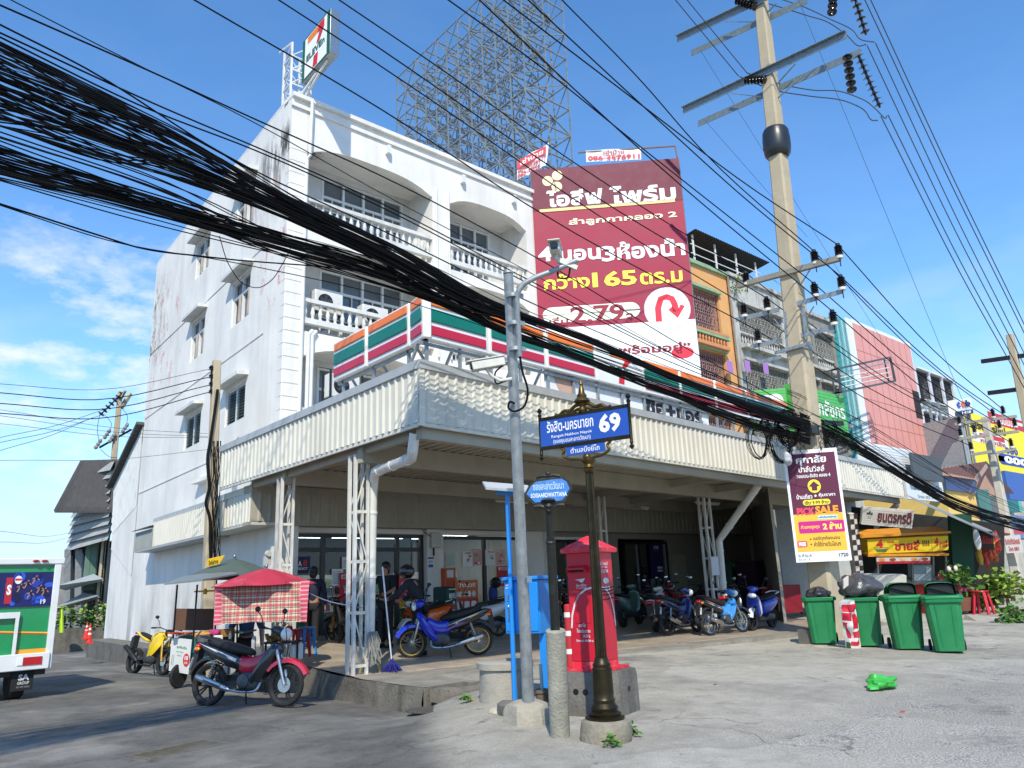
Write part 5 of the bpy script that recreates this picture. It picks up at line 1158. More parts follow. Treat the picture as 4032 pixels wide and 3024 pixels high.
# white ornate building and what follows down the road
t = terrace('ornate_white_shophouse', 'white shophouse with dark arched windows behind scaffold poles, past the salmon building', 39.2, 45.5, 10.6, mk('c9ccd2', rough=.85, var=.12, dirt=.4), WFR, DKMETAL, [(.4, 2.2), (2.5, 4.2), (4.5, 6.0)])
for k in range(5): f = MB(); f.bb((.15+k*1.45, -.5, 5), (.27+k*1.45, -.38, 10.8)); f.build('scaffold_pole', GALV, t, world=False)
f = MB(); f.fbox((0, -.3, 10.7), (6.3, 0, 0), (0, 5, 1.2), (0, 0, .1)); f.build('roof', DARKIN, t, world=False)
f = MB()
for a in (.4, 2.5, 4.5):
    f.tube([(a+.85+.85*math.cos(q*.314), -.02, 7.6+.8*math.sin(q*.314)) for q in range(11)], .06, 6)
f.build('arch_moulding', WFR, t, world=False)
def slab(name, label, cat, k, pts, Y, mat_, dep=.3, kind=None):
    P = [at(k, x, y, Y=Y) for x, y in pts]; z1 = (P[0].z+P[1].z)/2; z0 = (P[2].z+P[3].z)/2; x0 = (P[0].x+P[3].x)/2; x1 = (P[1].x+P[2].x)/2
    t = thing(name, label, cat, (x0, Y, z0)); f = MB(); f.bb((x0, Y, z0), (x1, Y+dep, z1)); o = f.build('panel', mat_, t); return t, o, Board((x0, Y-.002, z0), (x1-x0, 0, 0), (0, 0, z1-z0), .012)
GRP = mk('4fae54', rough=.45, var=.12, scale=2, dirt=.2, dcol='9fd39c')
gq = at('J', 775, 1000, Y=15.6); gt_ = math.radians(-52); gu = V((math.cos(gt_), math.sin(gt_), 0)); gn = V((gu.y, -gu.x, 0)); gP = [onp('J', x, y, gq, gn) for x, y in ((540, 1190), (778, 1235), (775, 902), (512, 965))]
gw = gu*(gP[1]-gP[0]).dot(gu)
t = thing('green_shop_sign', 'green slatted shop sign with two big white letters left of the big pole', 'sign', gP[0]); f = MB(); f.fbox(gP[0]-gn*.2, gw, (0, 0, gP[3].z-gP[0].z), gn*.19); o1 = f.build('panel', GRP, t); b1 = Board(gP[0], gw, V((0, 0, gP[3].z-gP[0].z)), .012)
t, o, bd = slab('green_shop_sign', 'green slatted shop sign with small white lettering right of the big pole', 'sign', 'J', ((786, 912), (1085, 1005), (1120, 1230), (800, 1235)), 15.8, GRP)
for B_, o_ in ((b1, o1), (bd, o)):
    for k in range(14): f = MB(); f.fbox(B_.o+B_.v*((k+.02)/14), B_.u, B_.v*(.9/14), B_.n*.02); f.build('slat', GRP, o_)
    B_.lift = .03
b1.text('ยา', .08, .12, .92, .86, 'e8ece6', .04, 1); b1.done(o1); bd.text('เภสัชกร', .4, .45, .97, .8, 'e8ece6', .02, 1); bd.done(o)
t, o, bd = slab('white_clapboard_sign', 'white clapboard fascia panel below the salmon wall', 'sign', 'J', ((1210, 1262), (1492, 1322), (1510, 1480), (1225, 1400)), 13, mk('d9dcdd', rough=.5, var=.06))
for k in range(9): f = MB(); f.fbox(bd.o+bd.v*(k/9), bd.u, bd.v*(.85/9), bd.n*.025); f.build('slat', mk('d9dcdd', rough=.5, var=.06), o)
t, o, bd = slab('grey_sign_back', 'blank dark grey sign panel on struts right of the clapboard fascia', 'sign', 'J', ((1490, 1325), (1668, 1370), (1680, 1510), (1505, 1478)), 12.6, mk('4c5357', rough=.6, var=.15), .08)
t, o, bd = slab('pale_shop_sign', 'pale shop sign with grey Thai letters under the dark grey panel', 'sign', 'J', ((1450, 1470), (1680, 1512), (1690, 1640), (1470, 1590)), 12.9, mk('d3d8d9', rough=.5, var=.06), .1)
bd.text('สมบูรณ์พานิช', .2, .35, .95, .8, '8d9aa0', .02, 1); bd.text('โทร 02 567', .25, .1, .8, .25, '8d9aa0', .02, 1); bd.done(o)
# yellow house with tiled gable
yb_ = thing('yellow_house', 'low yellow shop house with blue trim and a brown tiled gable roof', 'building', (37.4, 14, -.5))
def ya(x, y, Y=14): return at('D', x, y, Y=Y)
f = MB(); a = ya(1078, 440); b = ya(1258, 480); f.bb((a.x, 14, 2.9), (b.x, 20, b.z+.1)); f.bb((a.x, 17, -.5), (b.x, 20, 2.9)); f.build('wall', mk('dfc06e', rough=.8, var=.1), yb_)
f = MB(); f.bb((a.x-.05, 13.9, b.z-.3), (b.x+.05, 13.995, b.z+.35)); f.build('trim', mk('7f92b8', rough=.7), yb_)
r0_ = ya(1072, 372); r1_ = ya(1335, 330, 14.6); e0_ = ya(1050, 392, 13.4); e1_ = ya(1262, 432, 13.4); TILER = mk('6b4b42', rough=.8, var=.3, scale=6, dirt=.4, dcol='3f3230')
f = MB(); f.grid(lambda a_, b_: e0_.lerp(e1_, a_).lerp(r0_.lerp(r1_, a_), b_)+V((0, 0, .05*abs(math.sin(a_*40))+.03*((b_*8) % 1))), 120, 24); rf_ = f.build('roof', TILER, yb_)
g1 = ya(1500, 520, 13.4); f = MB(); f.add([r1_, e1_, e1_+V((.3, 0, -.15)), r1_+V((.3, 0, -.15))], [(0, 1, 2, 3)]); f.grid(lambda a_, b_: r1_.lerp(g1, a_)+V((0, 4*b_, 0))+V((0, 0, .02)), 4, 4); f.build('gable_eave', mk('a58a7c', rough=.8), yb_)
f = MB(); f.bb((b.x, 14.2, -.4), (b.x+2.4, 15, b.z)); f.build('side_bay', mk('4f7f78', rough=.7, var=.2), yb_)
# corrugated tower wall, bank sign on legs, yellow hoardings
f = MB(); p = at('D', 1165, 60, Y=16); q = at('D', 1245, 330, Y=16); corrug(f, (p.x, 16, 0), (q.x, 16, 0), 4, p.z, .3, .05, .1); f.bb((p.x, 16.05, 0), (q.x, 20, p.z-.05)); tag(f.build('metal_clad_block', GALV), 'tall narrow block clad in grey corrugated metal below the bank sign', 'building')
bk = thing('bank_sign', 'white and navy bank sign on steel legs above the roofs at the right', 'sign', at('J', 1805, 1110, Y=16))
P = [at('J', x, y, Y=15.5) for x, y in ((1740, 1018), (1845, 1003), (1858, 1098), (1752, 1115))]; f = MB(); n_ = (P[1]-P[0]).cross(P[0]-P[3]).normalized(); f.fbox(P[3]-n_*.3, P[2]-P[3], P[0]-P[3], n_*.29); o = f.build('light_box', flat('e2e4e6'), bk)
bd = Board(P[3], P[2]-P[3], P[0]-P[3], .02); bd.rect(0, 0, 1, .27, '22314f', 1); bd.text('t', .12, .48, .32, .9, '2f57b5', .06, 2); bd.text('t', .36, .48, .56, .9, 'ef6a2a', .06, 2); bd.text('b', .6, .48, .88, .9, '24356b', .06, 2); bd.text('Make REAL Change', .3, .34, .85, .42, '8a93a8', 0, 2); bd.text('1428', .35, .06, .85, .22, 'e8e8ea', .03, 2); bd.done(o)
for x in (1785, 1830): f = MB(); f.bar(at('J', x, 1095, Y=15.7), at('J', x+8, 1160, Y=15.7), .16); f.build('leg', GALV, bk)
t, o, bd = slab('yellow_hoarding', 'large yellow land sale hoarding with red and blue bands at the right edge', 'billboard', 'D', ((1235, 140), (1640, 60), (1660, 400), (1250, 400)), 19, flat('f0dc2e'), .3)
bd.rect(.3, .9, 1, 1.12, 'c8253a', 1); bd.text('ติดถนนเมน', .34, .93, .62, 1.08, 'f0e4e0', .03, 2); bd.poly([(.66, 1.0), (.8, 1.0), (.8, .95), (.92, 1.03), (.8, 1.1), (.8, 1.06), (.66, 1.06)], 'f2f2f0', 2)
bd.text('โครงการใหม่', .04, .72, .5, .88, '3a2a20', .04, 2); bd.rect(.05, .48, .5, .68, 'e6e2d8', 1); bd.rect(.14, .58, .46, .66, 'c8253a', 2); bd.text('หนองเสือ', .14, .49, .46, .57, 'b02438', .03, 2)
bd.text('จอง', .45, .38, .62, .5, '2246a5', .04, 2); bd.rrect(.33, .16, .95, .36, .04, '2246a5', 2); bd.text('000.-', .4, .19, .85, .33, 'f2f2f0', .06, 3); bd.done(o)
t, o, bd = slab('blue_hoarding', 'blue notice board below the yellow hoarding at the right edge', 'billboard', 'D', ((1455, 400), (1640, 400), (1640, 560), (1465, 560)), 17.5, flat('3b62a8'), .2)
t, o, bd = slab('teal_house', 'teal sided house behind the far pole at the right', 'building', 'D', ((1400, 300), (1520, 320), (1520, 620), (1400, 620)), 22, mk('5fb0a6', rough=.7, var=.15), 3)
f = MB(); p, q = at('D', 1420, 640, Y=14), at('D', 1620, 620, Y=14); f.bb((p.x, 14, 2.6), (q.x, 22, p.z)); f.bb((p.x, 16, -.5), (q.x, 22, 2.6)); tag(f.build('blue_shop', mk('6d84a8', rough=.7, var=.25)), 'low bluish shop row behind the far pole at the right edge', 'building')
f = MB(); p = at('D', 1440, 700, Y=12.5); q = at('D', 1640, 760, Y=12.5); f.grid(lambda a, b: V((p.x+(q.x-p.x)*a, 12.5+3*b, p.z-.4+.9*b)), 20, 3); tag(f.build('red_awning', mk('b8343c', rough=.6, var=.15)), 'red sloping shop awning at the right edge behind the far pole', 'awning')
# filler terraces farther on so the street does not end
for i, (u0, u1, zt, c) in enumerate(((46, 60, 9.5, 'a9a69c'), (60.3, 80, 11, 'b7b2a4'), (80.4, 120, 9, '9d9f9f'))):
    f = MB(); f.bb((u0, 3+i, -1), (u1, 14, zt)); tag(loc_part(f, 'distant_building', mk(c, rough=.85, var=.2, dirt=.4), None), ('plain grey', 'plain beige', 'plain bluish')[i]+' building far down the road behind the yellow hoarding', 'building')
# ------------------------------------------------------------------ street furniture at the corner
def theta(k, pl, pr, base):                           # heading of a level edge seen between two picture points
    best = None
    for a in range(-120, 60):
        t_ = math.radians(a); n_ = V((math.sin(t_), -math.cos(t_), 0))
        if abs(n_.dot(FW)) < .15: continue
        p, q = onp(k, *pl, base, n_), onp(k, *pr, base, n_); e = abs(p.z-q.z)
        if (best is None or e < best[0]): best = (e, t_)
    return best[1]
BRZ = mk('3a3424', rough=.42, metal=.75, var=.45, scale=9, dirt=.5, dcol='1c1a16', dscale=3); BRZL = mk('6a5832', rough=.38, metal=.8, var=.4, scale=18); BLU = mk('2450a8', rough=.35, var=.06, spec=.5)
g = gnd('W', 1310, 1598); DS = depth(g)
t = thing('street_name_sign', 'ornate bronze post carrying a blue street sign numbered 69', 'street sign', g)
def zat(k, x, y, D): return at(k, x, y, D=D).z
f = MB(); f.lathe([(.2, -.15), (.245, -.05), (.25, .08), (.235, .17), (.2, .19)], 18, g)
f.v = [rough(p, .025) for p in f.v]; f.build('footing', mk('8f8878', rough=.95, var=.3, scale=5, bump=.8, bscale=25, dirt=.6, dcol='4e493c'), t)
f = MB(); f.lathe([(.185, .18), (.19, .205), (.15, .215), (.16, .24), (.125, .26), (.135, .29), (.105, .33), (.11, .36), (.098, .38), (.1, .43), (.096, .62), (.1, .64), (.085, .655), (.09, .68), (.075, .7), (.066, .74)], 24, g); f.build('post_base', BRZ, t)
zs = zat('W', 1258, 1000, DS)
f = MB(); f.lathe([(.057, g.z+.73-g.z), (.042, zs-g.z)], 32, g, flute=.14); f.build('fluted_shaft', BRZ, t)
f = MB(); f.lathe([(.05, zs), (.075, zs+.02), (.05, zs+.035), (.06, zs+.05), (.045, zs+.08), (.08, zs+.12), (.06, zs+.14)], 18, (g.x, g.y, 0)); f.build('capital', BRZL, t)
gg = V((g.x, g.y, 0)); th = theta('W', (1165, 905), (1358, 873), gg); su = V((math.cos(th), math.sin(th), 0)); sn_ = V((su.y, -su.x, 0))
def sp_(x, y, k='W', off=0): return onp(k, x, y, gg+sn_*off, sn_)
P = [sp_(*q) for q in ((1168, 908), (1356, 876), (1361, 940), (1171, 972))]
uL = ((P[1]-P[0]).dot(su)+(P[2]-P[3]).dot(su))/2; zt = (P[0].z+P[1].z)/2; zb = (P[2].z+P[3].z)/2; o = gg+su*((P[0]-gg).dot(su)+(P[3]-gg).dot(su))/2; o.z = zb
u = su*uL; v = V((0, 0, zt-zb)); H_ = zt-zb
f = MB(); f.fbox(o-sn_*.012, u, v, sn_*.03); pl = f.build('name_plate', BLU, t)
fm = MB()
for a, b in ((o, o+u), (o+v, o+u+v)): fm.bar(a, b, .045, .035)
for s_ in (0, 1):
    p = o+u*s_+su*(.01 if s_ else -.01); fm.lathe([(.01, -.13), (.028, -.1), (.012, -.08), (.02, -.06), (.017, -.05), (.017, H_+.03), (.025, H_+.05), (.012, H_+.07), (.03, H_+.1), (.01, H_+.13)], 10, p)
fm.build('sign_frame', BRZ, t)
bd = Board(o+sn_*.018, u, v, .002); W_ = flat('e9ecef')
bd.text('รังสิต-นครนายก', .08, .5, .62, .9, W_, .014, 1); bd.text('Rangsit-Nakhon Nayok', .13, .28, .6, .4, W_, .006, 1); bd.text('(ซอยชุมชนสะอาดวัฒนา)', .15, .06, .58, .26, W_, .004, 1); bd.text('69', .68, .22, .92, .85, W_, .04, 1); bd.done(pl)
o2 = o+u*.29+V((0, 0, -.115)); u2 = u*.43; v2 = V((0, 0, .095)); f = MB(); f.fbox(o2-sn_*.01, u2, v2, sn_*.024); p2_ = f.build('district_plate', BLU, t)
bd = Board(o2+sn_*.014, u2, v2, .002); bd.text('ตำบลบึงยี่โถ', .12, .2, .88, .85, W_, .008, 1); bd.done(p2_)
f = MB()
for s_ in (0, 1):                                      # scrolls under the small plate
    c = o2+u2*s_; d = su*(1 if s_ else -1)
    f.tube(smooth_path([c+v2*1.3+d*.05, c+v2*1.1+d*.07, c+v2*.6+d*.03, c+v2*.2+d*.05, c-d*.02-V((0, 0, .03)), c-d*.14-V((0, 0, .05)), gg+V((0, 0, o2.z-.07))], 5), .016, 8)
    f.ball(c+v2*1.3+d*.045, .022)
f.ball(gg+V((0, 0, o2.z-.045))+sn_*.03, (.045, .045, .045)); f.build('scrollwork', BRZL, t)
f = MB(); cx = o+u*.5+v; pr = [(.03, .0), (.05, .03), (.03, .07), (.04, .1), (.09, .125), (.075, .15), (.05, .17), (.055, .19), (.035, .22), (.03, .26), (.014, .3), (.02, .315), (.006, .36)]; f.lathe(pr, 14, cx)
for s_ in (-1, 1):
    f.tube(smooth_path([cx+V((0, 0, .1)), cx+su*s_*.09+V((0, 0, .09)), cx+su*s_*.15+V((0, 0, .05)), cx+su*s_*.22+V((0, 0, .055)), cx+su*s_*.3+V((0, 0, .015)), cx+su*s_*.33+V((0, 0, .03))], 5), .02, 8)
    f.tube(smooth_path([cx+V((0, 0, .06)), cx+su*s_*.07+V((0, 0, .045)), cx+su*s_*.16+V((0, 0, .015)), cx+su*s_*.26+V((0, 0, .02))], 5), .018, 8)
f.build('finial', BRZL, t)
# small soi sign on a black post set in a concrete sleeve
g = gnd('W', 1210, 1590); D1 = depth(g); zt = zat('W', 1200, 1362, D1); gx = at('W', 1200, 1362, D=D1)
t = thing('concrete_sleeve', 'grey round concrete tube standing upright with a black post in it', 'bollard', g); f = MB(); f.tube([g-V((0, 0, .1)), g.lerp(gx, .5), gx, gx+V((0, 0, .004))], [.098, .098, .096, .06], 24)
f.build('tube', mk('9d9a8b', rough=.95, var=.3, scale=4, bump=.6, bscale=40, dirt=.5, dcol='5f5d50', streak=True), t)
tpz = at('W', 1185, 1088, D=D1); t = thing('side_street_sign', 'small weathered blue hexagonal side street sign on a black post', 'street sign', gx); PBLK = mk('22231f', rough=.5, metal=.2, var=.2, dirt=.4, dcol='5a5a52', dscale=5)
dv = tpz-gx; f = MB(); f.tube([gx-V((0, 0, .05)), gx.lerp(tpz, .72)], .045, 16); f.tube([gx.lerp(tpz, .68), gx.lerp(tpz, .7), gx.lerp(tpz, .71)], [.045, .052, .045], 16); f.tube([gx.lerp(tpz, .7), tpz], .038, 16); f.lathe([(.04, -.06), (.06, -.03), (.045, 0), (.08, .03), (.05, .05)], 14, tpz); f.build('post', PBLK, t)
b0 = V((tpz.x, tpz.y, 0)); th = theta('W', (1150, 1043), (1222, 1036), b0); th = math.radians(-52); su2 = V((math.cos(th), math.sin(th), 0)); n2 = V((su2.y, -su2.x, 0))
out_ = [onp('W', x, y, b0, n2) for x, y in ((1136, 1068), (1146, 1050), (1158, 1040), (1185, 1036), (1215, 1033), (1226, 1040), (1233, 1055), (1224, 1072), (1216, 1082), (1190, 1085), (1155, 1087), (1146, 1078))]
M_ = frame(b0, su2, (0, 0, 1)); I_ = M_.inverted(); poly = [(I_ @ p).to_2d() for p in out_]
cxx = sum(p[0] for p in poly)/12; cyy = sum(p[1] for p in poly)/12
f = MB(); f.prism([(cxx+(x-cxx)*1.08, cyy+(y-cyy)*1.1) for x, y in poly], M_ @ Matrix.Translation((0, 0, -.02)), .03)
for s_ in (-1, 1): f.tube(smooth_path([M_ @ V((cxx, cyy+.145, .0)), M_ @ V((cxx+s_*.06, cyy+.15, .0)), M_ @ V((cxx+s_*.12, cyy+.135, 0))], 4), .018, 6)
f.ball(M_ @ V((cxx, cyy+.17, 0)), .028)
for s_ in (-1, 1): f.tube(smooth_path([M_ @ V((cxx, cyy-.2, .02)), M_ @ V((cxx+s_*.08, cyy-.15, .02)), M_ @ V((cxx+s_*.15, cyy-.15, 0.02))], 4), .02, 6)
pf = f.build('cast_frame', PBLK, t); f = MB(); f.prism([(cxx+(x-cxx)*.96, cyy+(y-cyy)*.95) for x, y in poly], M_ @ Matrix.Translation((0, 0, .0105)), .006); pp_ = f.build('plate', mk('3b78c0', rough=.45, var=.25, scale=14, dirt=.35, dcol='9db8d6', dscale=9), t)
wd_ = max(p[0] for p in poly)-min(p[0] for p in poly); oo = M_ @ V((cxx-wd_/2, cyy-.11, .0165)); bd = Board(oo, su2*wd_, V((0, 0, .22)), .0015)
bd.text('ซอยสะอาดวัฒนา', .16, .55, .84, .9, flat('a9c6e6'), .02, 1); bd.text('SOISAARDWATTANA', .1, .22, .9, .42, flat('d9e4ee'), .02, 1); bd.done(pp_)
# galvanised camera mast
g = gnd('W', 1143, 1560); D2 = depth(g); t = thing('camera_mast', 'tall galvanised pole with two security cameras and a curved arm', 'camera pole', g); zb = at('W', 1143, 1540, D=D2); zt = at('W', 1098, 592, D=D2)
f = MB(); pts = []
for i in range(6): a = math.radians(60*i+20); pts.append((.27*math.cos(a), .27*math.sin(a)))
f.loft([[g+V((x*s_, y*s_, z)) for x, y in pts] for s_, z in ((1.05, -.1), (1, .13), (.85, .19), (.5, .23))]); f.v = [rough(p, .02) for p in f.v]; f.build('footing', mk('a29c8c', rough=.95, var=.25, scale=4, bump=.7, bscale=30, dirt=.5, dcol='635e50'), t)
f = MB(); f.tube([zb-V((0, 0, .15)), zb.lerp(zt, .5), zt], [.066, .06, .052], 18); f.tube([zt, zt+V((0, 0, .02))], .056, 18); f.build('shaft', mk('9ea4a5', rough=.48, metal=.5, var=.28, scale=9, dirt=.6, dcol='c3c7c6', dscale=7), t)
A = lambda x, y, k='W': at(k, x, y, D=D2-.08)
f = MB(); f.tube(smooth_path([A(1122, 770), A(1120, 720), A(1117, 665), A(1118, 635), A(1128, 617), A(1150, 603), A(1195, 585), A(1247, 562)], 6), .03, 12); f.build('arm', GALV, t)
for y in (640, 700, 755): f = MB(); c = at('W', 1108+(y-640)*.05, y, D=D2-.04); f.tube([c-V((0, 0, .02)), c+V((0, 0, .02))], .075, 14); f.box(c+V((.03, -.06, 0)), (.12, .02, .05)); f.build('clamp', GALV, t)
CAMW = mk('d2cfc2', rough=.4, var=.15, dirt=.3)
def camera_box(c, d, parent):
    d = V(d).normalized(); u = V((0, 0, 1)); s_ = d.cross(u).normalized(); u = s_.cross(d); c = V(c)
    f = MB(); f.fbox(c-d*.2-s_*.055-u*.05, d*.36, s_*.11, u*.09); f.fbox(c-d*.21-s_*.066+u*.042, d*.42, s_*.132, u*.018); o = f.build('camera_housing', CAMW, parent, bevel=.008)
    f = MB(); f.fbox(c+d*.161-s_*.04-u*.04, d*.004, s_*.08, u*.07); f.lathe([(.03, 0), (.03, .012)], 14, c+d*.165, ax=d); f.build('lens', mk('1a2228', rough=.1, var=0), o)
    return o
cA = A(1200, 540); camera_box(cA, V((-.75, -.65, -.12)), t); f = MB(); f.tube([cA-V((0, 0, .05)), cA-V((0, 0, .1)), A(1205, 560), A(1240, 572)], .022, 8); f.bar(A(1205, 562), A(1246, 580), .05, .05); f.build('camera_bracket', CAMW, t)
cB = A(1050, 787); camera_box(cB, V((-.55, .3, -.12)), t); f = MB(); f.tube([cB-V((0, 0, .05)), A(1062, 812), A(1080, 822), A(1106, 818)], .018, 8); f.build('camera_bracket', CAMW, t)
f = MB(); f.tube(smooth_path([A(1232, 575), A(1225, 600), A(1208, 600), A(1205, 575)], 5), .01, 6); f.build('cable', WIRE, t); f = MB(); f.tube(smooth_path([A(1123, 770), A(1128, 800), A(1140, 850), A(1130, 880), A(1108, 888), A(1098, 880), A(1102, 868), A(1112, 872)], 5), .013, 6); f.build('cable', WIRE, t); f = MB(); f.tube(smooth_path([A(1085, 790), A(1070, 805), A(1072, 828), A(1095, 822)], 5), .009, 6); f.build('cable', WIRE, t)
f = MB(); c = at('B', 1488, 413, D=D2-.075); f.fbox(c, RT*.055, V((0, 0, .06)), FW*.002) ; f.build('sticker', flat('d5d6d2'), t)
# blue cabinet with its solar panel
g = gnd('B', 1420, 1240); D3 = depth(g); CB = mk('1f86d6', rough=.4, var=.08, scale=3, dirt=.15, dcol='0f5a9c'); t = thing('control_cabinet', 'bright blue steel cabinet on two legs with a small solar panel on top', 'electric cabinet', g)
th = math.radians(-70); eu = V((math.cos(th), math.sin(th), 0)); ev = V((-eu.y, eu.x, 0))
p1 = at('B', 1415, 600, D=D3); base = V((g.x, g.y, 0)); zb = zat('B', 1420, 765, D3); zt = zat('B', 1420, 400, D3)
cw, cdp = .5, .46; c0 = base+eu*-.12
f = MB(); f.fbox(c0+V((0, 0, zb)), eu*cw, ev*cdp, (0, 0, zt-zb)); body = f.build('housing', CB, t, bevel=.008)
f = MB(); f.fbox(c0+V((0, 0, zt+.002))-eu*.03-ev*.03, eu*(cw+.06), ev*(cdp+.06), (0, 0, .045)); f.build('lid', CB, t, bevel=.01)
f = MB(); f.fbox(c0+V((0, 0, zb+.03))-ev*.012+eu*.02, eu*(cw-.04), ev*.01, (0, 0, zt-zb-.06)); dr = f.build('door', CB, t, bevel=.004)
f = MB(); q = c0+eu*.07-ev*.02+V((0, 0, zb+(zt-zb)*.5)); f.bar(q, q+V((0, 0, -.16)), .02, .02); f.ball(q, (.02, .02, .035)); f.box(q+V((0, 0, .12)), (.03, .03, .06)); f.build('handle', CHROME, dr)
bd = Board(c0-ev*.014+V((0, 0, zb)), eu*cw, V((0, 0, zt-zb)), .002); bd.text('20PP071', .05, .9, .24, .93, 'dfe6ee', .02, 1); bd.text('12195P', .05, .85, .22, .88, 'dfe6ee', .02, 1); bd.rect(.1, .62, .2, .72, 'dfe3e6', 1); bd.ell(.62, .74, .1, .06, '2a4fa0', 1); bd.ell(.62, .74, .075, .045, 'b9c6de', 2); bd.text('กล้อง CCTV', .5, .58, .75, .63, 'dfe6ee', .02, 1); bd.done(body)
pt = at('W', 1108, 1050, D=D3); f = MB(); f.tube([base+eu*-.0+V((0, 0, g.z-.15))-ev*.04, base+V((0, 0, pt.z))-ev*.04], .03, 10); f.build('panel_post', CB, t)
f = MB(); f.fbox(base+eu*.3+ev*.1+V((0, 0, g.z-.1)), eu*.09, ev*.09, (0, 0, zb-g.z+.1)); f.build('leg', CB, t)
f = MB(); ct = base+V((0, 0, pt.z+.05))-ev*.04; pu = V((.76, -.64, -.12)); pv = V((.5, .8, .3)); f.fbox(ct-pu*.3-pv*.2, pu*.6, pv*.42, pu.cross(pv).normalized()*.03); f.build('solar_panel', mk('cfd3d6', rough=.35, metal=.3), t); f = MB(); f.bar(ct+V((0, 0, -.06))-pu*.15, ct+V((0, 0, -.06))+pu*.15, .05); f.build('panel_bracket', CB, t)
# red post box on its concrete block
g = gnd('W', 1300, 1548); D4 = depth(g); g = g+V((FW.x, FW.y, 0)).normalized()*.35; t = thing('post_box', 'tall red square post box with a pyramid roof and white arch stripes', 'post box', g)
RD = mk('c4142c', rough=.42, var=.1, scale=3, dirt=.3, dcol='7f0f1f', dscale=2.5); RDT = mk('d9283c', rough=.5, var=.15, dirt=.5, dcol='c9a69a', dscale=5)
th = math.radians(-73); eu = V((math.cos(th), math.sin(th), 0)); ev = V((-eu.y, eu.x, 0)); BWD = .4
bt_ = thing('concrete_plinth', 'stained octagonal concrete block under the red post box', 'plinth', g)
f = MB(); pts = []
r_ = .4; k_ = .24
oc = [(-r_, -k_), (-k_, -r_), (k_, -r_), (r_, -k_), (r_, k_), (k_, r_), (-k_, r_), (-r_, k_)]
zp0 = .46
f.loft([[rough(g+eu*x*s_+ev*y*s_+V((0, 0, z)), .012) for x, y in oc] for s_, z in ((1.03, -.15), (1.0, .4), (.97, zp0), (.9, zp0+.001))]); f.build('block', CONCD, bt_)
for i, (a, b) in enumerate(((-.2, -1), (.2, -1), (-1, .1), (1, 0))):
    c = g+eu*(a*.3 if abs(a) < 1 else a*.402)+ev*(b*.402 if abs(b) == 1 else b)+V((0, 0, .26)); f = MB(); f.lathe([(.035, -.01), (.035, .004), (.02, .005)], 12, c, ax=(eu*a if abs(a) == 1 else ev*b)); f.build('hole', BLACK, bt_)
zz = g.z+zp0; h = BWD/2; bodyH = 1.23
def sqr(s_, z): return [g+eu*x*s_+ev*y*s_+V((0, 0, z-g.z)) for x, y in ((-1, -1), (1, -1), (1, 1), (-1, 1))]
f = MB(); f.loft([sqr(.29, zz+.003), sqr(.29, zz+.03)]); f.loft([sqr(.2, zz+.03), sqr(.2, zz+.1)]); f.build('foot_plate', RDT, t)
f = MB(); f.loft([sqr(h, zz+.1), sqr(h, zz+.1+bodyH)]); body = f.build('body', RD, t, bevel=.008)
f = MB(); f.loft([sqr(h+.05, zz+.1+bodyH-.005), sqr(h+.055, zz+.14+bodyH), sqr(.04, zz+.28+bodyH), sqr(.012, zz+.295+bodyH)]); f.build('roof', RDT, t)
LF = Board(g-eu*h-ev*h+V((0, 0, zp0+.1))-ev*.002, eu*BWD, V((0, 0, bodyH)), .0025); RF = Board(g+eu*h-ev*h+V((0, 0, zp0+.1))+eu*.002, ev*BWD, V((0, 0, bodyH)), .0025)
WP = mk('dadada', rough=.6, var=.3, scale=20, dirt=.4, dcol='c4142c', dscale=14)
LF.poly([(.25, .745), (.6, .755), (.42, .73)], WP); LF.poly([(.38, .727), (.6, .755), (.5, .715)], WP, 2); LF.text('ไปรษณีย์ไทย', .28, .68, .62, .705, WP, .02); LF.text('THAILAND POST', .28, .66, .62, .672, WP, .02)
LF.text('เวลาไข', .3, .31, .52, .345, WP, .02); LF.text('โดยประมาณ', .22, .26, .66, .295, WP, .02); LF.text('14.30 น.', .42, .215, .66, .245, WP, .02); LF.text('วันหยุด 09.00 น.', .18, .17, .76, .2, WP, .02)
RF.text('รหัสไปรษณีย์', .1, .87, .7, .905, WP, .02); RF.text('POSTCODE', .25, .845, .65, .86, WP, .02); RF.text('12130', .25, .8, .68, .83, WP, .03); RF.poly([(.32, .735), (.4, .755), (.6, .75), (.7, .73), (.66, .705), (.45, .695), (.35, .71)], WP); RF.text('2/3', .42, .635, .75, .675, WP, .05)
for B_, s_ in ((LF, 0), (RF, 1)):
    pts = [(.06, .3), (.1, .42), (.2, .52), (.35, .6), (.6, .655), (1.0, .675)]
    if s_: pts = [(1-x, y) for x, y in pts][::-1]
    B_.line(smooth2(pts) if False else pts, .055, WP, 2)
LF.rect(.2, .34, .7, .63, flat('a80f25'), 1); LF.rect(.215, .347, .685, .622, mk('c4142c', rough=.42, var=.1, scale=3), 2)
LF.done(body); RF.done(body)
f = MB(); c = g-ev*h+V((0, 0, zp0+.1+bodyH*.86)); f.fbox(c-eu*.16-ev*.002, eu*.24, -ev*.09+V((0, 0, -.03)), V((0, 0, .02))); f.fbox(c-eu*.16-ev*.002-V((0, 0, .06)), eu*.01, -ev*.09, V((0, 0, .06))); f.fbox(c+eu*.07-ev*.002-V((0, 0, .06)), eu*.01, -ev*.09, V((0, 0, .06))); o_ = f.build('slot_hood', RD, t); f = MB(); f.fbox(c-eu*.14-ev*.004-V((0, 0, .055)), eu*.2, -ev*.004, V((0, 0, .045))); f.build('slot', BLACK, o_)
f = MB()
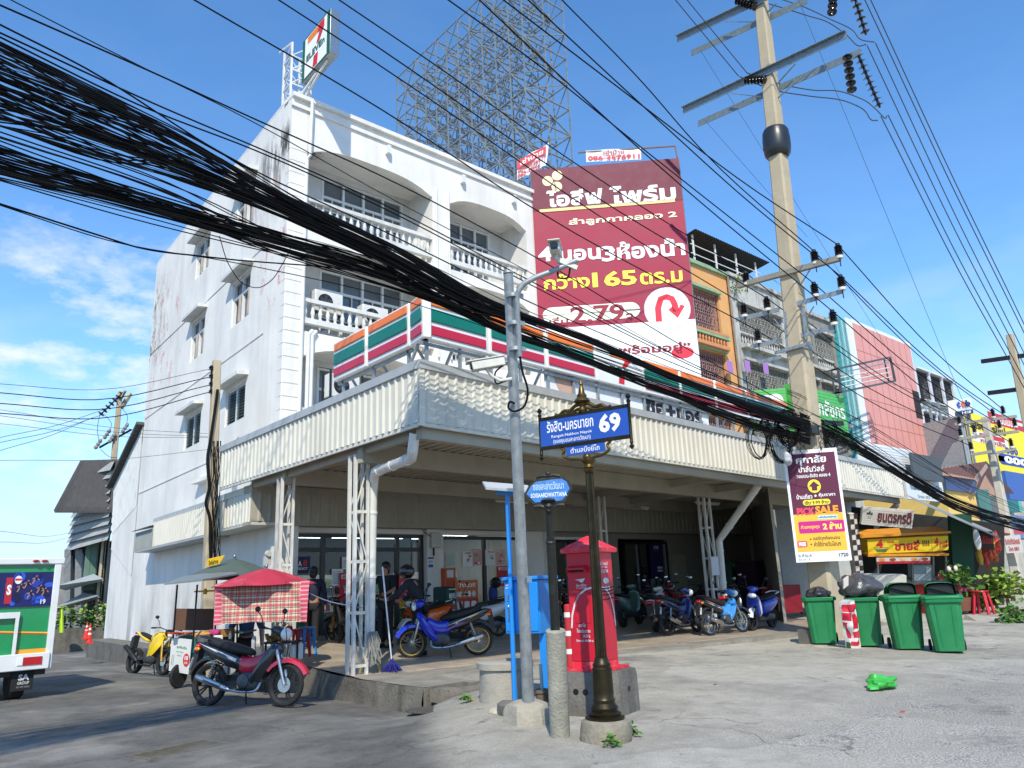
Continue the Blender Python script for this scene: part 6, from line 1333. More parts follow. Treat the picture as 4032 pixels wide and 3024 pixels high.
for z in (.56, .6, .63, .66): f.tube([g+eu*(h+.006)+ev*(-h+.02)+V((0, 0, zp0+.1+bodyH*z)), g+eu*(h+.01)+V((0, 0, zp0+.1+bodyH*z-.01)), g+eu*(h+.006)+ev*(h-.01)+V((0, 0, zp0+.1+bodyH*z+.008))], .004, 4)
f.build('wire_tie', WIRE, t)
# traffic post, concrete ring, rusty stub, rubble
g = gnd('C', 96, 1490); D5 = depth(g); zt = zat('C', 88, 965, D5); t = thing('traffic_post', 'red flexible traffic post with white bands half hidden behind the post box', 'bollard', g); f = MB(); H_ = zt-g.z; f.lathe([(.12, 0), (.12, .04), (.065, .06), (.06, H_-.02), (.04, H_)], 18, g); f.build('post', mk('b02a2c', rough=.5, var=.12), t)
for z in (.25, .52, .8): f = MB(); f.lathe([(.0655, H_*z), (.065, H_*(z+.075))], 18, g); f.build('band', flat('dcd8cc'), t)
g = gnd('B', 1345, 1222); D6 = depth(g); g = g+V((FW.x, FW.y, 0)).normalized()*.3; t = thing('concrete_ring', 'low round concrete well ring with a thick lid behind the blue legs', 'concrete ring', g); f = MB(); f.lathe([(.34, -.1), (.335, .38), (.37, .385), (.37, .46), (.34, .475), (.02, .48)], 28, g); f.v = [rough(p, .012) for p in f.v]; f.build('ring', CONC, t)
g = gnd('B', 1598, 1278); t = thing('pipe_stub', 'short rusty pipe stub with a thin pale pipe rising from it', 'pipe', g); f = MB(); f.lathe([(.08, -.05), (.08, .2), (.095, .205), (.095, .24), (.07, .245), (.068, .2)], 16, g); f.build('casing', mk('6b5a4a', rough=.95, var=.35, scale=8, bump=.5), t); f = MB(); f.tube([g+V((0, 0, .1)), g+V((-.01, 0, .52))], .02, 8); f.build('pipe', mk('8fa7a8', rough=.5), t)
def rock(c, r, m, nm, lb, R_):
    f = MB(); f.ball(c, r, n=9, k=6, e=.75); f.v = [p+(p-V(c))*(.45*noise.noise(p*7+V((R_, 0, 0)))) for p in f.v]; return tag(f.build(nm, m, None, sharp=25), lb, 'rubble')
rock(gnd('B', 1390, 1300)+V((0, 0, .05)), (.17, .12, .1), CONCD, 'concrete_chunk', 'dark broken concrete chunk beside the camera mast footing', 1)
rock(gnd('B', 1310, 1285)+V((0, 0, .01)), (.15, .12, .05), mk('b3aa96', rough=.95, var=.2), 'concrete_chunk', 'flat pale broken concrete slab piece left of the dark chunk', 2)
g = gnd('B', 815, 1277); f = MB(); f.lathe([(.27, .0), (.27, .012), (.24, .016), (.235, .01), (.02, .012)], 28, g+V((0, 0, .012))); tag(f.build('manhole_cover', mk('55524a', rough=.85, metal=.2, var=.3, scale=12, bump=.5)), 'round grey manhole cover in the road at the kerb end', 'manhole')
g = gnd('A', 1200, 1530); t = thing('drain_grate', 'rusty dark drain grating set in the side street', 'drain', M=Matrix.Translation(g-V((0, 0, .02))) @ Matrix.Rotation(.28, 4, 'Z') @ Matrix.Scale(.78, 4)); f = MB(); f.bb((-.62, -.3, .0), (.62, -.24, .03)); f.bb((-.62, .24, 0), (.62, .3, .03)); 
f.bb((-.62, -.24, 0), (-.56, .24, .03)); f.bb((.56, -.24, 0), (.62, .24, .03)); f.build('frame', mk('6a6356', rough=.9, var=.4, scale=9), t, world=False)
f = MB()
for k in range(24): x = -.55+k*.046; f.bb((x, -.24, .006), (x+.026, .24, .024))
f.build('bars', mk('57503f', rough=.9, var=.4, scale=9), t, world=False); f = MB(); f.bb((-.56, -.24, -.01), (.56, .24, .0)); f.build('pit', BLACK, t, world=False)
# weeds
for k, (kk, x, y, lb) in enumerate((('B', 2060, 1520, 'weeds growing at the foot of the street sign footing'), ('B', 1075, 1225, 'weed tuft growing from the broken kerb end'), ('B', 2185, 1450, 'small weed tuft right of the street sign footing'))):
    c = gnd(kk, x, y); f = MB(); leaves(f, c+V((0, 0, .06)), .07, 26, .05, R3, 0, .6); leaves(f, c+V((.05, .03, .05)), .07, 18, .05, R3, 2, .6); tag(f.build('weeds', LEAF), lb, 'weeds')
# ------------------------------------------------------------------ four green wheelie bins
GB = mk('1f7f4a', rough=.5, var=.2, scale=3, dirt=.5, dcol='3f6a50', dscale=3); GBD = mk('157a45', rough=.42, var=.12)
def bin_(p, rz, label, lid):
    t = thing('wheelie_bin', label, 'bin', p, rz, 'green wheelie bins by the big pole', M=Matrix.Translation(p) @ Matrix.Rotation(rz, 4, 'Z') @ Matrix.Diagonal((1.12, 1.12, .97, 1)))
    def ring(w, d, z, c=.06): x, y = w/2, d/2; return [V((a, b, z)) for a, b in ((-x, -y+c), (-x+c, -y), (x-c, -y), (x, -y+c), (x, y-c), (x-c, y), (-x+c, y), (-x, y-c))]
    f = MB(); f.loft([ring(.43, .5, .03), ring(.44, .51, .1), ring(.54, .64, .95), ring(.5, .6, .951), ring(.42, .5, .2)], cap=False); f.add(ring(.43, .5, .03), [tuple(range(8))[::-1]]); f.add(ring(.42, .5, .2), [tuple(range(8))])
    f.build('body', GB, t, world=False, bevel=.008)
    f = MB(); f.loft([ring(.6, .7, .92), ring(.61, .71, .985), ring(.58, .68, .99), ring(.53, .63, .99), ring(.53, .63, .95)], cap=False); f.build('rim', GBD, t, world=False, bevel=.006)
    for s_ in (-.1, .1): f = MB(); f.loft([[V((s_-.012, -.262, .12)), V((s_+.012, -.262, .12)), V((s_+.012, -.255, .12)), V((s_-.012, -.255, .12))], [V((s_*1.2-.012, -.325, .88)), V((s_*1.2+.012, -.325, .88)), V((s_*1.2+.012, -.31, .88)), V((s_*1.2-.012, -.31, .88))]]); f.build('rib', GBD, t, world=False)
    for s_ in (-1, 1):
        f = MB(); f.lathe([(.03, -.02), (.1, -.02), (.105, -.01), (.105, .015), (.09, .02), (.03, .025)], 18, (s_*.255, .25, .105), ax=(s_, 0, 0)); f.build('wheel', RUBBER, t, world=False)
    f = MB(); f.tube([(-.25, .39, .95), (.25, .39, .95)], .016, 8); f.bar((-.22, .3, .93), (-.22, .4, .95), .03); f.bar((.22, .3, .93), (.22, .4, .95), .03); f.build('handle', GBD, t, world=False)
    if lid:
        f = MB(); f.loft([ring(.63, .73, .985), ring(.62, .72, 1.03), ring(.56, .66, 1.05)]); lo = f.build('lid', GBD, t, world=False, bevel=.008)
        f = MB(); n_ = 9; prof = [(math.sin(math.pi*(i/(n_-1)-.5)), math.cos(math.pi*(i/(n_-1)-.5))) for i in range(n_)]
        hood = [[V((.23*(1 if abs(s_) > .98 else math.copysign(abs(s_)**.6, s_)), y, 1.05+hh*max(c, 0)**.35)) for s_, c in prof] for y, hh in ((-.26, .23), (.0, .24), (.2, .16), (.3, .01))]
        f.loft(hood, cap=False); f.build('hood', GB, lo, world=False)
        f = MB(); f.add([V((.2*math.copysign(abs(s_)**.6, s_), -.2, 1.055+.19*max(c, 0)**.35)) for s_, c in prof], [tuple(range(n_))]); f.build('mouth', BLACK, lo, world=False)
    return t
RZB = math.radians(-58)
bins = []
for (x, y, rz, lid, lb) in ((400, 1418, RZB, 0, 'open green bin heaped with a black rubbish bag, leftmost of the four'), (672, 1432, RZB-.05, 0, 'open green bin carrying the biggest grey rubbish bag, second from left'),
                            (915, 1452, RZB+.03, 1, 'green bin with a closed hooded lid, next to the open ones'), (1165, 1468, RZB-.1, 1, 'green bin with a hooded lid, nearest and rightmost of the four')):
    p = gnd('D', x, y); p = p+V((FW.x, FW.y, 0)).normalized()*.28; p.z = zg(p.x, p.y)+.01; bins.append((p, rz)); bin_(p, rz, lb, lid)
BAG = mk('2a2a2c', rough=.28, var=.25, scale=9, bump=.9, bscale=16, spec=.6); BAGG = mk('4b4a4b', rough=.25, var=.3, scale=8, bump=1.0, bscale=14, spec=.7)
def bagmesh(c, r, seed, k=.35):
    f = MB(); f.ball(c, r, n=26, k=16); out2 = []
    for p in f.v:
        d = p-V(c); q = p*5+V((seed, 0, 0)); out2.append(p+d*(k*noise.noise(q)+k*.6*noise.noise(q*2.3)))
    f.v = out2; return f
p = bins[0][0]; tag(bagmesh(p+V((.05, 0, 1.0)), (.3, .24, .16), 3).build('rubbish_bag', BAG, sharp=60), 'small black rubbish bag on the leftmost green bin', 'rubbish bag')
p = bins[1][0]; tag(bagmesh(p+V((.0, .0, 1.15)), (.42, .38, .27), 9, .28).build('rubbish_bag', BAGG, sharp=60), 'big glossy dark grey rubbish bag bulging over the second green bin', 'rubbish bag')
f = MB(); q = at('D', 485, 1085, D=depth(p)); f.fbox(q, RT*.1+UP*.08, UP*.18, FW*.05); tag(f.build('milk_carton', flat('d8cfc8')), 'crushed white and red carton on the rim of the second bin', 'carton')
# red and white sack
a, b = gnd('D', 500, 1440), gnd('D', 592, 1446); t = thing('printed_sack', 'crumpled red and white printed sack slumped between two bins', 'sack', a)
pa = [at('D', x, y, D=depth(a)+.12) for x, y in ((500, 1440), (590, 1446), (550, 1150), (460, 1160))]
f = MB(); f.grid(lambda s_, q: pa[0].lerp(pa[1], s_).lerp(pa[3].lerp(pa[2], s_), q)-FW*(.13*math.sin(math.pi*s_)*(1-.3*q))+V((noise.noise(V((s_*4, q*5, 1))), noise.noise(V((s_*4, q*5, 9))), 0))*.06, 14, 24); f.grid(lambda s_, q: pa[0].lerp(pa[1], s_).lerp(pa[3].lerp(pa[2], s_), q)+FW*(.1*math.sin(math.pi*s_)), 6, 6)
o_ = f.build('cloth', mk('d9d6d2', rough=.6, var=.12, scale=9), t)
def onsack(s_, q, e=.006): return pa[0].lerp(pa[1], s_).lerp(pa[3].lerp(pa[2], s_), q)-FW*(.13*math.sin(math.pi*s_)*(1-.3*q)+e)+V((noise.noise(V((s_*4, q*5, 1))), noise.noise(V((s_*4, q*5, 9))), 0))*.06
f = MB()
for (s0, s1, q0, q1, m_) in ((.15, .85, .8, .95, 0), (.1, .5, .62, .78, 0), (.55, .9, .45, .75, 0), (.4, .9, .28, .4, 0), (.3, .95, .12, .2, 0), (.02, .28, .03, .16, 1), (.1, .25, .25, .58, 0)): f.grid(lambda a_, b_: onsack(s0+(s1-s0)*a_, q0+(q1-q0)*b_), 8, 8, m_)
f.build('print', [flat('c8203a'), flat('2a6a3a')], o_)
f = MB(); c = gnd('D', 283, 1410); f.bb(c-V((.14, .14, .05)), c+V((.16, .16, .3))); f.v = [rough(p, .03) for p in f.v]; tag(f.build('concrete_block', CONCD), 'dark concrete block on the ground left of the green bins', 'block')
tag(bagmesh(gnd('W', 1903, 1484)+V((0, 0, .06)), (.22, .15, .07), 21, 1.1).build('plastic_bag', mk('3fae45', rough=.4, var=.25, scale=9), sharp=50), 'crumpled bright green plastic bag lying on the forecourt', 'bag')
for k, (x, y) in enumerate(((1950, 1540), (1545, 1480), (830, 1390))):
    c = gnd('W', x, y); f = MB(); f.box(c+V((0, 0, .012)), (.06, .03, .01), R=Matrix.Rotation(k, 3, 'Z')); tag(f.build('litter', flat(('c03a48', '6a6258', 'd5d2c8')[k])), ('tiny red scrap of litter on the forecourt right of the green bag', 'tiny brown scrap of litter on the forecourt', 'tiny pale scrap on the tiles')[k], 'litter')
tag(bagmesh(at('M3', 742, 1480, Y=9.0), (.09, .08, .12), 31, .7).build('plastic_bag', mk('b9bbc0', rough=.3, var=.2, scale=10), sharp=50), 'small crumpled white plastic bag caught at the poster corner', 'bag')
# ------------------------------------------------------------------ motorbikes
TYRE = mk('1a1a1a', rough=.8, var=.3, scale=25, dirt=.4, dcol='4b4640', dscale=6); ENG = mk('55575a', rough=.5, metal=.6, var=.35, scale=20); SEAT = mk('161617', rough=.65, var=.15, bump=.2, bscale=120); PLAS = mk('232426', rough=.55, var=.12)
LENS = mk('e4e9ea', rough=.08, var=.05, spec=.8); REDL = mk('b3151f', rough=.12, var=.1, spec=.8); ORL = mk('e07a1a', rough=.15, var=0)
SIL = mk('b9babb', rough=.28, metal=.9, var=.2, scale=14)
def gloss(c, **k): return mk(c, **{**dict(rough=.22, var=.06, scale=5, coat=.6), **k})
def sec(x, z, w, h, n=10, e=.7, lean=0):              # a rounded cross-section across the bike at x
    out_ = []
    for j in range(n):
        a = 2*math.pi*j/n; c, s_ = math.cos(a), math.sin(a)
        out_.append(V((x+lean*(s_*h/2), math.copysign(abs(c)**e, c)*w/2, z+math.copysign(abs(s_)**e, s_)*h/2)))
    return out_
def wheel(parent, x, R_, kind, rimc, disc=False, w=.04, M=Matrix.Identity(4), y=0):
    f = MB(); c = M @ V((x, y, R_)); ax_ = V((0, 1, 0))
    f.lathe([(R_*.78, -w*.6), (R_*.86, -w), (R_*.95, -w*.9), (R_, -w*.35), (R_, w*.35), (R_*.95, w*.9), (R_*.86, w), (R_*.78, w*.6), (R_*.78, -w*.6)], 32, c, ax=ax_); f.f = f.f[:-2]; f.m = f.m[:-2]
    o = f.build('wheel', TYRE, parent, world=False); WM[o.name] = wm(parent)
    f = MB(); f.lathe([(R_*.72, -w*.5), (R_*.8, -w*.65), (R_*.8, w*.65), (R_*.72, w*.5), (R_*.72, -w*.5)], 32, c, ax=ax_); f.f = f.f[:-2]; f.m = f.m[:-2]; f.build('rim', rimc, o, world=False)
    f = MB(); f.lathe([(.02, -w), (.045, -w*.8), (.045, w*.8), (.02, w)], 12, c, ax=ax_)
    if kind == 'spoke':
        for k in range(28):
            a = 2*math.pi*k/28; b = a+(.5 if k % 2 else -.5); s_ = (1 if k % 4 < 2 else -1)*w*.6
            f.bar(c+V((.04*math.cos(b), s_, .04*math.sin(b))), c+V((R_*.74*math.cos(a), 0, R_*.74*math.sin(a))), .004)
    else:
        for k in range(kind):
            a = 2*math.pi*k/kind
            for q in (-.13, .13) if kind < 6 else (0,):
                f.bar(c+V((.03*math.cos(a+q*2), 0, .03*math.sin(a+q*2))), c+V((R_*.74*math.cos(a+q), 0, R_*.74*math.sin(a+q))), .018, .022, up=(0, 1, 0))
    f.build('spokes', rimc if kind != 'spoke' else CHROME, o, world=False)
    if disc:
        f = MB(); f.lathe([(.06, -.0), (.1, -.0), (.1, -.006), (.06, -.006)], 24, c+V((0, -w-.005, 0)), ax=ax_); f.build('brake_disc', SIL, o, world=False)
    return o
def shell(parent, name, m, secs, sub=0, bevel=0, cap=True):
    f = MB(); f.loft(secs, cap=cap); o = f.build(name, m, parent, sharp=50, world=False)
    if sub: md = o.modifiers.new('sub', 'SUBSURF'); md.levels = md.render_levels = sub
    return o
def mirror(parent, x, y, z, s_, round_=True, m=PLAS):
    f = MB(); z += .06; f.tube([(x, y, z-.06), (x-.02, y+s_*.05, z+.1), (x-.05, y+s_*.09, z+.15)], .007, 6); f.ball((x-.05, y+s_*.1, z+.19), (.018, .055, .04), n=14, k=8); o = f.build('mirror', m, parent, world=False)
    f = MB(); f.ball((x-.066, y+s_*.1, z+.19), (.006, .048, .034), n=14, k=6); f.build('mirror_glass', mk('b9c4c8', rough=.05, metal=.9, var=0), o, world=False)
def place(name, label, pr, pf, s_, lean, group='motorbikes parked at the shop', wb=1.24):
    d = pf-pr; h = math.atan2(d.y, d.x); mid = pr.lerp(pf, .5); M = Matrix.Translation(mid) @ Matrix.Rotation(h, 4, 'Z') @ Matrix.Rotation(math.radians(lean), 4, 'X') @ Matrix.Scale(s_, 4)
    return thing(name, label, 'motorbike', M=M, group=group)
def underbone(label, pr, pf, shield, fender, cowl, rim, kind, steer=0, scale=None, lean=-7, exh=-1, disc=True, stripes=(), plate=None, basket=False, cover=None, front=True):
    dist = (pf-pr).length; s_ = scale or max(.9, min(1.15, dist/1.24)); t = place('motorcycle', label, pr, pf, s_, lean)
    wheel(t, -.62, .285, kind, rim, False, .043)
    SM = Matrix.Translation((.47, 0, 0)) @ Matrix.Rotation(steer, 4, 'Z') @ Matrix.Translation((-.47, 0, 0))
    wheel(t, .62, .28, kind, rim, disc, .036, SM)
    f = MB()
    for y in (-.075, .075): f.tube([SM @ V((.62, y, .28)), SM @ V((.52, y, .6)), SM @ V((.45, y*.8, .8))], [.022, .026, .024], 8)
    f.build('fork', SIL, t, world=False)
    f = MB(); rs = []
    for k in range(9): a = math.radians(25+k*15); rs.append([SM @ V((.62+r_*math.cos(a), y, .28+r_*math.sin(a))) for y, r_ in ((-.075, .29), (-.065, .34), (0, .36), (.065, .34), (.075, .29), (0, .33))])
    f.loft(rs); f.build('front_fender', fender, t, world=False)
    # leg shield, headset cover, centre spine, side cowls
    shell(t, 'leg_shield', shield, [[V((.5-.0*1, -.04, .86)), V((.5, .04, .86)), V((.44, .06, .84)), V((.44, -.06, .84))], [V((.56, -.1, .76)), V((.56, .1, .76)), V((.36, .22, .76)), V((.36, -.22, .76))], [V((.48, -.13, .56)), V((.48, .13, .56)), V((.2, .25, .54)), V((.2, -.25, .54))], [V((.34, -.12, .36)), V((.34, .12, .36)), V((.06, .22, .33)), V((.06, -.22, .33))], [V((.16, -.08, .24)), V((.16, .08, .24)), V((.06, .12, .25)), V((.06, -.12, .25))]], 1)
    shell(t, 'spine_cover', cover or PLAS, [sec(.34, .66, .2, .28), sec(.18, .52, .2, .26), sec(.0, .52, .22, .26), sec(-.14, .58, .24, .28)], 1)
    shell(t, 'side_cowl', cowl, [sec(.02, .53, .16, .16), sec(-.15, .59, .28, .25), sec(-.4, .66, .31, .25), sec(-.65, .75, .26, .2), sec(-.86, .83, .1, .07)], 1)
    shell(t, 'seat', SEAT, [sec(.1, .68, .1, .06), sec(.02, .72, .2, .1), sec(-.15, .74, .3, .15), sec(-.35, .79, .3, .15), sec(-.6, .85, .26, .12), sec(-.72, .88, .12, .04)], 1)
    o = shell(t, 'headset', shield, [[SM @ V(p) for p in sec(.56, .93, .1, .1)], [SM @ V(p) for p in sec(.5, .97, .26, .17)], [SM @ V(p) for p in sec(.42, 1.0, .3, .14)], [SM @ V(p) for p in sec(.36, 1.01, .2, .06)]], 1)
    f = MB(); f.ball(SM @ V((.57, 0, .94)), (.05, .125, .085), n=14, k=8); f.build('headlight', LENS, t, world=False)
    f = MB(); f.tube([SM @ V(p) for p in ((.3, -.34, 1.03), (.36, -.2, 1.02), (.42, -.06, .99), (.42, .06, .99), (.36, .2, 1.02), (.3, .34, 1.03))], .011, 8); o = f.build('handlebar', DKMETAL, t, world=False)
    for y in (-1, 1):
        f = MB(); f.tube([SM @ V((.345, y*.24, 1.025)), SM @ V((.3, y*.345, 1.03))], .019, 10); f.build('grip', RUBBER, o, world=False); f = MB(); f.tube([SM @ V((.39, y*.2, 1.01)), SM @ V((.38, y*.34, 1.0))], .006, 6); f.build('lever', SIL, o, world=False); mirror(t, .36, y*.22, 1.02, y)
    f = MB(); f.ball((.08, 0, .33), (.17, .12, .13), n=14, k=8, e=.6); f.lathe([(.06, 0), (.075, .02), (.06, .04), (.075, .06), (.06, .08), (.075, .1), (.055, .13)], 12, (.16, 0, .34), ax=(1, 0, .15)); f.lathe([(.095, 0), (.095, .03), (.06, .04)], 16, (.02, -.1, .33), ax=(0, -1, 0)); f.lathe([(.08, 0), (.08, .03), (.05, .04)], 16, (-.02, .1, .33), ax=(0, 1, 0)); f.build('engine', ENG, t, world=False)
    f = MB(); y = exh*.12; f.tube(smooth_path([(.26, y*.3, .33), (.24, y*.8, .22), (.05, y, .19), (-.2, y, .22)], 4), .017, 8); f.tube([(-.18, y, .215), (-.24, y*1.1, .235), (-.62, y*1.35, .36), (-.72, y*1.4, .395)], [.022, .04, .048, .036], 14); o = f.build('exhaust', SIL, t, world=False)
    f = MB(); f.tube([(-.3, y*1.15+exh*.035, .275), (-.56, y*1.3+exh*.04, .36)], [.03, .034], 10); f.build('heat_shield', CHROME, o, world=False)
    f = MB(); f.bar((0, .07, .32), (-.62, .075, .285), .03, .05); f.bar((0, -.07, .32), (-.62, -.075, .285), .03, .05); f.build('swing_arm', DKMETAL, t, world=False)
    for y_ in (-1, 1):
        f = MB(); 
        for k in range(9): a = V((-.58, y_*.1, .34)).lerp(V((-.48, y_*.1, .62)), k/9); f.tube([a+V((.026*math.cos(q*1.047), .026*math.sin(q*1.047), .012*q/6)) for q in range(7)], .006, 5)
        f.tube([(-.6, y_*.1, .3), (-.47, y_*.1, .66)], .012, 6); f.build('shock_absorber', SIL, t, world=False)
    f = MB(); rs = []
    for k in range(8): a = math.radians(50+k*16); rs.append([V((-.62+r_*math.cos(a), y, .285+r_*math.sin(a)+.03)) for y, r_ in ((-.07, .3), (-.06, .34), (.06, .34), (.07, .3), (0, .32))])
    f.loft(rs); f.build('rear_fender', PLAS, t, world=False)
    f = MB(); f.fbox((-.86, -.06, .5), (-.1, 0, -.02), (0, .12, 0), (.06, 0, .3)); f.build('mudguard_tail', PLAS, t, world=False)
    f = MB(); f.ball((-.85, 0, .8), (.05, .085, .045), n=12, k=8); f.build('tail_light', REDL, t, world=False)
    for y_ in (-1, 1):
        f = MB(); f.ball((-.82, y_*.1, .76), (.05, .03, .03), n=10, k=6); f.build('indicator', ORL, t, world=False)
        f = MB(); f.tube([(-.45, y_*.1, .82), (-.62, y_*.12, .9), (-.8, y_*.08, .93), (-.82, 0, .93)], .012, 7); f.build('grab_rail', PLAS, t, world=False) if y_ > 0 else f.build('grab_rail', PLAS, t, world=False)
        f = MB(); f.tube([(.06, y_*.08, .24), (.06, y_*.24, .24)], .014, 8); f.build('foot_peg', RUBBER, t, world=False)
    f = MB(); f.tube([(-.08, .1, .22), (-.12, .2, .01)], .011, 6); f.build('side_stand', DKMETAL, t, world=False)
    for y_ in (-.1, .14): f = MB(); f.tube(smooth_path([SM @ V((.4, y_, 1.02)), SM @ V((.55, y_*1.3, 1.1)), SM @ V((.6, y_*.6, .9)), SM @ V((.56, y_*.7, .6)), SM @ V((.62, y_*.6, .34))], 5), .005, 5); f.build('cable', WIRE, t, world=False)
    f = MB(); f.fbox((.0, -.03, .33), (-.6, 0, -.02), (0, .02, 0), (0, 0, .09)); f.v = [p+V((0, exh*-.12, 0)) for p in f.v]; f.build('chain_case', PLAS, t, world=False)
    if plate:
        f = MB(); f.fbox((-.93, -.1, .5), (-.005, 0, 0), (0, .2, 0), (.05, 0, .15)); pl_ = f.build('number_plate', flat('dcdcd6'), t, world=False); WM[pl_.name] = wm(t)
        Mw = wm(t); o_ = Mw @ V((-.938, .1, .5)); b = Board(o_, Mw @ V((-.938, -.1, .5))-o_, Mw @ V((-.888, .1, .65))-o_, .003); b.text(plate[0], .12, .55, .88, .9, 'a33' if False else '40302e', .02, 1); b.text(plate[1], .2, .1, .8, .48, '40302e', .03, 1); b.done(pl_)
    for i, (c_, pts) in enumerate(stripes):            # printed stripes over the side cowl
        for y_ in (-1, 1):
            f = MB(); f.add([V((x, y_*(.135+.004*i-.03*max(0, -x-.55)), z)) for x, z in pts], [tuple(range(len(pts)))]); f.build('decal', c_, t, world=False)
    return t
def scooter(label, pr, pf, main, second, seatm=SEAT, scale=None, lean=-6, steer=0, lightz=.86, box=False):
    dist = (pf-pr).length; s_ = scale or max(.9, min(1.12, dist/1.2)); t = place('scooter', label, pr, pf, s_, lean); SM = Matrix.Translation((.44, 0, 0)) @ Matrix.Rotation(steer, 4, 'Z') @ Matrix.Translation((-.44, 0, 0))
    wheel(t, -.6, .24, 5, DKMETAL, False, .05); wheel(t, .6, .25, 5, DKMETAL, True, .045, SM)
    f = MB(); 
    for y in (-.08, .08): f.tube([SM @ V((.6, y, .25)), SM @ V((.5, y, .6))], .024, 8)
    f.build('fork', DKMETAL, t, world=False)
    f = MB(); rs = []
    for k in range(9): a = math.radians(20+k*17); rs.append([SM @ V((.6+r_*math.cos(a), y, .25+r_*math.sin(a))) for y, r_ in ((-.07, .27), (-.055, .305), (0, .315), (.055, .305), (.07, .27), (0, .295))])
    f.loft(rs); f.build('front_fender', second, t, world=False)
    shell(t, 'front_shield', main, [sec(.5, .92, .16, .1), sec(.5, .84, .3, .2), sec(.46, .68, .38, .22), sec(.38, .5, .38, .2), sec(.3, .34, .34, .14)], 1)
    shell(t, 'inner_shield', second, [sec(.4, .88, .24, .1), sec(.35, .7, .36, .16), sec(.28, .5, .36, .18), sec(.22, .34, .34, .12)], 1)
    shell(t, 'floor_board', PLAS, [sec(.32, .27, .3, .08, e=.4), sec(.1, .26, .34, .07, e=.4), sec(-.1, .28, .32, .12, e=.4), sec(-.2, .34, .28, .2, e=.4)])
    shell(t, 'rear_body', main, [sec(-.02, .5, .16, .36), sec(-.15, .54, .3, .4), sec(-.4, .6, .36, .34), sec(-.66, .68, .32, .24), sec(-.88, .76, .16, .1)], 1)
    shell(t, 'seat', seatm, [sec(.02, .74, .16, .06), sec(-.08, .77, .27, .1), sec(-.3, .79, .28, .1), sec(-.55, .83, .26, .1), sec(-.78, .86, .15, .05)], 1)
    shell(t, 'headset', main, [[SM @ V(p) for p in sec(.52, 1.0, .16, .1)], [SM @ V(p) for p in sec(.45, 1.03, .32, .15)], [SM @ V(p) for p in sec(.37, 1.04, .28, .08)]], 1)
    f = MB(); f.ball(SM @ V((.575, 0, lightz)), (.05, .12, .06), n=14, k=8); f.build('headlight', LENS, t, world=False)
    f = MB(); f.tube([SM @ V(p) for p in ((.3, -.34, 1.06), (.4, -.12, 1.04), (.4, .12, 1.04), (.3, .34, 1.06))], .012, 8); o = f.build('handlebar', DKMETAL, t, world=False)
    for y in (-1, 1):
        f = MB(); f.tube([SM @ V((.335, y*.25, 1.055)), SM @ V((.298, y*.345, 1.06))], .02, 10); f.build('grip', RUBBER, o, world=False); mirror(t, .36, y*.2, 1.05, y)
    f = MB(); f.ball((-.4, 0, .3), (.26, .12, .1), n=14, k=8, e=.6); f.build('engine', ENG, t, world=False)
    f = MB(); f.tube([(-.25, -.15, .25), (-.4, -.17, .28), (-.8, -.18, .36)], [.03, .055, .05], 12); f.build('exhaust', DKMETAL, t, world=False)
    f = MB(); f.ball((-.87, 0, .72), (.05, .13, .05), n=12, k=8); f.build('tail_light', REDL, t, world=False)
    f = MB(); f.fbox((-.88, -.07, .42), (-.08, 0, -.02), (0, .14, 0), (.02, 0, .26)); f.build('mudguard_tail', PLAS, t, world=False)
    f = MB(); f.tube([(-.55, .14, .88), (-.8, .12, .92), (-.86, 0, .93), (-.8, -.12, .92), (-.55, -.14, .88)], .014, 7); f.build('grab_rail', second, t, world=False)
    f = MB(); f.tube([(-.2, .1, .25), (-.25, .2, .01)], .012, 6); f.build('side_stand', DKMETAL, t, world=False)
    return t
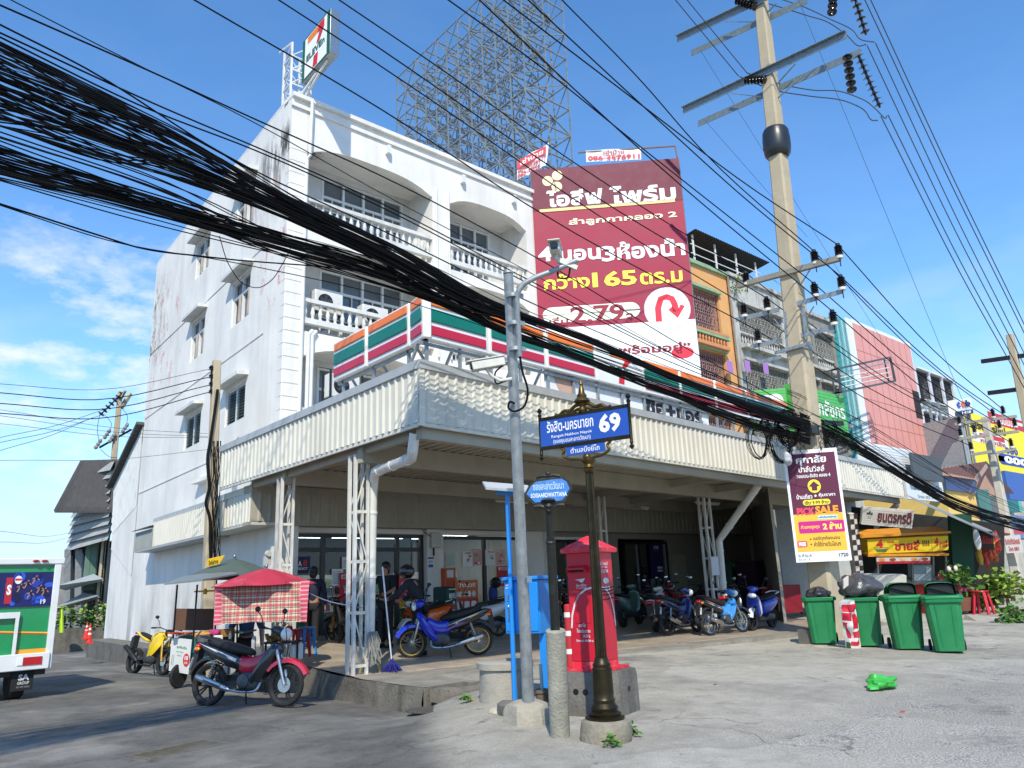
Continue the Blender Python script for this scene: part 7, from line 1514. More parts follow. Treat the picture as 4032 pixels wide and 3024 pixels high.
def naked(label, pr, pf, main, scale=None, lean=-8, steer=0, sport=False):
    dist = (pf-pr).length; s_ = scale or max(.9, min(1.12, dist/1.3)); t = place('motorcycle', label, pr, pf, s_, lean); SM = Matrix.Translation((.47, 0, 0)) @ Matrix.Rotation(steer, 4, 'Z') @ Matrix.Translation((-.47, 0, 0))
    wheel(t, -.64, .3, 5, BLACK, False, .065); wheel(t, .64, .3, 5, BLACK, True, .055, SM)
    f = MB()
    for y in (-.1, .1): f.tube([SM @ V((.64, y, .3)), SM @ V((.56, y, .55)), SM @ V((.45, y, .9))], [.026, .032, .026], 8)
    f.build('fork', mk('b08a3a', rough=.3, metal=.8), t, world=False)
    f = MB(); rs = []
    for k in range(7): a = math.radians(35+k*17); rs.append([SM @ V((.64+r_*math.cos(a), y, .3+r_*math.sin(a))) for y, r_ in ((-.075, .31), (-.06, .35), (.06, .35), (.075, .31), (0, .33))])
    f.loft(rs); f.build('front_fender', BLACK, t, world=False)
    shell(t, 'tank', main, [sec(.42, .84, .14, .14), sec(.3, .88, .3, .24), sec(.1, .86, .3, .26), sec(-.08, .8, .2, .16)], 1)
    for y in (-1, 1):
        shell(t, 'side_fairing', main, [[V((.52, y*.1, .84)), V((.46, y*.17, .9)), V((.4, y*.19, .72)), V((.5, y*.14, .66))], [V((.3, y*.16, .8)), V((.25, y*.2, .84)), V((.2, y*.2, .5)), V((.3, y*.17, .46))], [V((.12, y*.14, .62)), V((.08, y*.17, .64)), V((.04, y*.16, .4)), V((.1, y*.13, .38))]])
    shell(t, 'tail', main, [sec(-.1, .76, .22, .14), sec(-.35, .84, .26, .14), sec(-.6, .92, .18, .1), sec(-.8, .98, .08, .05)], 1)
    shell(t, 'seat', SEAT, [sec(-.05, .82, .16, .06), sec(-.2, .84, .25, .09), sec(-.4, .9, .25, .09), sec(-.62, .97, .14, .05)], 1)
    shell(t, 'headlight_cowl', BLACK if not sport else main, [[SM @ V(p) for p in sec(.66, .9, .12, .1)], [SM @ V(p) for p in sec(.58, .93, .24, .2)], [SM @ V(p) for p in sec(.48, .98, .2, .14)]], 1)
    f = MB(); f.ball(SM @ V((.655, 0, .89)), (.03, .085, .05), n=14, k=8); f.build('headlight', LENS, t, world=False)
    f = MB(); f.tube([SM @ V(p) for p in ((.34, -.37, 1.04), (.42, -.18, 1.06), (.46, 0, 1.0), (.42, .18, 1.06), (.34, .37, 1.04))], .012, 8); o = f.build('handlebar', DKMETAL, t, world=False)
    for y in (-1, 1):
        f = MB(); f.tube([SM @ V((.38, y*.27, 1.05)), SM @ V((.34, y*.375, 1.04))], .02, 10); f.build('grip', RUBBER, o, world=False); mirror(t, .42, y*.2, 1.04, y)
    f = MB(); f.ball((.05, 0, .42), (.22, .16, .18), n=14, k=8, e=.5); f.bar((.3, 0, .75), (.18, 0, .35), .08); f.bar((0, .09, .4), (-.64, .09, .3), .04, .06); f.bar((0, -.09, .4), (-.64, -.09, .3), .04, .06); f.build('engine', ENG, t, world=False)
    f = MB(); f.tube([(.3, -.06, .35), (.2, -.13, .2), (-.2, -.16, .22), (-.3, -.18, .3)], .022, 8); f.tube([(-.28, -.18, .29), (-.38, -.2, .36), (-.78, -.24, .62)], [.035, .06, .055], 14); f.build('exhaust', BLACK, t, world=False)
    f = MB(); f.ball((-.8, 0, .95), (.03, .06, .025), n=10, k=6); f.build('tail_light', REDL, t, world=False)
    f = MB(); f.fbox((-.78, -.07, .6), (-.12, 0, -.06), (0, .14, 0), (.02, 0, .3)); f.build('mudguard_tail', PLAS, t, world=False)
    f = MB(); f.tube([(-.05, .12, .25), (-.1, .25, .01)], .012, 6); f.build('side_stand', DKMETAL, t, world=False)
    return t
RED_ = gloss('b01c34', dirt=.25, dcol='6f3a3c'); BLK = gloss('1b1c1f'); BLU_ = gloss('1c36b8'); GRYP = gloss('3a3d42')
def reach(p, k, x, y, L, zf):
    best = None; d0 = depth(p)
    for i in range(-60, 61):
        q = at(k, x, y, D=d0+i*.025); q.z = p.z; e = abs((q-p).length-L)+abs(i)*.002
        if best is None or e < best[0]: best = (e, q)
    q = best[1]; q.z = zf(q.x, q.y); return q
def toward(p, q, L): return p+(q-p).normalized()*L
a = gnd('A', 1395, 1240); b = reach(a, 'A', 1890, 1165, 1.3, zg); b.z = a.z-.01
underbone('red and black motorbike parked against the kerb in front of the food cart', a, b, gloss('26282c'), RED_, BLK, DKMETAL, 5, .25, scale=1.08, lean=-5, stripes=((gloss('c9cacc'), [(-.1, .62), (-.45, .74), (-.78, .84), (-.45, .71), (-.12, .58)]),), plate=('1กข', '7345'), cover=RED_)
a, b = gnd('A', 945, 1025), gnd('A', 1090, 1045); d_ = (b-a).normalized(); a = b-d_*1.28*.9; a = V((b.x-.35, b.y+1.15, 0)); a.z = zg(a.x, a.y)
naked('yellow and black motorbike parked nose out beside the white side wall', a, b, gloss('e8c416'), scale=1.0, lean=-9, steer=-.2)
a = plat('B', 1178, 908); b = reach(a, 'B', 702, 935, 1.28, zplat)
underbone('bright blue motorbike with gold wire wheels standing at the edge of the canopy shade', a, b, BLU_, BLU_, BLK, mk('b99a4e', rough=.35, metal=.8, var=.15), 'spoke', .3, scale=1.03, lean=-7, exh=1, disc=False, stripes=((gloss('e8d23c'), [(-.2, .62), (-.5, .74), (-.66, .79), (-.42, .68), (-.22, .59)]), (gloss('6a4a9a'), [(-.02, .52), (-.3, .64), (-.55, .72), (-.3, .6), (-.05, .49)]), (gloss('cfd3da'), [(.0, .56), (-.35, .7), (-.8, .86), (-.35, .68)])), cover=BLU_)
a = plat('B', 470, 838); b = reach(a, 'B', 225, 850, 1.1, zplat); naked('black sport motorbike parked in the shade behind the corner column', a, b, BLK, scale=1.0, lean=-7, sport=True)
a = plat('B', 905, 800); b = plat('B', 670, 835); b = toward(a, b, 1.2); ORG_ = gloss('d8601c'); scooter('orange scooter in the shade behind the bright blue motorbike', a, b, ORG_, gloss('c9cac6'), scale=1.0)
a = plat('B', 1300, 775); b = toward(a, a+V((-1, .35, 0)), 1.2); scooter('white and grey scooter half hidden behind the blue motorbike saddle', a, b, gloss('c9c9c6'), GRYP, scale=1.0)
a = plat('C', 520, 1150); b = plat('C', 720, 1105); b = toward(a, b, 1.2); scooter('dull green scooter right behind the red post box', a, b, gloss('5d7a70'), gloss('3f554e'), scale=1.02, lightz=.84)
a = plat('C', 775, 1188); b = toward(a, plat('C', 960, 1110), 1.24); scooter('white scooter with a red tail lamp left of the navy motorbike', a, b, gloss('c9c4c0'), GRYP, scale=1.0)
a = plat('C', 878, 1213); b = reach(a, 'C', 1085, 1150, 1.24, zplat); underbone('navy motorbike with black alloy wheels and a silver exhaust in the parked row', a, b, gloss('25346e'), gloss('25346e'), gloss('1a2140'), DKMETAL, 5, -.3, scale=1.02, plate=('ขกฉ', '5812'), cover=gloss('25346e'))
a = plat('C', 1203, 1214); b = reach(a, 'C', 1455, 1190, 1.24, zplat); underbone('black motorbike with a pale blue leg shield and white number plate in the parked row', a, b, gloss('3f8fd6'), BLK, BLK, CHROME, 'spoke', -.2, scale=1.0, disc=False, stripes=((gloss('d9822e'), [(-.1, .6), (-.45, .73), (-.75, .83), (-.42, .7)]), (gloss('d9dadc'), [(-.1, .57), (-.4, .67), (-.7, .77), (-.4, .65)])), plate=('ฎลบ', '307'), cover=gloss('3f8fd6'))
b = plat('C', 1520, 1172); a = reach(b, 'C', 1690, 1165, 1.2, zplat); scooter('blue and white scooter parked nose towards the road at the end of the row', a, b, gloss('2b47b0'), gloss('d6d8dc'), scale=1.0, steer=.3)
a = plat('C', 860, 1085); b = toward(a, plat('C', 1010, 1040), 1.24); underbone('red and white motorbike deep in the shade behind the navy motorbike', a, b, gloss('b02436'), gloss('d0d0d0'), gloss('b02436'), DKMETAL, 5, 0, scale=1.0)
a = plat('B', 1720, 770); b = toward(a, a+V((.55, .8, 0)), 1.24); underbone('dark motorbike in the shade between the blue cabinet and the red post box', a, b, BLK, BLK, GRYP, DKMETAL, 5, 0, scale=1.0)
a = plat('C', 1040, 1100); b = reach(a, 'C', 1190, 1060, 1.2, zplat); scooter('charcoal scooter squeezed between the navy and the black motorbike', a, b, GRYP, BLK, scale=1.0)
a = plat('C', 640, 1105); b = reach(a, 'C', 790, 1060, 1.24, zplat); underbone('black motorbike deep in the shade behind the dull green scooter', a, b, BLK, BLK, GRYP, DKMETAL, 5, 0, scale=1.0)
a = plat('C', 1360, 1130); b = reach(a, 'C', 1450, 1105, 1.2, zplat); scooter('dark grey scooter behind the black motorbike with the pale blue shield', a, b, BLK, GRYP, scale=1.0)
# ------------------------------------------------------------------ left edge: pick-up bus, lean-to, wooden house, cones
g = gnd('A', 235, 1195); tn = -V((FW.x, FW.y, 0)).normalized(); tu = V((-tn.y, tn.x, 0)); td = -tn
th_ = math.radians(2); tu = V((math.cos(th_), math.sin(th_), 0)); tn = V((tu.y, -tu.x, 0)); td = -tn
def tp2(x, y): return onp('A', x, y, g, tn)
tk = thing('songthaew_bus', 'white and green passenger pick-up truck cut off by the left edge, tail lamp showing', 'truck', g)
TW = gloss('dcdedd', dirt=.2, dcol='8d8c85'); TG = gloss('0f8a4f', dirt=.15, dcol='0a5a36', streak=True)
def tz(y): return tp2(200, y).z
def tX(x, y=700): return (tp2(x, y)-g).dot(tu)
def tb(m_, x0, x1, y0, y1, d0, d1, m=0):              # box on the tail: picture x,y range, depth range away from the viewer
    a, b = tX(x0), tX(x1); z0, z1 = tz(y1), tz(y0); m_.fbox(g+tu*a+td*d0+V((0, 0, z0-g.z)), tu*(b-a), td*(d1-d0), (0, 0, z1-z0), m)
f = MB(); tb(f, -420, 350, 295, 890, .03, 3.2); tg_ = f.build('body', TG, tk)
f = MB(); tb(f, -450, 392, 250, 296, -.03, 3.3); f.build('roof', TW, tk, bevel=.02)
f = MB(); tb(f, 325, 372, 290, 1000, -.02, .1); f.build('corner_post', TW, tk, bevel=.01)
f = MB(); tb(f, -450, 352, 888, 1000, -.06, .12); bm_ = f.build('bumper', TW, tk, bevel=.015)
f = MB(); tb(f, -450, 345, 1001, 1040, .1, 3.2); f.build('chassis', BLACK, tk)
f = MB(); tb(f, 175, 300, 912, 965, -.075, -.058); f.build('tail_light', REDL, bm_)
f = MB(); tb(f, 138, 174, 914, 963, -.075, -.058); f.build('reversing_light', LENS, bm_)
for x in (240, 298): f = MB(); f.ball(tp2(x, 270)+tn*.035, (.055, .055, .02), n=12, k=6); f.build('marker_light', REDL, tk)
f = MB(); tb(f, -60, 122, 608, 648, -.05, -.02); tb(f, 96, 120, 648, 900, -.05, -.02); tb(f, -60, -30, 648, 900, -.05, -.02); f.build('rail', TW, tk)
o = tp2(-120, 600); o = g+tu*tX(-120)+V((0, 0, tz(575)-g.z))+tn*.0; u = tu*(tX(330)-tX(-120)); v = V((0, 0, tz(345)-tz(575)))
f = MB(); f.fbox(o+tn*.002-V((0, 0, 0)), u, v, td*.02+tn*.0) if False else f.fbox(o+td*.028, u, v, tn*.026); bnr = f.build('banner', flat('101a5a'), tk); bd = Board(o+tn*.003, u, v, .002)
R5 = random.Random(5)
for k in range(16): x = R5.uniform(.3, .97); y = R5.uniform(.1, .9); bd.ell(x, y, R5.uniform(.03, .08), R5.uniform(.06, .16), ('1f3a9a', '0c1140', '2a55c8')[k % 3], 1)
for k, (x, y) in enumerate(((.5, .55), (.6, .65), (.72, .78), (.8, .5), (.66, .35), (.88, .42))): bd.line([(x-.05, y-.12), (x-.02, y), (x+.01, y+.12)], .02, 'a87a62', 2); bd.ell(x, y+.03, .02, .05, '0a0d30', 3); bd.line([(x-.06, y+.02), (x, y+.06), (x+.05, y-.02)], .014, 'b58a70', 2)
bd.ell(.45, .78, .055, .12, 'e8e4e0', 2); bd.rect(.4, .76, .5, .82, 'c5283a', 3); bd.rect(.27, .1, .37, .85, 'b3202f', 2); bd.text('S', .29, .35, .36, .65, 'e6e6ea', .05, 3); bd.text('19', .82, .06, .9, .2, 'dfe3f2', .03, 3); bd.done(bnr)
o = g+td*.028+V((0, 0, tz(890)-g.z)); bd = Board(g+tu*tX(100)+V((0, 0, tz(890)-g.z))+tn*-.028, tu*(tX(325)-tX(100)), V((0, 0, tz(600)-tz(890))), .002); bd.rect(0, 0, 1, .1, 'e09a22', 1); bd.poly([(-.5, .53), (1, .44), (1, .47), (-.5, .56)], 'd8c23a', 1); bd.poly([(-.5, .5), (1, .41), (1, .44), (-.5, .53)], 'c03a2c', 1); bd.done(tg_)
f = MB(); tb(f, 122, 268, 1000, 1135, .05, .07); mf = f.build('mud_flap', RUBBER, tk); bd = Board(g+tu*tX(122)+tn*-.047+V((0, 0, tz(1135)-g.z)), tu*(tX(268)-tX(122)), V((0, 0, tz(1000)-tz(1135))), .002); bd.text('SA', .3, .5, .8, .8, 'c9c9c9', .04, 1); bd.text('GROUP', .28, .3, .82, .45, 'c9c9c9', .02, 1); bd.text('02-709 0832', .25, .14, .85, .22, '9a9a9a', .0, 1); bd.done(mf)
for dx, dy in ((0, .45), (-1.25, .45)):
    f = MB(); c = g+tu*(tX(178)+dx)+td*dy+V((0, 0, .3)); f.lathe([(.16, -.11), (.28, -.12), (.31, -.08), (.31, .08), (.28, .12), (.16, .11)], 24, c, ax=tu); f.build('wheel', TYRE, tk)
# lean-to against the far end of the side wall, and the low wall under it
SN = BM.to_3x3() @ V((-sv.y, sv.x, 0)); SP = BM @ sd(0, 0, .02)
def sp2(x, y, k='K'): return onp(k, x, y, SP, SN)
ln = thing('lean_to', 'lean-to of pale corrugated sheets with a sloping dark roof edge behind the white building', 'shed', BM @ sd(13.4, -.6, 0))
T0, T1, Bo0, Bo1 = sp2(722, 482), sp2(575, 785), sp2(690, 880), sp2(565, 1025)
f = MB(); f.grid(lambda a, b: Bo0.lerp(Bo1, a).lerp(T0.lerp(T1, a), b)+SN*(.03*(int(a*96) % 3 == 0)), 96, 1); f.build('sheet_wall', mk('c3c6c4', rough=.55, var=.12, dirt=.25), ln)
f = MB(); f.bar(T0+V((0, 0, .1)), T1+(T1-T0)*.05+V((0, 0, .1)), .5, .12); f.build('roof_edge', mk('4d4a46', rough=.8), ln)
G0 = BM @ sd(13.3, -.8, 0); G1 = BM @ sd(16.9, -.8, 0); f = MB(); f.fbox(G0-SN*.2, G1-G0, SN*.2, (0, 0, Bo1.z+1.5)); f.build('masonry_wall', PL, ln)
f = MB(); f.add([sp2(690, 880), sp2(565, 1025), sp2(565, 1025)-V((0, 0, .6)), sp2(690, 880)-V((0, 0, 2.5))], [(0, 1, 2, 3)]); f.build('lower_wall', PL, ln)
p, q = gnd('A', 705, 925), gnd('A', 890, 915); f = MB(); f.fbox(BM @ sd(15.8, -.8, .0), (BM.to_3x3() @ sv)*-12.5, SN*.75, (0, 0, .78)); f.v = [rough(p_, .03) for p_ in f.v]; tag(f.build('concrete_ledge', CONCD), 'low dark concrete ledge along the foot of the white side wall', 'ledge')
hs_ = thing('wooden_house', 'old grey house with slatted upper walls and a dark overhanging roof behind the leaning pole', 'building', gnd('A', 540, 760))
def kh(x, y, D=36): return at('K', x, y, D=D)
f = MB()
for k in range(10):
    a, b = kh(410, 690, 40).lerp(kh(345, 1105, 40), k/10), kh(575, 660, 34).lerp(kh(560, 1045, 34), k/10); a2, b2 = kh(410, 690, 40).lerp(kh(345, 1105, 40), (k+1.02)/10), kh(575, 660, 34).lerp(kh(560, 1045, 34), (k+1.02)/10)
    f.add([a, b, b2-FW*.35, a2-FW*.35, a+FW*.1, b+FW*.1, b2-FW*.25, a2-FW*.25], [(0, 1, 2, 3), (4, 5, 6, 7), (0, 1, 5, 4), (2, 3, 7, 6)])
f.build('slatted_wall', mk('a3a49e', rough=.85, var=.25, scale=1.2, dirt=.4, dcol='6d6a62'), hs_)
f = MB(); f.loft([[kh(403, 656, 38), kh(270, 905, 38), kh(275, 918, 38), kh(405, 690, 38)], [kh(640, 650, 33), kh(600, 900, 33), kh(600, 918, 33), kh(640, 690, 33)]]); f.build('roof', mk('58534e', rough=.85, var=.3), hs_)
f = MB(); f.loft([[kh(*q, 39) for q in ((350, 1108), (345, 1140), (540, 1090), (540, 1045))], [kh(*q, 44) for q in ((350, 1108), (345, 1140), (540, 1090), (540, 1045))]]); f.build('floor_beam', DKMETAL, hs_)
for x in (345, 400, 545): f = MB(); f.bar(kh(x, 1100, 39), at('K', x-8, 1520, D=39), .3); f.build('post', mk('8b8f90', rough=.8, var=.2), hs_)
f = MB(); f.loft([[kh(*q, 41) for q in ((360, 1130), (360, 1480), (560, 1480), (560, 1060))], [kh(*q, 42) for q in ((360, 1130), (360, 1480), (560, 1480), (560, 1060))]]); f.build('undercroft_shade', DARKIN, hs_)  # slab whose dark colour stands for the shade beneath the house
f = MB(); corrug(f, kh(435, 1062, 37.5), kh(500, 1060, 37.5), -2.3, 0, .3, .03, .1); f.build('green_sheet', mk('55705f', rough=.7, var=.2), hs_)
for i, (pts, c, lb) in enumerate(((((285, 1285), (470, 1225), (520, 1250), (330, 1300)), 'a5aaa8', 'grey sloping market awning sheet under the wooden house, upper one'), (((265, 1400), (420, 1320), (500, 1335), (300, 1410)), '8d9492', 'grey sloping market awning sheet under the wooden house, lower one'))):
    P = [at('K', x, y, D=35+(j % 2)*2) for j, (x, y) in enumerate(pts)]; f = MB(); f.loft([P, [p-V((0, 0, .08)) for p in P]]); tag(f.build('market_awning', mk(c, rough=.6, var=.15)), lb, 'awning')
f = MB(); P = [at('K', x, y, D=60) for x, y in ((300, 1190), (400, 1120), (420, 1120), (420, 1190))]; f.loft([P, [p+FW*6 for p in P]]); tag(f.build('tiled_roof_house', mk('8a5d52', rough=.85, var=.3)), 'distant house with a reddish tiled roof between truck and wooden house', 'building')
f = MB(); P = [at('K', x, y, D=56) for x, y in ((285, 1190), (430, 1185), (430, 1480), (285, 1480))]; f.loft([P, [p+FW*4 for p in P]]); tag(f.build('distant_shop', mk('8f8d88', rough=.85, var=.3, scale=.6)), 'distant pale shop front in the gap beside the truck', 'building')
for k in range(7):
    x = -70+k*11; f = MB(); f.bb((x, 74+k % 3*5, -2), (x+9.5, 84, 3+(k*37 % 5))); tag(f.build('far_house', mk(('a5a29a', 'b9b3a6', '8f9694')[k % 3], rough=.85, var=.2)), 'far low house on the left horizon beyond the truck', 'building', 'far houses on the left horizon')
c = at('K', 330, 1440, D=33); hd = thing('hedge_planter', 'clipped green hedge in a dark planter box beyond the cones', 'planter', V((c.x, c.y, -.8))); f = MB(); f.bb(c+V((-1.6, -.5, -1.9)), c+V((1.9, .6, -.5))); f.build('box', CONCD, hd); f = MB()
for k in range(60): leaves(f, c+V((R3.uniform(-1.6, 1.9), R3.uniform(-.5, .5), R3.uniform(-.5, .35))), .3, 16, .16, R3, k % 3)
f.build('foliage', LEAF, hd)
def cone(k, x, y, yt, lb):
    p = gnd('A', x, y); D_ = depth(p); p = at('A', x, y, D=min(D_, 24)); h_ = at('A', x, yt, D=min(D_, 24)).z-p.z; t = thing('traffic_cone', lb, 'traffic cone', p, group='traffic cones by the leaning pole')
    f = MB(); f.bb(p+V((-.2*h_, -.2*h_, 0)), p+V((.2*h_, .2*h_, .04))); f.lathe([(.15*h_, .04), (.03*h_, h_), (.01, h_)], 16, p); f.build('body', mk('d8301f', rough=.5), t)
    for z in (.45, .7): f = MB(); f.lathe([((.158-.126*z)*h_, z*h_), ((.158-.126*(z+.1))*h_, (z+.1)*h_)], 16, p); f.build('band', flat('dcdcd8'), t)
cone('A', 575, 795, 680, 'orange traffic cone partly behind the other cone'); cone('A', 595, 822, 695, 'orange traffic cone in front, nearer to the leaning pole')
def stool(p, h_, m, lb, s_=1):
    t = thing('plastic_stool', lb, 'stool', p); r_ = .15*s_; f = MB(); f.lathe([(r_*.9, h_-.03), (r_, h_-.02), (r_*.97, h_), (.02, h_)], 12, p); f.build('seat', m, t)
    for a in range(4): q = math.radians(45+a*90); f = MB(); f.bar(p+V((r_*1.25*math.cos(q), r_*1.25*math.sin(q), 0)), p+V((r_*.75*math.cos(q), r_*.75*math.sin(q), h_-.03)), .05*s_, .035*s_); f.build('leg', m, t)
p = at('K', 278, 1522, D=31); stool(p, 1.0, mk('b9d92c', rough=.4), 'lime green plastic chair stool beyond the truck', 1.6)
# ------------------------------------------------------------------ street food cart with its umbrellas
g = gnd('A', 1200, 1120); DC = depth(g); ca = lambda x, y, d=0: at('A', x, y, D=DC+d)
def up(x, y, d=0): return ca(x, y, d)
cu = RT.copy(); cu.z = 0; cu.normalize(); cd_ = V((-cu.y, cu.x, 0)); WOOD = mk('5a3d2c', rough=.7, var=.25); STEEL = mk('8f9294', rough=.35, metal=.8, var=.2)
ct = thing('food_cart', 'street food cart with a steel counter, grey sheet roof and a white menu banner', 'food cart', g)
zt = ca(1200, 765).z; L0 = (ca(1140, 800)-g).dot(cu); L1 = (ca(1600, 800)-g).dot(cu)
f = MB(); f.fbox(V((g.x, g.y, zt-.03))+cu*L0, cu*(L1-L0), cd_*.75, (0, 0, .03)); f.build('counter', STEEL, ct)
f = MB(); f.fbox(V((g.x, g.y, zt-.5))+cu*(L0+.03)+cd_*.05, cu*(L1-L0-.4), cd_*.6, (0, 0, .46)); f.build('cabinet', mk('1f6a6e', rough=.45, var=.15, dirt=.3), ct)
pz = ca(1130, 1015); f = MB(); q0, q1, q2, q3 = ca(1130, 1005), ca(1262, 1030), ca(1285, 800), ca(1150, 785); f.loft([[q0, q1, q2, q3], [p+FW*.02 for p in (q0, q1, q2, q3)]]); bb_ = f.build('menu_banner', flat('dcdeda'), ct)
bd = Board(q0-FW*.004, q1-q0, q3-q0, .003); bd.ell(.83, .42, .16, .2, 'd2383a', 1); bd.text('10', .75, .42, .92, .55, 'f0f0ee', .05, 2); bd.text('บาท', .76, .3, .9, .37, 'f0f0ee', .02, 2); bd.text('ลูกชิ้นปิ้ง', .3, .72, .8, .82, '4f9a5a', .02, 1); bd.text('หมูปิ้ง ไส้กรอก', .3, .6, .66, .66, '6a9a70', .01, 1); bd.text('อร่อย', .35, .5, .6, .55, '6a9a70', .01, 1); bd.line([(.1, .2), (.12, .5), (.2, .52), (.18, .2), (.1, .2)], .012, '5a6a66', 1); bd.done(bb_)
for x0, y0, x1, y1, d in ((1160, 785, 1188, 430, 0), (1292, 830, 1322, 430, -.1), (1440, 790, 1450, 400, .7), (1590, 690, 1588, 800, .2)): f = MB(); f.tube([up(x0, y0, d), up(x1, y1, d)], .016, 8); f.build('post', DKMETAL, ct)
f = MB(); P = [up(1100, 432, -.2), up(1360, 405, -.35), up(1600, 362, .5), up(1490, 345, .9), up(1215, 385, .5)]; f.loft([P, [p+V((0, 0, .03)) for p in P]]); f.build('roof', mk('7d878a', rough=.5, metal=.3, var=.15), ct)
f = MB(); a = up(1168, 735, .6); b = up(1425, 735, .7); f.fbox(a, b-a, cd_*.02, V((0, 0, up(1168, 590, .6).z-a.z))); f.build('back_board', WOOD, ct)
for x, y, d in ((1195, 1040, .0), (1330, 1040, .55)):
    c = up(x, y, d); r_ = c.z-zg(c.x, c.y); f = MB(); f.lathe([(r_*.75, -.025), (r_*.93, -.03), (r_, -.01), (r_, .01), (r_*.93, .03), (r_*.75, .025)], 24, c, ax=cu*.9-cd_*.3); f.build('wheel', TYRE, ct)
def item(name, lb, cat, f, m, **k): return tag(f.build(name, m, None, **k), lb, cat)
f = MB(); 
for k in range(26): x = R2.uniform(1150, 1290); c = up(x, 752, R2.uniform(.05, .3)); f.tube([c, c+cu*.02-cd_*.1+V((0, 0, .0)), c-cd_*.2], .016, 6, 0 if k % 3 else 1)
item('skewers', 'row of red grilled sausage skewers on the counter of the cart', 'food', f, [mk('c2331f', rough=.3, var=.2), mk('b8762c', rough=.4)])
item('fried_snacks', 'heap of golden fried snacks above the steel pot on the cart', 'food', bagmesh(up(1365, 765, .2), (.16, .14, .06), 4, .5), mk('c78f42', rough=.6, var=.35, scale=30), sharp=60)
f = MB(); c = up(1365, 818, .1); f.lathe([(.1, 0), (.13, .02), (.135, .14), (.145, .145), (.13, .13)], 18, c); item('cooking_pot', 'steel cooking pot on the cart counter', 'pot', f, STEEL)
f = MB(); c = up(1443, 768, .2); f.lathe([(.06, 0), (.1, .05), (.115, .1), (.1, .1)], 16, c); item('pink_bowl', 'bright pink plastic bowl on the cart counter', 'bowl', f, mk('e0559a', rough=.35))
f = MB(); c = up(1460, 808, .05); f.bb(c+V((-.07, -.05, 0)), c+V((.07, .05, .1))); item('foam_box', 'small white foam box below the pink bowl', 'box', f, flat('e4e4e0'), bevel=.01)
f = MB(); c = up(1523, 775, .2); f.lathe([(.1, 0), (.12, .06), (.125, .12), (.11, .125), (.1, .05)], 18, c); item('wicker_basket', 'brown wicker basket on the right end of the cart counter', 'basket', f, mk('9a6a2f', rough=.7, var=.3, scale=40))
f = MB(); c = up(1541, 792, .1); f.lathe([(.025, 0), (.028, .08), (.012, .11), (.012, .13)], 10, c); item('sauce_bottle', 'small clear sauce bottle standing beside the wicker basket', 'bottle', f, flat('d9d6c8'))
f = MB(); a = up(1750, 830, -.1); f.fbox(a, cu*.62, cd_*.4, (0, 0, .03)); tbl = thing('snack_table', 'dark folding snack table beside the red motorbike', 'table', V((a.x, a.y, g.z))); f.build('top', DKMETAL, tbl)
for i in (0.02, .58): f = MB(); f.bar(a+cu*i+cd_*.2, V((a.x, a.y, a.z-.75))+cu*i+cd_*.2, .03); f.build('leg', DKMETAL, tbl)
f = MB()
for k in range(36): c = a+cu*R2.uniform(.05, .4)+cd_*R2.uniform(.05, .3)+V((0, 0, .05+.035*(k//10))); f.box(c, (.06, .05, .035), R=Matrix.Rotation(k, 3, 'Z'))
item('bagged_snacks', 'stacked brown snacks on the folding table by the motorbike', 'food', f, mk('8a6428', rough=.5, var=.4, scale=30))
item('plastic_bag', 'bright red plastic bag hanging at the right of the checked cloth', 'bag', bagmesh(up(1930, 750, .1), (.09, .07, .14), 13, .4), mk('d4202a', rough=.25, var=.2), sharp=60)
item('plastic_bag', 'clear plastic bag hanging from the handlebar of the red motorbike', 'bag', bagmesh(up(1697, 850, -.35), (.045, .04, .18), 17, .4), mk('a9adb0', rough=.2, var=.2), sharp=60)
f = MB(); c = up(1985, 932, .1); f.bb(c+V((-.1, -.07, 0)), c+V((.1, .07, .28))); f.cyl(c+V((.05, 0, .28)), c+V((.05, 0, .32)), .025); item('jerry_can', 'white plastic jerry can at the kerb by the stools', 'canister', f, flat('dcdcd6'), bevel=.02)
p = up(2010, 915, .5); stool(p, .5, mk('b3202c', rough=.4), 'stack of red plastic stools at the kerb, right of the jerry can'); stool(p+cu*.12-cd_*.02+V((0, 0, .01)), .52, mk('2f7fc0', rough=.4), 'blue plastic stool stacked against the red stools')
f = MB(); P = [up(1388, 310, .9), up(1470, 290, .9), up(1505, 232, .9), (up(1390, 258, .9))]; f.loft([P, [p+FW*.02 for p in P]]); item('yellow_placard', 'yellow cut-out placard with dark lettering above the grey umbrella', 'sign', f, flat('e2b91e')); bd = Board(P[0]-FW*.006, P[1]-P[0], P[3]-P[0], .003); bd.text('ไก่ย่าง', .1, .15, .9, .75, '2a2010', .02, 1); o_ = bd.done(bpy.data.objects['yellow_placard'])
f = MB(); c = up(1375, 478, .2)
for s_ in (-1, 1): f.fbox(c, cu*.2*s_, cd_*.05, V((0, 0, .03)))
f.lathe([(.03, -.04), (.04, 0), (.02, .06)], 10, c); item('fly_fan', 'yellow spinning fly fan under the cart roof', 'fan', f, mk('e0a022', rough=.4))
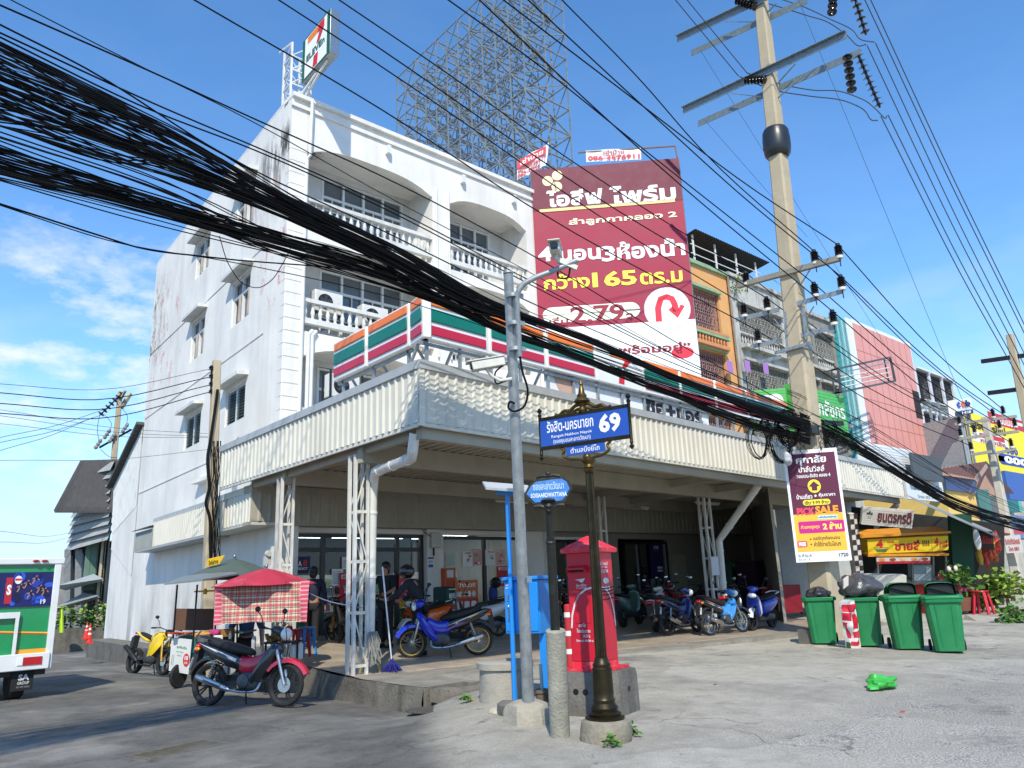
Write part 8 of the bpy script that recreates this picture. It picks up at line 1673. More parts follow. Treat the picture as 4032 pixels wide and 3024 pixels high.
def umbrella(name, lb, ap, rim_l, rim_r, m, pole_z, D_, n=8, valance=0):
    a = at('A', *ap, D=D_); l = at('A', *rim_l, D=D_); r = at('A', *rim_r, D=D_); c = l.lerp(r, .5); R_ = (r-l).length/2; t = thing(name, lb, 'umbrella', V((c.x, c.y, pole_z))); z0 = c.z; H_ = a.z-z0
    f = MB(); f.grid(lambda s_, q: (lambda rr, an, sag: V((c.x+rr*math.cos(an), c.y+rr*math.sin(an), z0+H_*(1-(rr/R_)**1.25)-sag)))(R_*(.02+.98*q)*(1-.045*math.sin(math.pi*((s_*n) % 1))*q), s_*2*math.pi, .03*q*math.sin(math.pi*((s_*n) % 1))), n*6, 8)
    f.build('canopy', m, t)
    f = MB(); f.tube([V((c.x, c.y, pole_z)), V((a.x, a.y, a.z+.02))], .018, 10); f.ball((a.x, a.y, a.z+.03), (.03, .03, .045)); f.build('pole', STEEL, t)
    for k in range(n): an = k*2*math.pi/n; f = MB(); f.tube([(c.x, c.y, z0+H_*.93), (c.x+R_*.96*math.cos(an), c.y+R_*.96*math.sin(an), z0+.015)], .007, 5); f.build('rib', DKMETAL, t)
    return t
umbrella('market_umbrella', 'large faded dark green umbrella behind the food cart', (1572, 252), (1215, 388), (1905, 388), mk('4d5a54', rough=.75, var=.15, scale=2), g.z, DC+1.3)
umbrella('market_umbrella', 'faded red umbrella in front, with a checked cloth hanging from it', (1785, 318), (1425, 432), (2128, 432), mk('b02c42', rough=.7, var=.15, scale=3, dirt=.4, dcol='cf7a80'), g.z, DC+.1)
def plaid():
    m = bpy.data.materials.new('checked_cloth'); m.use_nodes = True; t = m.node_tree; n = t.nodes; l = t.links; b = n['Principled BSDF']; b.inputs['Roughness'].default_value = .85
    tc = n.new('ShaderNodeTexCoord'); s = n.new('ShaderNodeSeparateXYZ'); l.new(tc.outputs['Object'], s.inputs[0])
    def stripe(ch, per, a, w):
        q = n.new('ShaderNodeMath'); q.operation = 'MULTIPLY'; q.inputs[1].default_value = 1/per; l.new(s.outputs[ch], q.inputs[0]); fr_ = n.new('ShaderNodeMath'); fr_.operation = 'FRACT'; l.new(q.outputs[0], fr_.inputs[0])
        c = n.new('ShaderNodeMath'); c.operation = 'COMPARE'; c.inputs[1].default_value = a; c.inputs[2].default_value = w; l.new(fr_.outputs[0], c.inputs[0]); return c.outputs[0]
    def mix(f, a, col, k=1):
        g_ = n.new('ShaderNodeMath'); g_.operation = 'MULTIPLY'; g_.inputs[1].default_value = k; l.new(f, g_.inputs[0]); x = n.new('ShaderNodeMix'); x.data_type = 'RGBA'; l.new(g_.outputs[0], x.inputs[0])
        if isinstance(a, tuple): x.inputs[6].default_value = (*a, 1)
        else: l.new(a, x.inputs[6])
        x.inputs[7].default_value = (*col, 1); return x.outputs[2]
    cr = (.62, .55, .38); rd = (.5, .07, .09); bk = (.05, .05, .07)
    c = mix(stripe(2, .105, .5, .22), cr, rd, .75); c = mix(stripe(0, .115, .5, .2), c, rd, .7); c = mix(stripe(2, .105, .1, .06), c, bk, .8); c = mix(stripe(0, .115, .08, .05), c, bk, .75); c = mix(stripe(2, .105, .9, .04), c, cr, .8)
    e = n.new('ShaderNodeMath'); e.operation = 'ABSOLUTE'; l.new(s.outputs[0], e.inputs[0]); e2 = n.new('ShaderNodeMath'); e2.operation = 'GREATER_THAN'; e2.inputs[1].default_value = .67; l.new(e.outputs[0], e2.inputs[0])
    red = mix(stripe(2, .07, .5, .16), (.55, .08, .13), (.7, .35, .35), .9); x = n.new('ShaderNodeMix'); x.data_type = 'RGBA'; l.new(e2.outputs[0], x.inputs[0]); l.new(c, x.inputs[6]); l.new(red, x.inputs[7]); l.new(x.outputs[2], b.inputs['Base Color']); return m
cc = at('A', 1748, 550, D=DC-.55); t = thing('checked_cloth', 'red, cream and black checked cloth hung as a curtain below the red umbrella', 'cloth', M=Matrix.Translation(cc) @ Matrix.Rotation(math.atan2(cu.y, cu.x), 4, 'Z'))
hw = (at('A', 2062, 550, D=DC-.55)-at('A', 1430, 550, D=DC-.55)).length/2; hh = (at('A', 1748, 412, D=DC-.55).z-at('A', 1748, 692, D=DC-.55).z)/2
f = MB(); f.grid(lambda a, b: V(((a*2-1)*hw*(1-.02*(1-b)), .035*math.sin(a*23+b*3)+.05*math.sin(a*7)+.02*noise.noise(V((a*9, b*5, 2))), (b*2-1)*hh-.05*math.sin(math.pi*a)*(b-.5)*1.2+.02*noise.noise(V((a*4, b, 5))))), 60, 22); f.build('sheet', plaid(), t, world=False)
wire([at('A', 1960, 430, D=DC-.5), at('B', 130, 530, D=DC-.2), at('B', 390, 585, Y=12.0)], .007, 'rope', 'pale blue rope tied from the red umbrella to the corner column', 'rope', None, mk('7f8fb0', rough=.8), 5)
f = MB(); p = plat('B', 600, 1010); top = at('B', 520, 310, D=depth(p)); t = thing('blue_mop', 'string mop with bright blue strands and a white handle leaning on the corner column', 'mop', p); f.tube([p+V((-.05, 0, .16)), top], .013, 8); f.build('handle', flat('dfe3e6'), t); f = MB()
for k in range(60): an = R2.uniform(0, 6.28); r_ = R2.uniform(.06, .2); b = p+V((-.05, 0, .15)); f.tube([b, b+V((r_*.5*math.cos(an), r_*.5*math.sin(an), -.04)), b+V((r_*math.cos(an), r_*math.sin(an), -.14))], .008, 4)
f.lathe([(.03, .12), (.035, .17), (.02, .22)], 10, p+V((-.05, 0, 0))); f.build('strands', mk('20207a', rough=.9, var=.2), t)
for x0, y0, x1, y1, lb in ((375, 1020, 450, 760, 'old grey string mop leaning upside down on the corner column, left one'), (505, 1015, 465, 755, 'old grey string mop leaning upside down on the corner column, right one')):
    p = plat('B', x0, y0); top = at('B', x1, y1, D=depth(p)); t = thing('old_mop', lb, 'mop', p); f = MB(); f.bar(p, top, .035, .02); f.build('handle', mk('b59a5a', rough=.7), t); f = MB()
    for k in range(40): b = top+V((R2.uniform(-.06, .06), R2.uniform(-.05, .05), .03)); f.tube([b, b+V((R2.uniform(-.06, .06), R2.uniform(-.06, .02), -.15)), b+V((R2.uniform(-.1, .1), R2.uniform(-.08, 0), -R2.uniform(.3, .55)))], .008, 4)
    f.build('strands', mk('8d8d86', rough=.95, var=.2), t)
# ------------------------------------------------------------------ posters, machines and fittings of the shop front
fI = BM @ V((0, .285, 0)); fN = BM.to_3x3() @ V((0, -1, 0)); fX = BM.to_3x3() @ V((1, 0, 0))
def glassposter(name, lb, cat, k, x0, y0, x1, y1, draw, base='e2e2de', off=.0, th=.006):
    o = onp(k, x0, y1, fI+fN*off, fN); q = onp(k, x1, y1, fI+fN*off, fN); tz_ = onp(k, x0, y0, fI+fN*off, fN).z
    w_ = (q-o).dot(fX); u = fX*w_; v = V((0, 0, tz_-o.z)); t = thing(name, lb, cat, o); f = MB(); f.fbox(o-fN*th, u, v, fN*(th-.001)); pn_ = f.build('sheet', flat(base), t); b = Board(o, u, v, .003); draw(b); b.done(pn_); return t
def promo(c1, c2, seed):
    def d(b):
        r = random.Random(seed); b.rect(.03, .03, .97, .97, c1, 1); b.rect(.12, .8, .88, .94, 'ece6e0', 2)
        for k in range(5): x, y = r.uniform(.1, .6), r.uniform(.08, .62); b.rrect(x, y, x+r.uniform(.15, .3), y+r.uniform(.06, .14), .05, c2[k % len(c2)], 3+k)
        b.text(('ลดราคา', 'โปรโมชั่น', 'ใหม่', 'สุดคุ้ม')[seed % 4], .18, .82, .82, .92, 'b3202f', .03, 10)
    return d
RC = 'c9253a'
glassposter('round_sticker', 'round navy sticker with red and white lettering on the left shop pane', 'sticker', 'zd', 140, 1165, 285, 1325, lambda b: (b.ell(.5, .5, .5, .5, '16244f', 1), b.text('A', .2, .42, .46, .75, 'e6e6e8', .04, 2), b.rect(.56, .42, .64, .8, 'e2452f', 2), b.rect(.7, .42, .78, .8, 'e2452f', 2), b.text('SELECT', .16, .22, .84, .36, 'e6e6e8', .03, 2)), '16244f')
glassposter('notice', 'small white paper notice high on the sliding door', 'notice', 'zd', 585, 1170, 655, 1285, lambda b: [b.rect(.15, .15+.17*k, .85, .22+.17*k, '9a9a98', 1) for k in range(4)])
glassposter('notice', 'larger white notice with text lines on the sliding door', 'notice', 'zd', 488, 1282, 592, 1440, lambda b: [b.rect(.1, .12+.1*k, .9-.1*(k % 3), .15+.1*k, '7a7a88', 1) for k in range(8)])
glassposter('notice', 'yellowish small notice at the lower left of the sliding door', 'notice', 'zd', 438, 1375, 488, 1455, lambda b: [b.rect(.1, .2+.2*k, .8, .28+.2*k, 'a8a070', 1) for k in range(3)], 'd9d5a8')
glassposter('promotion_poster', 'red promotion poster standing by the left door leaf', 'poster', 'zd', 558, 1318, 684, 1592, promo(RC, ('4fa89a', 'e8e4dc', 'd8a8b0'), 0), RC, .05)
glassposter('promotion_poster', 'red promotion poster standing by the right door leaf', 'poster', 'zd', 1114, 1312, 1230, 1570, promo('d43f52', ('e8e4dc', 'c9a080', '8a3a40'), 1), RC, .05)
glassposter('pillar_notice', 'blue and white notice on the shop pillar', 'notice', 'zd', 1385, 1172, 1442, 1275, lambda b: (b.rect(0, .86, 1, 1, '20306a', 1), b.rrect(.1, .08, .9, .36, .1, '3a56a8', 1), b.text('ประกาศ', .15, .5, .85, .75, '30406f', .02, 1)), off=.145)
glassposter('counter_front', 'pale counter panel with little square logos behind the left pane', 'panel', 'zd', 345, 1462, 770, 1520, lambda b: [b.rect(.1+.13*k, .25, .16+.13*k, .75, ('d98a2a', '2a8a5a', 'c0333f')[k % 3], 1) for k in range(7)], 'bfc2bb', -.1)
for i, (x0, y0, x1, y1, c, lb) in enumerate(((1062, 205, 1125, 310, 'dfe0dc', 'first'), (1128, 190, 1190, 300, 'c99a90', 'second'), (1212, 195, 1278, 300, 'e0dcd6', 'third'), (1282, 190, 1345, 300, 'd6a8a4', 'fourth'), (1288, 305, 1395, 440, 'b8323c', 'large red lower'))):
    glassposter('window_poster', lb+' coloured offer poster on the middle shop window', 'poster', 'B', x0, y0, x1, y1, promo(c, ('d98a4a', '8fb0c9', 'c0404a', 'e6e2da', '6a8a5a'), i), c)
glassposter('window_poster', 'blank greenish notice at the left of the middle shop window', 'poster', 'B', 950, 220, 1010, 312, lambda b: b.rect(.1, .1, .9, .9, 'aab8ac', 1), 'b8c2ba')
t = glassposter('promotion_stand', 'tall orange promotion stand with drink pictures in front of the middle window', 'display', 'B', 1012, 400, 1165, 625, lambda b: (b.rect(0, .0, 1, .45, 'b83a30', 1), b.text('ว้าววว!!', .12, .78, .88, .94, 'f0e2d8', .04, 1), [b.ell(.2+.2*k, .58, .08, .09, ('e8e0d8', 'd8b090', 'e6e6e6', 'c9d0d8')[k], 2) for k in range(4)], [b.rrect(.08+.3*k, .12, .3+.3*k, .36, .05, 'e6dcd4', 2) for k in range(3)]), 'cf6a35', .35, .25)
t = glassposter('orange_kiosk', 'orange drink kiosk machine with a small screen beside the shop pillar', 'machine', 'B', 942, 318, 1016, 640, lambda b: (b.rect(.2, .8, .8, .96, 'c9cdc9', 1), b.rect(.15, .6, .85, .76, 'a8431f', 1), b.rect(.2, .4, .8, .56, '5a2a1c', 1), b.text('88', .6, .05, .9, .14, 'd8d8d8', .03, 1)), 'bf5226', .3, .3)
t = glassposter('round_sticker', 'dark blue arched select sticker on the right shop window', 'sticker', 'B', 1520, 275, 1602, 365, lambda b: (b.rrect(0, 0, 1, 1, .2, '18284f', 1), b.text('All SELECT', .1, .3, .9, .5, 'b9c0d0', .02, 2)), '18284f')
t = glassposter('bank_door_panel', 'dark purple bank panel with white letters beside the glass door', 'sign', 'C', 738, 478, 838, 760, lambda b: (b.text('ATM', .3, .82, .7, .92, 'c9c9d6', .03, 1), b.text('เอทีเอ็ม', .32, .77, .7, .8, '8a8aa0', .0, 1), b.rect(.5, .27, .9, .33, 'b9b9c2', 1), b.rect(.5, .18, .9, .24, 'b9b9c2', 1)), '241a4a', .02)
def boxy(name, lb, cat, p, w, d, h, m, rz=TB, bev=.015):
    t = thing(name, lb, cat, p, rz); f = MB(); f.bb((-w/2, -d/2, .06), (w/2, d/2, h)); b = f.build('body', m, t, world=False, bevel=bev); WM[b.name] = wm(t)
    for x in (-1, 1):
        for y in (-1, 1): f = MB(); f.bb((x*(w/2-.04)-.03, y*(d/2-.04)-.03, 0), (x*(w/2-.04)+.03, y*(d/2-.04)+.03, .059)); f.build('foot', BLACK, t, world=False)
    return t, b
def hx_(k, x, y): p = plat(k, x, y); return p
p = onp('C', 1370, 800, V((19.6, 16.4, 0)), V((0, -1, 0))); p.z = zplat(p.x, p.y); hA = at('C', 1370, 625, D=depth(p)).z-p.z
t, b = boxy('cash_machine', 'dark green cash machine standing at the party wall', 'cash machine', p, .95, .7, hA, mk('17503a', rough=.4, var=.1)); Mx = wm(t); bd = Board(Mx @ V((-.475, -.352, .06)), Mx.to_3x3() @ V((.95, 0, 0)), V((0, 0, hA-.06)), .004)
bd.rect(0, .84, 1, .99, '1d6a48', 1); bd.text('ATM', .06, .88, .4, .96, 'aebfb4', .02, 2); bd.text('ATM', .58, .88, .92, .96, 'aebfb4', .02, 2); bd.rect(.15, .55, .85, .78, '0c1a18', 1); bd.rect(.2, .4, .8, .5, '8a9a94', 1); bd.done(b)
p = onp('C', 1572, 800, V((19.6, 15.6, 0)), V((0, -1, 0))); p.z = zplat(p.x, p.y); hA = at('C', 1572, 618, D=depth(p)).z-p.z
t, b = boxy('covered_machine', 'machine wrapped in a dark plum cover next to the cash machine', 'machine', p, 1.25, .8, hA, mk('351a33', rough=.8, var=.2, bump=.3, bscale=6), bev=.06)
f = MB(); Mx = wm(t); bd = Board(Mx @ V((-.25, -.43, hA*.3)), Mx.to_3x3() @ V((.35, 0, 0)), V((0, 0, .25)), .004); bd.rect(0, 0, 1, 1, '8a8a94', 1); bd.done(b)
p = at('C', 1785, 1050, Y=14.2); p.z = zplat(p.x, p.y); hA = at('C', 1785, 812, D=depth(p)).z-p.z; boxy('red_cabinet', 'low red steel cabinet on castors by the party wall', 'cabinet', p, 1.2, .7, hA, mk('8d1c28', rough=.5, var=.12))
f = MB(); p = at('C', 1238, 660, Y=13.1); f.box(p, (.34, .01, .5)); tag(f.build('taped_notice', flat('c9cbcb')), 'blank white paper taped to the right canopy column', 'notice')
p = BM @ V((4.5, .1, 2.55)); t = thing('meter_box', 'small white meter box high on the shop pillar', 'box', p); f = MB(); f.box(p, (.3, .12, .4)); f.build('case', flat('bcbcb4'), t, bevel=.02); f = MB(); f.tube([p+V((-.15, 0, .1)), p+V((-.4, .0, .25))], .01, 5); f.tube([p+V((-.05, 0, -.2)), p+V((-.05, 0, -.4))], .02, 6); f.build('wiring', WIRE, t)
p = BM @ V((-.3, -.25, 2.2)); t = thing('electric_meter', 'grey electric meter with dangling wires at the building corner', 'meter', p); f = MB(); f.lathe([(.07, 0), (.08, .05), (.06, .1)], 14, p, ax=fN); f.box(p-V((0, 0, .15)), (.14, .1, .2)); f.build('case', mk('b9b7ae', rough=.4), t)
# ------------------------------------------------------------------ people
def skinned(name, P, E, m, parent, sub=2):
    names = list(P); me = bpy.data.meshes.new(name); me.from_pydata([P[n][:3] for n in names], [(names.index(a), names.index(b)) for a, b in E], []); o = bpy.data.objects.new(name, me); COL.objects.link(o); o.parent = parent
    md = o.modifiers.new('skin', 'SKIN'); md.use_smooth_shade = True
    for i, n in enumerate(names):
        r = P[n][3:]; o.data.skin_vertices[0].data[i].radius = (r[0], r[1] if len(r) > 1 else r[0])
    o.data.skin_vertices[0].data[0].use_root = True
    s_ = o.modifiers.new('sub', 'SUBSURF'); s_.levels = s_.render_levels = sub; me.materials.append(m); return o
SKINC = mk('a9745a', rough=.6, var=.08)
def person(label, p, rz, shirt, trou, J, hair='1a1512', helmet=False, scale=1.0, sleeves=True):
    t = thing('person', label, 'person', M=Matrix.Translation(p) @ Matrix.Rotation(rz, 4, 'Z') @ Matrix.Scale(scale, 4))
    P = dict(pel=(0, 0, .95, .12, .1), sp=(0, .01, 1.15, .12, .1), ch=(0, .01, 1.36, .15, .11), nk=(0, 0, 1.5, .055), ch2=(0, -.02, 1.56, .055), hd=(0, -.015, 1.66, .09, .1), tp=(0, 0, 1.74, .06, .07))
    for s_, n in ((-1, 'l'), (1, 'r')):
        P.update({n+'sh': (s_*.19, .01, 1.43, .055), n+'el': (s_*.27, .02, 1.15, .042), n+'wr': (s_*.28, -.08, .92, .028), n+'pa': (s_*.28, -.11, .85, .035, .018), n+'hp': (s_*.09, 0, .9, .09), n+'kn': (s_*.1, -.01, .5, .06), n+'an': (s_*.1, .02, .09, .04), n+'to': (s_*.11, -.14, .03, .04, .025)})
    for k_, v_ in J.items():
        P[k_] = tuple(v_)+P[k_][len(v_):]
    for n in 'lr':                                    # fingers: five short chains from the palm
        pa = V(P[n+'pa'][:3]); wr = V(P[n+'wr'][:3]); d = (pa-wr).normalized(); c = d.cross(V((1, 0, 0.01)) if abs(d.x) < .9 else V((0, 1, 0))).normalized(); e = d.cross(c)
        for i, (o_, L) in enumerate(((-.027, .065), (-.009, .075), (.009, .07), (.027, .055))): q = pa+c*o_+d*.03; P[f'{n}f{i}'] = (*q, .009); P[f'{n}g{i}'] = (*(q+d*L+e*.015), .007)
        q = pa-c*.03; P[n+'t0'] = (*q, .011); P[n+'t1'] = (*(q-c*.03+d*.035), .009)
    E = [('pel', 'sp'), ('sp', 'ch'), ('ch', 'nk'), ('nk', 'ch2'), ('ch2', 'hd'), ('hd', 'tp')]
    for n in 'lr': E += [('ch', n+'sh'), (n+'sh', n+'el'), (n+'el', n+'wr'), (n+'wr', n+'pa'), ('pel', n+'hp'), (n+'hp', n+'kn'), (n+'kn', n+'an'), (n+'an', n+'to'), (n+'pa', n+'t0'), (n+'t0', n+'t1')]+[x for i in range(4) for x in ((n+'pa', f'{n}f{i}'), (f'{n}f{i}', f'{n}g{i}'))]
    skinned('body', P, E, SKINC, t)
    def cloth(name, keys, grow, m):
        Q = {k_: P[k_][:3]+tuple(r+grow for r in P[k_][3:]) for k_ in keys}; return skinned(name, Q, [e for e in E if e[0] in Q and e[1] in Q], m, t)
    arms = ['lsh', 'lel', 'rsh', 'rel']+(['lwr', 'rwr'] if sleeves else [])
    cloth('shirt', ['sp', 'pel', 'ch', 'nk']+arms if False else ['pel', 'sp', 'ch', 'nk']+arms, .022, shirt); cloth('trousers', ['pel', 'lhp', 'lkn', 'lan', 'rhp', 'rkn', 'ran'], .024, trou)
    for n in 'lr': a = V(P[n+'an'][:3]); b = V(P[n+'to'][:3]); f = MB(); f.loft([[V((x+q.x, q.y, z)) for x, z in ((-.045, .0), (.045, .0), (.05, .05), (.03, h_), (-.03, h_), (-.05, .05))] for q, h_ in ((a+V((0, .06, 0)), .08), (a, .1), (a.lerp(b, .6), .08), (b+V((0, -.02, 0)), .045))]); f.build('shoe', BLACK, t, sharp=60, world=False)
    h = V(P['hd'][:3]); up_ = (V(P['tp'][:3])-h).normalized(); f_ = V((0, -1, 0))
    f = MB()
    for s_ in (-1, 1): f.ball(h+V((s_*.035, -.088, .005)), (.013, .008, .008), n=8, k=5)
    f.build('eyes', BLACK, t, world=False); f = MB(); f.ball(h+V((0, -.1, -.022)), (.013, .016, .022), n=8, k=5); f.build('nose', SKINC, t, world=False); f = MB(); f.ball(h+V((0, -.09, -.058)), (.024, .008, .007), n=8, k=5); f.build('mouth', mk('8a4238'), t, world=False)
    for s_ in (-1, 1): f = MB(); f.ball(h+V((s_*.092, .0, -.01)), (.012, .02, .03), n=8, k=5); f.build('ear', SKINC, t, world=False)
    if helmet:
        f = MB(); f.ball(h+V((0, .015, .04)), (.145, .165, .145), n=20, k=12); o = f.build('helmet', gloss('1a1b1d'), t, world=False); f = MB(); f.ball(h+V((0, -.06, .0)), (.115, .11, .07), n=16, k=8); f.build('visor', mk('20262a', rough=.08), o, world=False)
    else:
        f = MB(); f.ball(h+V((0, .025, .035)), (.108, .112, .105), n=18, k=10); f.ball(h+V((0, .06, -.05)), (.09, .06, .09), n=12, k=8); f.build('hair', mk(hair, rough=.5), t, world=False)
    return t
DK = mk('23262b', rough=.85, var=.2, scale=8); NAVY = mk('1c2236', rough=.85, var=.15); BLKC = mk('17171a', rough=.85, var=.15)
p = plat('B', 775, 905); person('helmeted rider in a dark grey jacket seen from behind, bending beside the orange scooter', p, math.radians(-150), DK, BLKC, dict(sp=(.02, -.06, 1.14), ch=(.03, -.16, 1.32), nk=(.04, -.22, 1.44), ch2=(.04, -.25, 1.49), hd=(.05, -.28, 1.57), tp=(.05, -.3, 1.65), lsh=(-.16, -.17, 1.37), rsh=(.22, -.17, 1.37), lel=(-.3, -.32, 1.16), lwr=(-.24, -.52, 1.06), lpa=(-.22, -.58, 1.05), rel=(.34, -.34, 1.16), rwr=(.3, -.54, 1.08), rpa=(.28, -.6, 1.08)), helmet=True)
p = plat('B', 45, 848); person('woman in dark navy clothes with tied dark hair walking past the left shop pane', p, math.radians(150), NAVY, BLKC, dict(lkn=(-.08, .1, .5), lan=(-.1, .25, .12), lto=(-.11, .12, .04), rkn=(.1, -.14, .5), ran=(.1, -.12, .09), rto=(.11, -.27, .03)), scale=.95)
p = plat('B', 540, 850); person('man in a black shirt behind the corner column reaching one bare arm out', p, math.radians(-60), BLKC, BLKC, dict(lel=(-.3, -.2, 1.25), lwr=(-.3, -.45, 1.15), lpa=(-.3, -.52, 1.14), rel=(.3, -.15, 1.2), rwr=(.25, -.4, 1.12), rpa=(.24, -.47, 1.11)), sleeves=False)
p = up(1640, 1000, .7); p.z = zg(p.x, p.y); person('street vendor in dark blue mostly hidden behind the checked cloth', p, math.radians(-20), mk('2a4a68', rough=.85), BLKC, dict(lel=(-.3, -.15, 1.15), lwr=(-.28, -.38, 1.05), lpa=(-.28, -.45, 1.04)), sleeves=False, scale=.95)
def helmet(c, r, m, lb):
    t = thing('helmet', lb, 'helmet', c); f = MB(); f.ball(c, (r, r*1.1, r), n=18, k=12); f.build('shell', m, t); f = MB(); f.ball(c+V((-.04, -.05, -.02)), (r*.85, r*.9, r*.5), n=14, k=8); f.build('visor', mk('20262a', rough=.08), t)
helmet(at('B', 1278, 415, Y=15.4), .14, gloss('1a1b1e'), 'black helmet on the white scooter in the shade'); helmet(at('C', 835, 775, Y=15.6), .15, gloss('1c1d22'), 'black helmet resting on a bike before the bank door')
c = at('B', 935, 500, Y=15.6); t = thing('delivery_bag', 'dark green delivery bag with white lettering on the orange scooter', 'bag', c); f = MB(); f.box(c, (.42, .42, .4), R=Matrix.Rotation(.5, 3, 'Z')); b = f.build('body', mk('17352c', rough=.6, var=.1), t, bevel=.05); Mr = Matrix.Rotation(.5, 3, 'Z'); bd = Board(c+Mr @ V((-.21, -.212, -.2)), Mr @ V((.42, 0, 0)), V((0, 0, .4)), .006); bd.rect(.03, .8, .97, .86, 'c9d0b0', 1); bd.text('MEVEL', .06, .3, .94, .6, 'd3dbd6', .03, 1); bd.done(b)
f = MB(); c = at('B', 1262, 490, Y=15.5); f.ball(c, (.12, .1, .2), n=14, k=10, e=.8); tag(f.build('hung_jacket', mk('1f3470', rough=.85, var=.3, scale=8)), 'blue jacket hung on the white scooter under the black helmet', 'jacket')
# ------------------------------------------------------------------ noodle stall and plants beyond the bins
DS2 = 25.5; sa = lambda x, y, d=0: at('D', x, y, D=DS2+d)
def quad(name, m, parent, pts, d0=0, th=.1):
    P = [sa(x, y, d0+(q[0] if q else 0)) for x, y, *q in pts]; f = MB(); f.loft([P, [p+FW*th for p in P]]); return f.build(name, m, parent), P
gz = zg(26, 9)
st = thing('noodle_stall', 'noodle stall with a yellow sign box, glass counter and red base under the canopy end', 'food stall', sa(1000, 1240))
YS = flat('e3c020'); ORS = mk('d9912a', rough=.6, var=.1)
_, P = quad('sign_box', YS, st, ((632, 875), (1010, 862), (1005, 772), (625, 790)), 0, .5); bd = Board(P[0]-FW*.004, P[1]-P[0], P[3]-P[0], .006)
bd.text('ชายสี่', .42, .15, .82, .85, 'b3202c', .04, 1); bd.text('4', .13, .35, .24, .95, 'c8262f', .05, 1); bd.poly([(.1, .4), (.32, .4), (.28, .1), (.14, .1)], '3f7a3a', 1); bd.rect(.11, .3, .31, .36, 'd9b060', 2); [bd.rect(.86+.03*k, .4, .875+.03*k, .8, '3a2a1c', 1) for k in range(4)]; bd.text('CHAISI', .3, .72, .42, .85, 'b3202c', .02, 1); bd.done(_)
_, P2 = quad('sign_side', YS, st, ((1012, 862), (1108, 852), (1105, 770), (1007, 772)), .0, .3); bd = Board(P2[0]-FW*.004, P2[1]-P2[0], P2[3]-P2[0], .006); bd.text('4', .15, .35, .4, .9, 'c8262f', .05, 1); bd.text('ชายสี่', .45, .2, .95, .7, 'b3202c', .03, 1); bd.done(_)
quad('roof_edge', ORS, st, ((590, 782), (1125, 752), (1120, 742), (600, 765)), -.1, .9); quad('lower_edge', ORS, st, ((630, 893), (1110, 886), (1110, 876), (630, 878)), -.05, .6)
_, P = quad('menu_strip', flat('c9c0b4'), st, ((682, 935), (1000, 930), (1000, 895), (680, 900)), -.05, .05); bd = Board(P[0]-FW*.003, P[1]-P[0], P[3]-P[0], .005); bd.rect(0, 0, 1, .4, 'b3202c', 1); [bd.ell(.1+.2*k, .7, .06, .25, ('c98a4a', '8a4a2a', 'd9b080')[k % 3], 1) for k in range(5)]; bd.done(_)
quad('red_base', mk('a81c26', rough=.5, var=.1), st, ((860, 1240), (1120, 1235), (1120, 1050), (858, 1052)), 0, .7)
quad('glass_case', mk('8fa0a3', rough=.15, var=.1, spec=.7), st, ((905, 1050), (1020, 1048), (1015, 940), (900, 945)), .2, .4)
for x in (690, 895, 1020, 1095): f = MB(); f.bar(sa(x, 1060, .1), sa(x-4, 890, .1), .05); f.build('post', STEEL, st)
quad('counter_top', STEEL, st, ((855, 1058), (1125, 1054), (1125, 1046), (855, 1048)), -.1, .9)
R6 = random.Random(6)
for k in range(9): f = MB(); c = sa(R6.uniform(910, 1110), 1044, .3); f.lathe([(.05, 0), (.07, .05), (.06, R6.uniform(.1, .25)), (.02, .26)], 10, c); tag(f.build('stall_jar', mk(('b3402c', 'c9c4b8', '8a6a3a')[k % 3], rough=.4)), 'small jar or pot on the noodle stall counter', 'jar', 'jars on the noodle stall counter')
t = thing('hanging_shop_sign', 'slanting slatted sign with dark maroon letters above the noodle stall', 'sign', sa(600, 720)); o_, P = quad('board', mk('c4beb4', rough=.6, var=.12), t, ((590, 700), (890, 725), (905, 620), (600, 595)), -1.5, .12); bd = Board(P[0]-FW*.005, P[1]-P[0], P[3]-P[0], .008); [bd.rect(0, .12*k, 1, .12*k+.015, '8f887c', 1) for k in range(1, 8)]; bd.text('ยนตรกรติ', .3, .2, .97, .85, '5a2028', .04, 2); bd.text('*', .08, .3, .2, .8, '3a2a28', .03, 2); bd.done(o_)
t = thing('dark_shop_interior', 'dark panel standing for the shaded open shop behind the noodle stall', 'shop', sa(1000, 1240, 2)); quad('shade_panel', mk('2b2a28', rough=.9, var=.3), t, ((545, 1240), (1440, 1210), (1440, 700), (545, 600)), 3.2, .2)  # flat panel; the shade inside the shop is put into its dark colour
t = thing('green_wall', 'dark green wall strip right of the noodle stall', 'wall', sa(1200, 1060, .8)); quad('wall', mk('1f4a3a', rough=.8, var=.12), t, ((1140, 1100), (1268, 1075), (1245, 640), (1120, 650)), 1.2, .2)
t = thing('tarpaulin', 'grey tarpaulin roof sloping over the noodle stall', 'awning', sa(1100, 700)); quad('sheet', mk('8f908a', rough=.8, var=.2), t, ((850, 520, 1.5), (900, 555, -1), (1420, 790, 0), (1360, 735, 3)), 0, .04)
t = thing('white_low_wall', 'low white wall half hidden behind the green bins', 'wall', sa(700, 1240, -2)); quad('wall', mk('c6c2b4', rough=.85, var=.15, dirt=.3), t, ((585, 1290), (858, 1250), (858, 1005), (600, 1000)), -2, .2)
t = thing('checkered_column', 'column painted in dark and white checks at the canopy end', 'column', sa(580, 1240, -2)); o_, P = quad('shaft', flat('d0ccc0'), t, ((562, 1010), (608, 1005), (560, 640), (520, 640)), -1.2, .3); bd = Board(P[0]-FW*.003, P[1]-P[0], P[3]-P[0], .004); [bd.rect(.5*(k % 2), k/12, .5+.5*(k % 2), (k+1)/12, '3a2a2c', 1) for k in range(12)]; bd.done(o_)
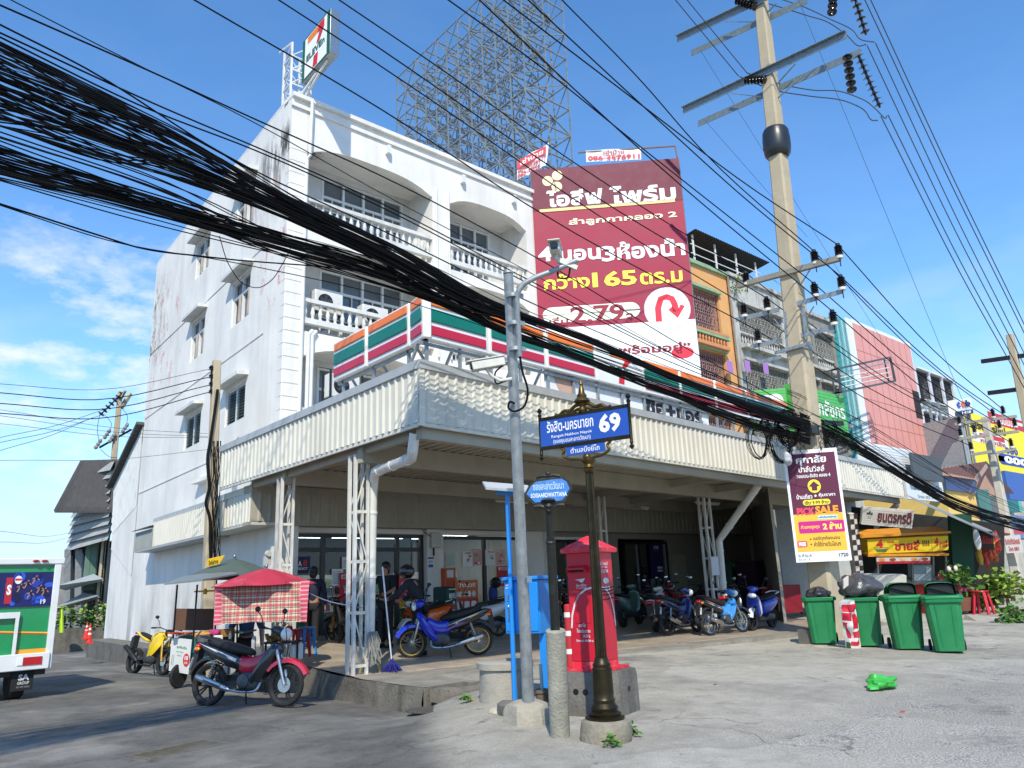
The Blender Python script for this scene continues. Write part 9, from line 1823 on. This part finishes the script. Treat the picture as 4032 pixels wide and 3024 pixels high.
t = thing('oval_sign', 'white oval hanging sign right of the green wall', 'sign', sa(1278, 800)); f = MB(); f.ball(sa(1278, 792, -.5), (.03, .11, .34), n=16, k=10); f.build('board', flat('c9cac4'), t)
t = thing('red_letter_sign', 'dark shop sign with red Thai letters at the right', 'sign', sa(1330, 820)); o_, P = quad('board', mk('3a2426', rough=.7), t, ((1300, 850), (1380, 850), (1370, 745), (1295, 740)), 1, .1); bd = Board(P[0]-FW*.004, P[1]-P[0], P[3]-P[0], .006); bd.text('เจ๊อ้อย', .08, .3, .92, .75, 'b8404a', .03, 1); bd.done(o_)
stool(sa(1322, 1242, -1.5), .75, mk('c01f30', rough=.4), 'red plastic stool in front of the plants', 1.7)
t = thing('pink_planter', 'pink trough planter with small plants on a stand', 'planter', sa(1215, 1100)); quad('trough', mk('b0456a', rough=.5), t, ((1175, 1100), (1262, 1098), (1262, 1075), (1172, 1078)), -1, .3); quad('stand', mk('6a3030'), t, ((1250, 1250), (1275, 1250), (1268, 1100), (1245, 1100)), -.9, .2); f = MB(); leaves(f, sa(1215, 1065, -.9), .4, 60, .16, R3, 0); f.build('foliage', LEAF, t)
for i, (x, y, r_, n, sz, lb) in enumerate(((1160, 1000, .45, 60, .17, 'broad leaved potted plant with white flowers beside the stall'), (1440, 1060, .6, 150, .2, 'big spiky yellow green plant at the foot of the far pole'), (1300, 1120, .45, 90, .2, 'bushy potted plant behind the red stool'), (1375, 1090, .4, 80, .2, 'small leafy potted plant between stool and spiky plant'), (1515, 1255, .55, 160, .14, 'round dull green bush at the right edge of the forecourt'))):
    c = sa(x, y, -1+i*.2 if i < 4 else -5); t = thing('potted_plant' if i < 4 else 'bush', lb, 'plant', V((c.x, c.y, gz))); f = MB(); leaves(f, c, r_, n*2, sz, R3, 2 if i == 1 else i % 2, .7); f.build('foliage', LEAF, t)
    if i < 4: f = MB(); f.lathe([(.2, 0), (.28, .4), (.24, .4)], 12, V((c.x, c.y, c.z-1.1))); f.tube([V((c.x, c.y, c.z-.8)), c], .05, 6); f.build('pot', mk('7a4a38', rough=.8), t)
for k in range(8): c = sa(1275+R6.uniform(0, 150), R6.uniform(780, 900), 1.5); tag(bagmesh(c, (.13, .1, R6.uniform(.2, .4)), k, .4).build('hanging_goods', mk(('c0392b', 'a8492b', 'c9a23a')[k % 3], rough=.6)), 'red, orange or yellow goods hanging in the shade at the right', 'goods', 'goods hanging at the right')
for x, y in ((1110, 965), (1150, 962)): f = MB(); c = sa(x, y, -1.2); f.ball(c, (.06, .06, .09), n=10, k=7); tag(f.build('pale_flower', mk('e8c9c4', rough=.6)), 'pale pink flower head above the broad leaved plant', 'flower', 'pale flowers by the stall')
f = MB(); P = [at('D', x, y, D=21.5) for x, y in ((1252, 1310), (1600, 1330), (1600, 1300), (1270, 1270))]; f.loft([P, [p+V((0, 0, .02))+FW*.5 for p in P]]); tag(f.build('pavement', CONC), kind='structure')
_b = Board(at('D', 1452, 872, X=fb_.x-.4), V((0, -(at('D', 1452, 870, X=fb_.x-.4).y-at('D', 1552, 868, X=fb_.x-.4).y), 0)), V((0, 0, .75)), .01); f = MB(); f.fbox(_b.o+V((.012, 0, 0)), _b.u, _b.v, V((.02, 0, 0))); o_ = f.build('notice_plate', flat('dcd8d4'), fp_); _b.text('รับติดตั้งมิเตอร์', .06, .5, .94, .85, 'c0283a', .02, 1); _b.text('โทร 081', .2, .12, .8, .38, 'c0283a', .02, 1); _b.done(o_)
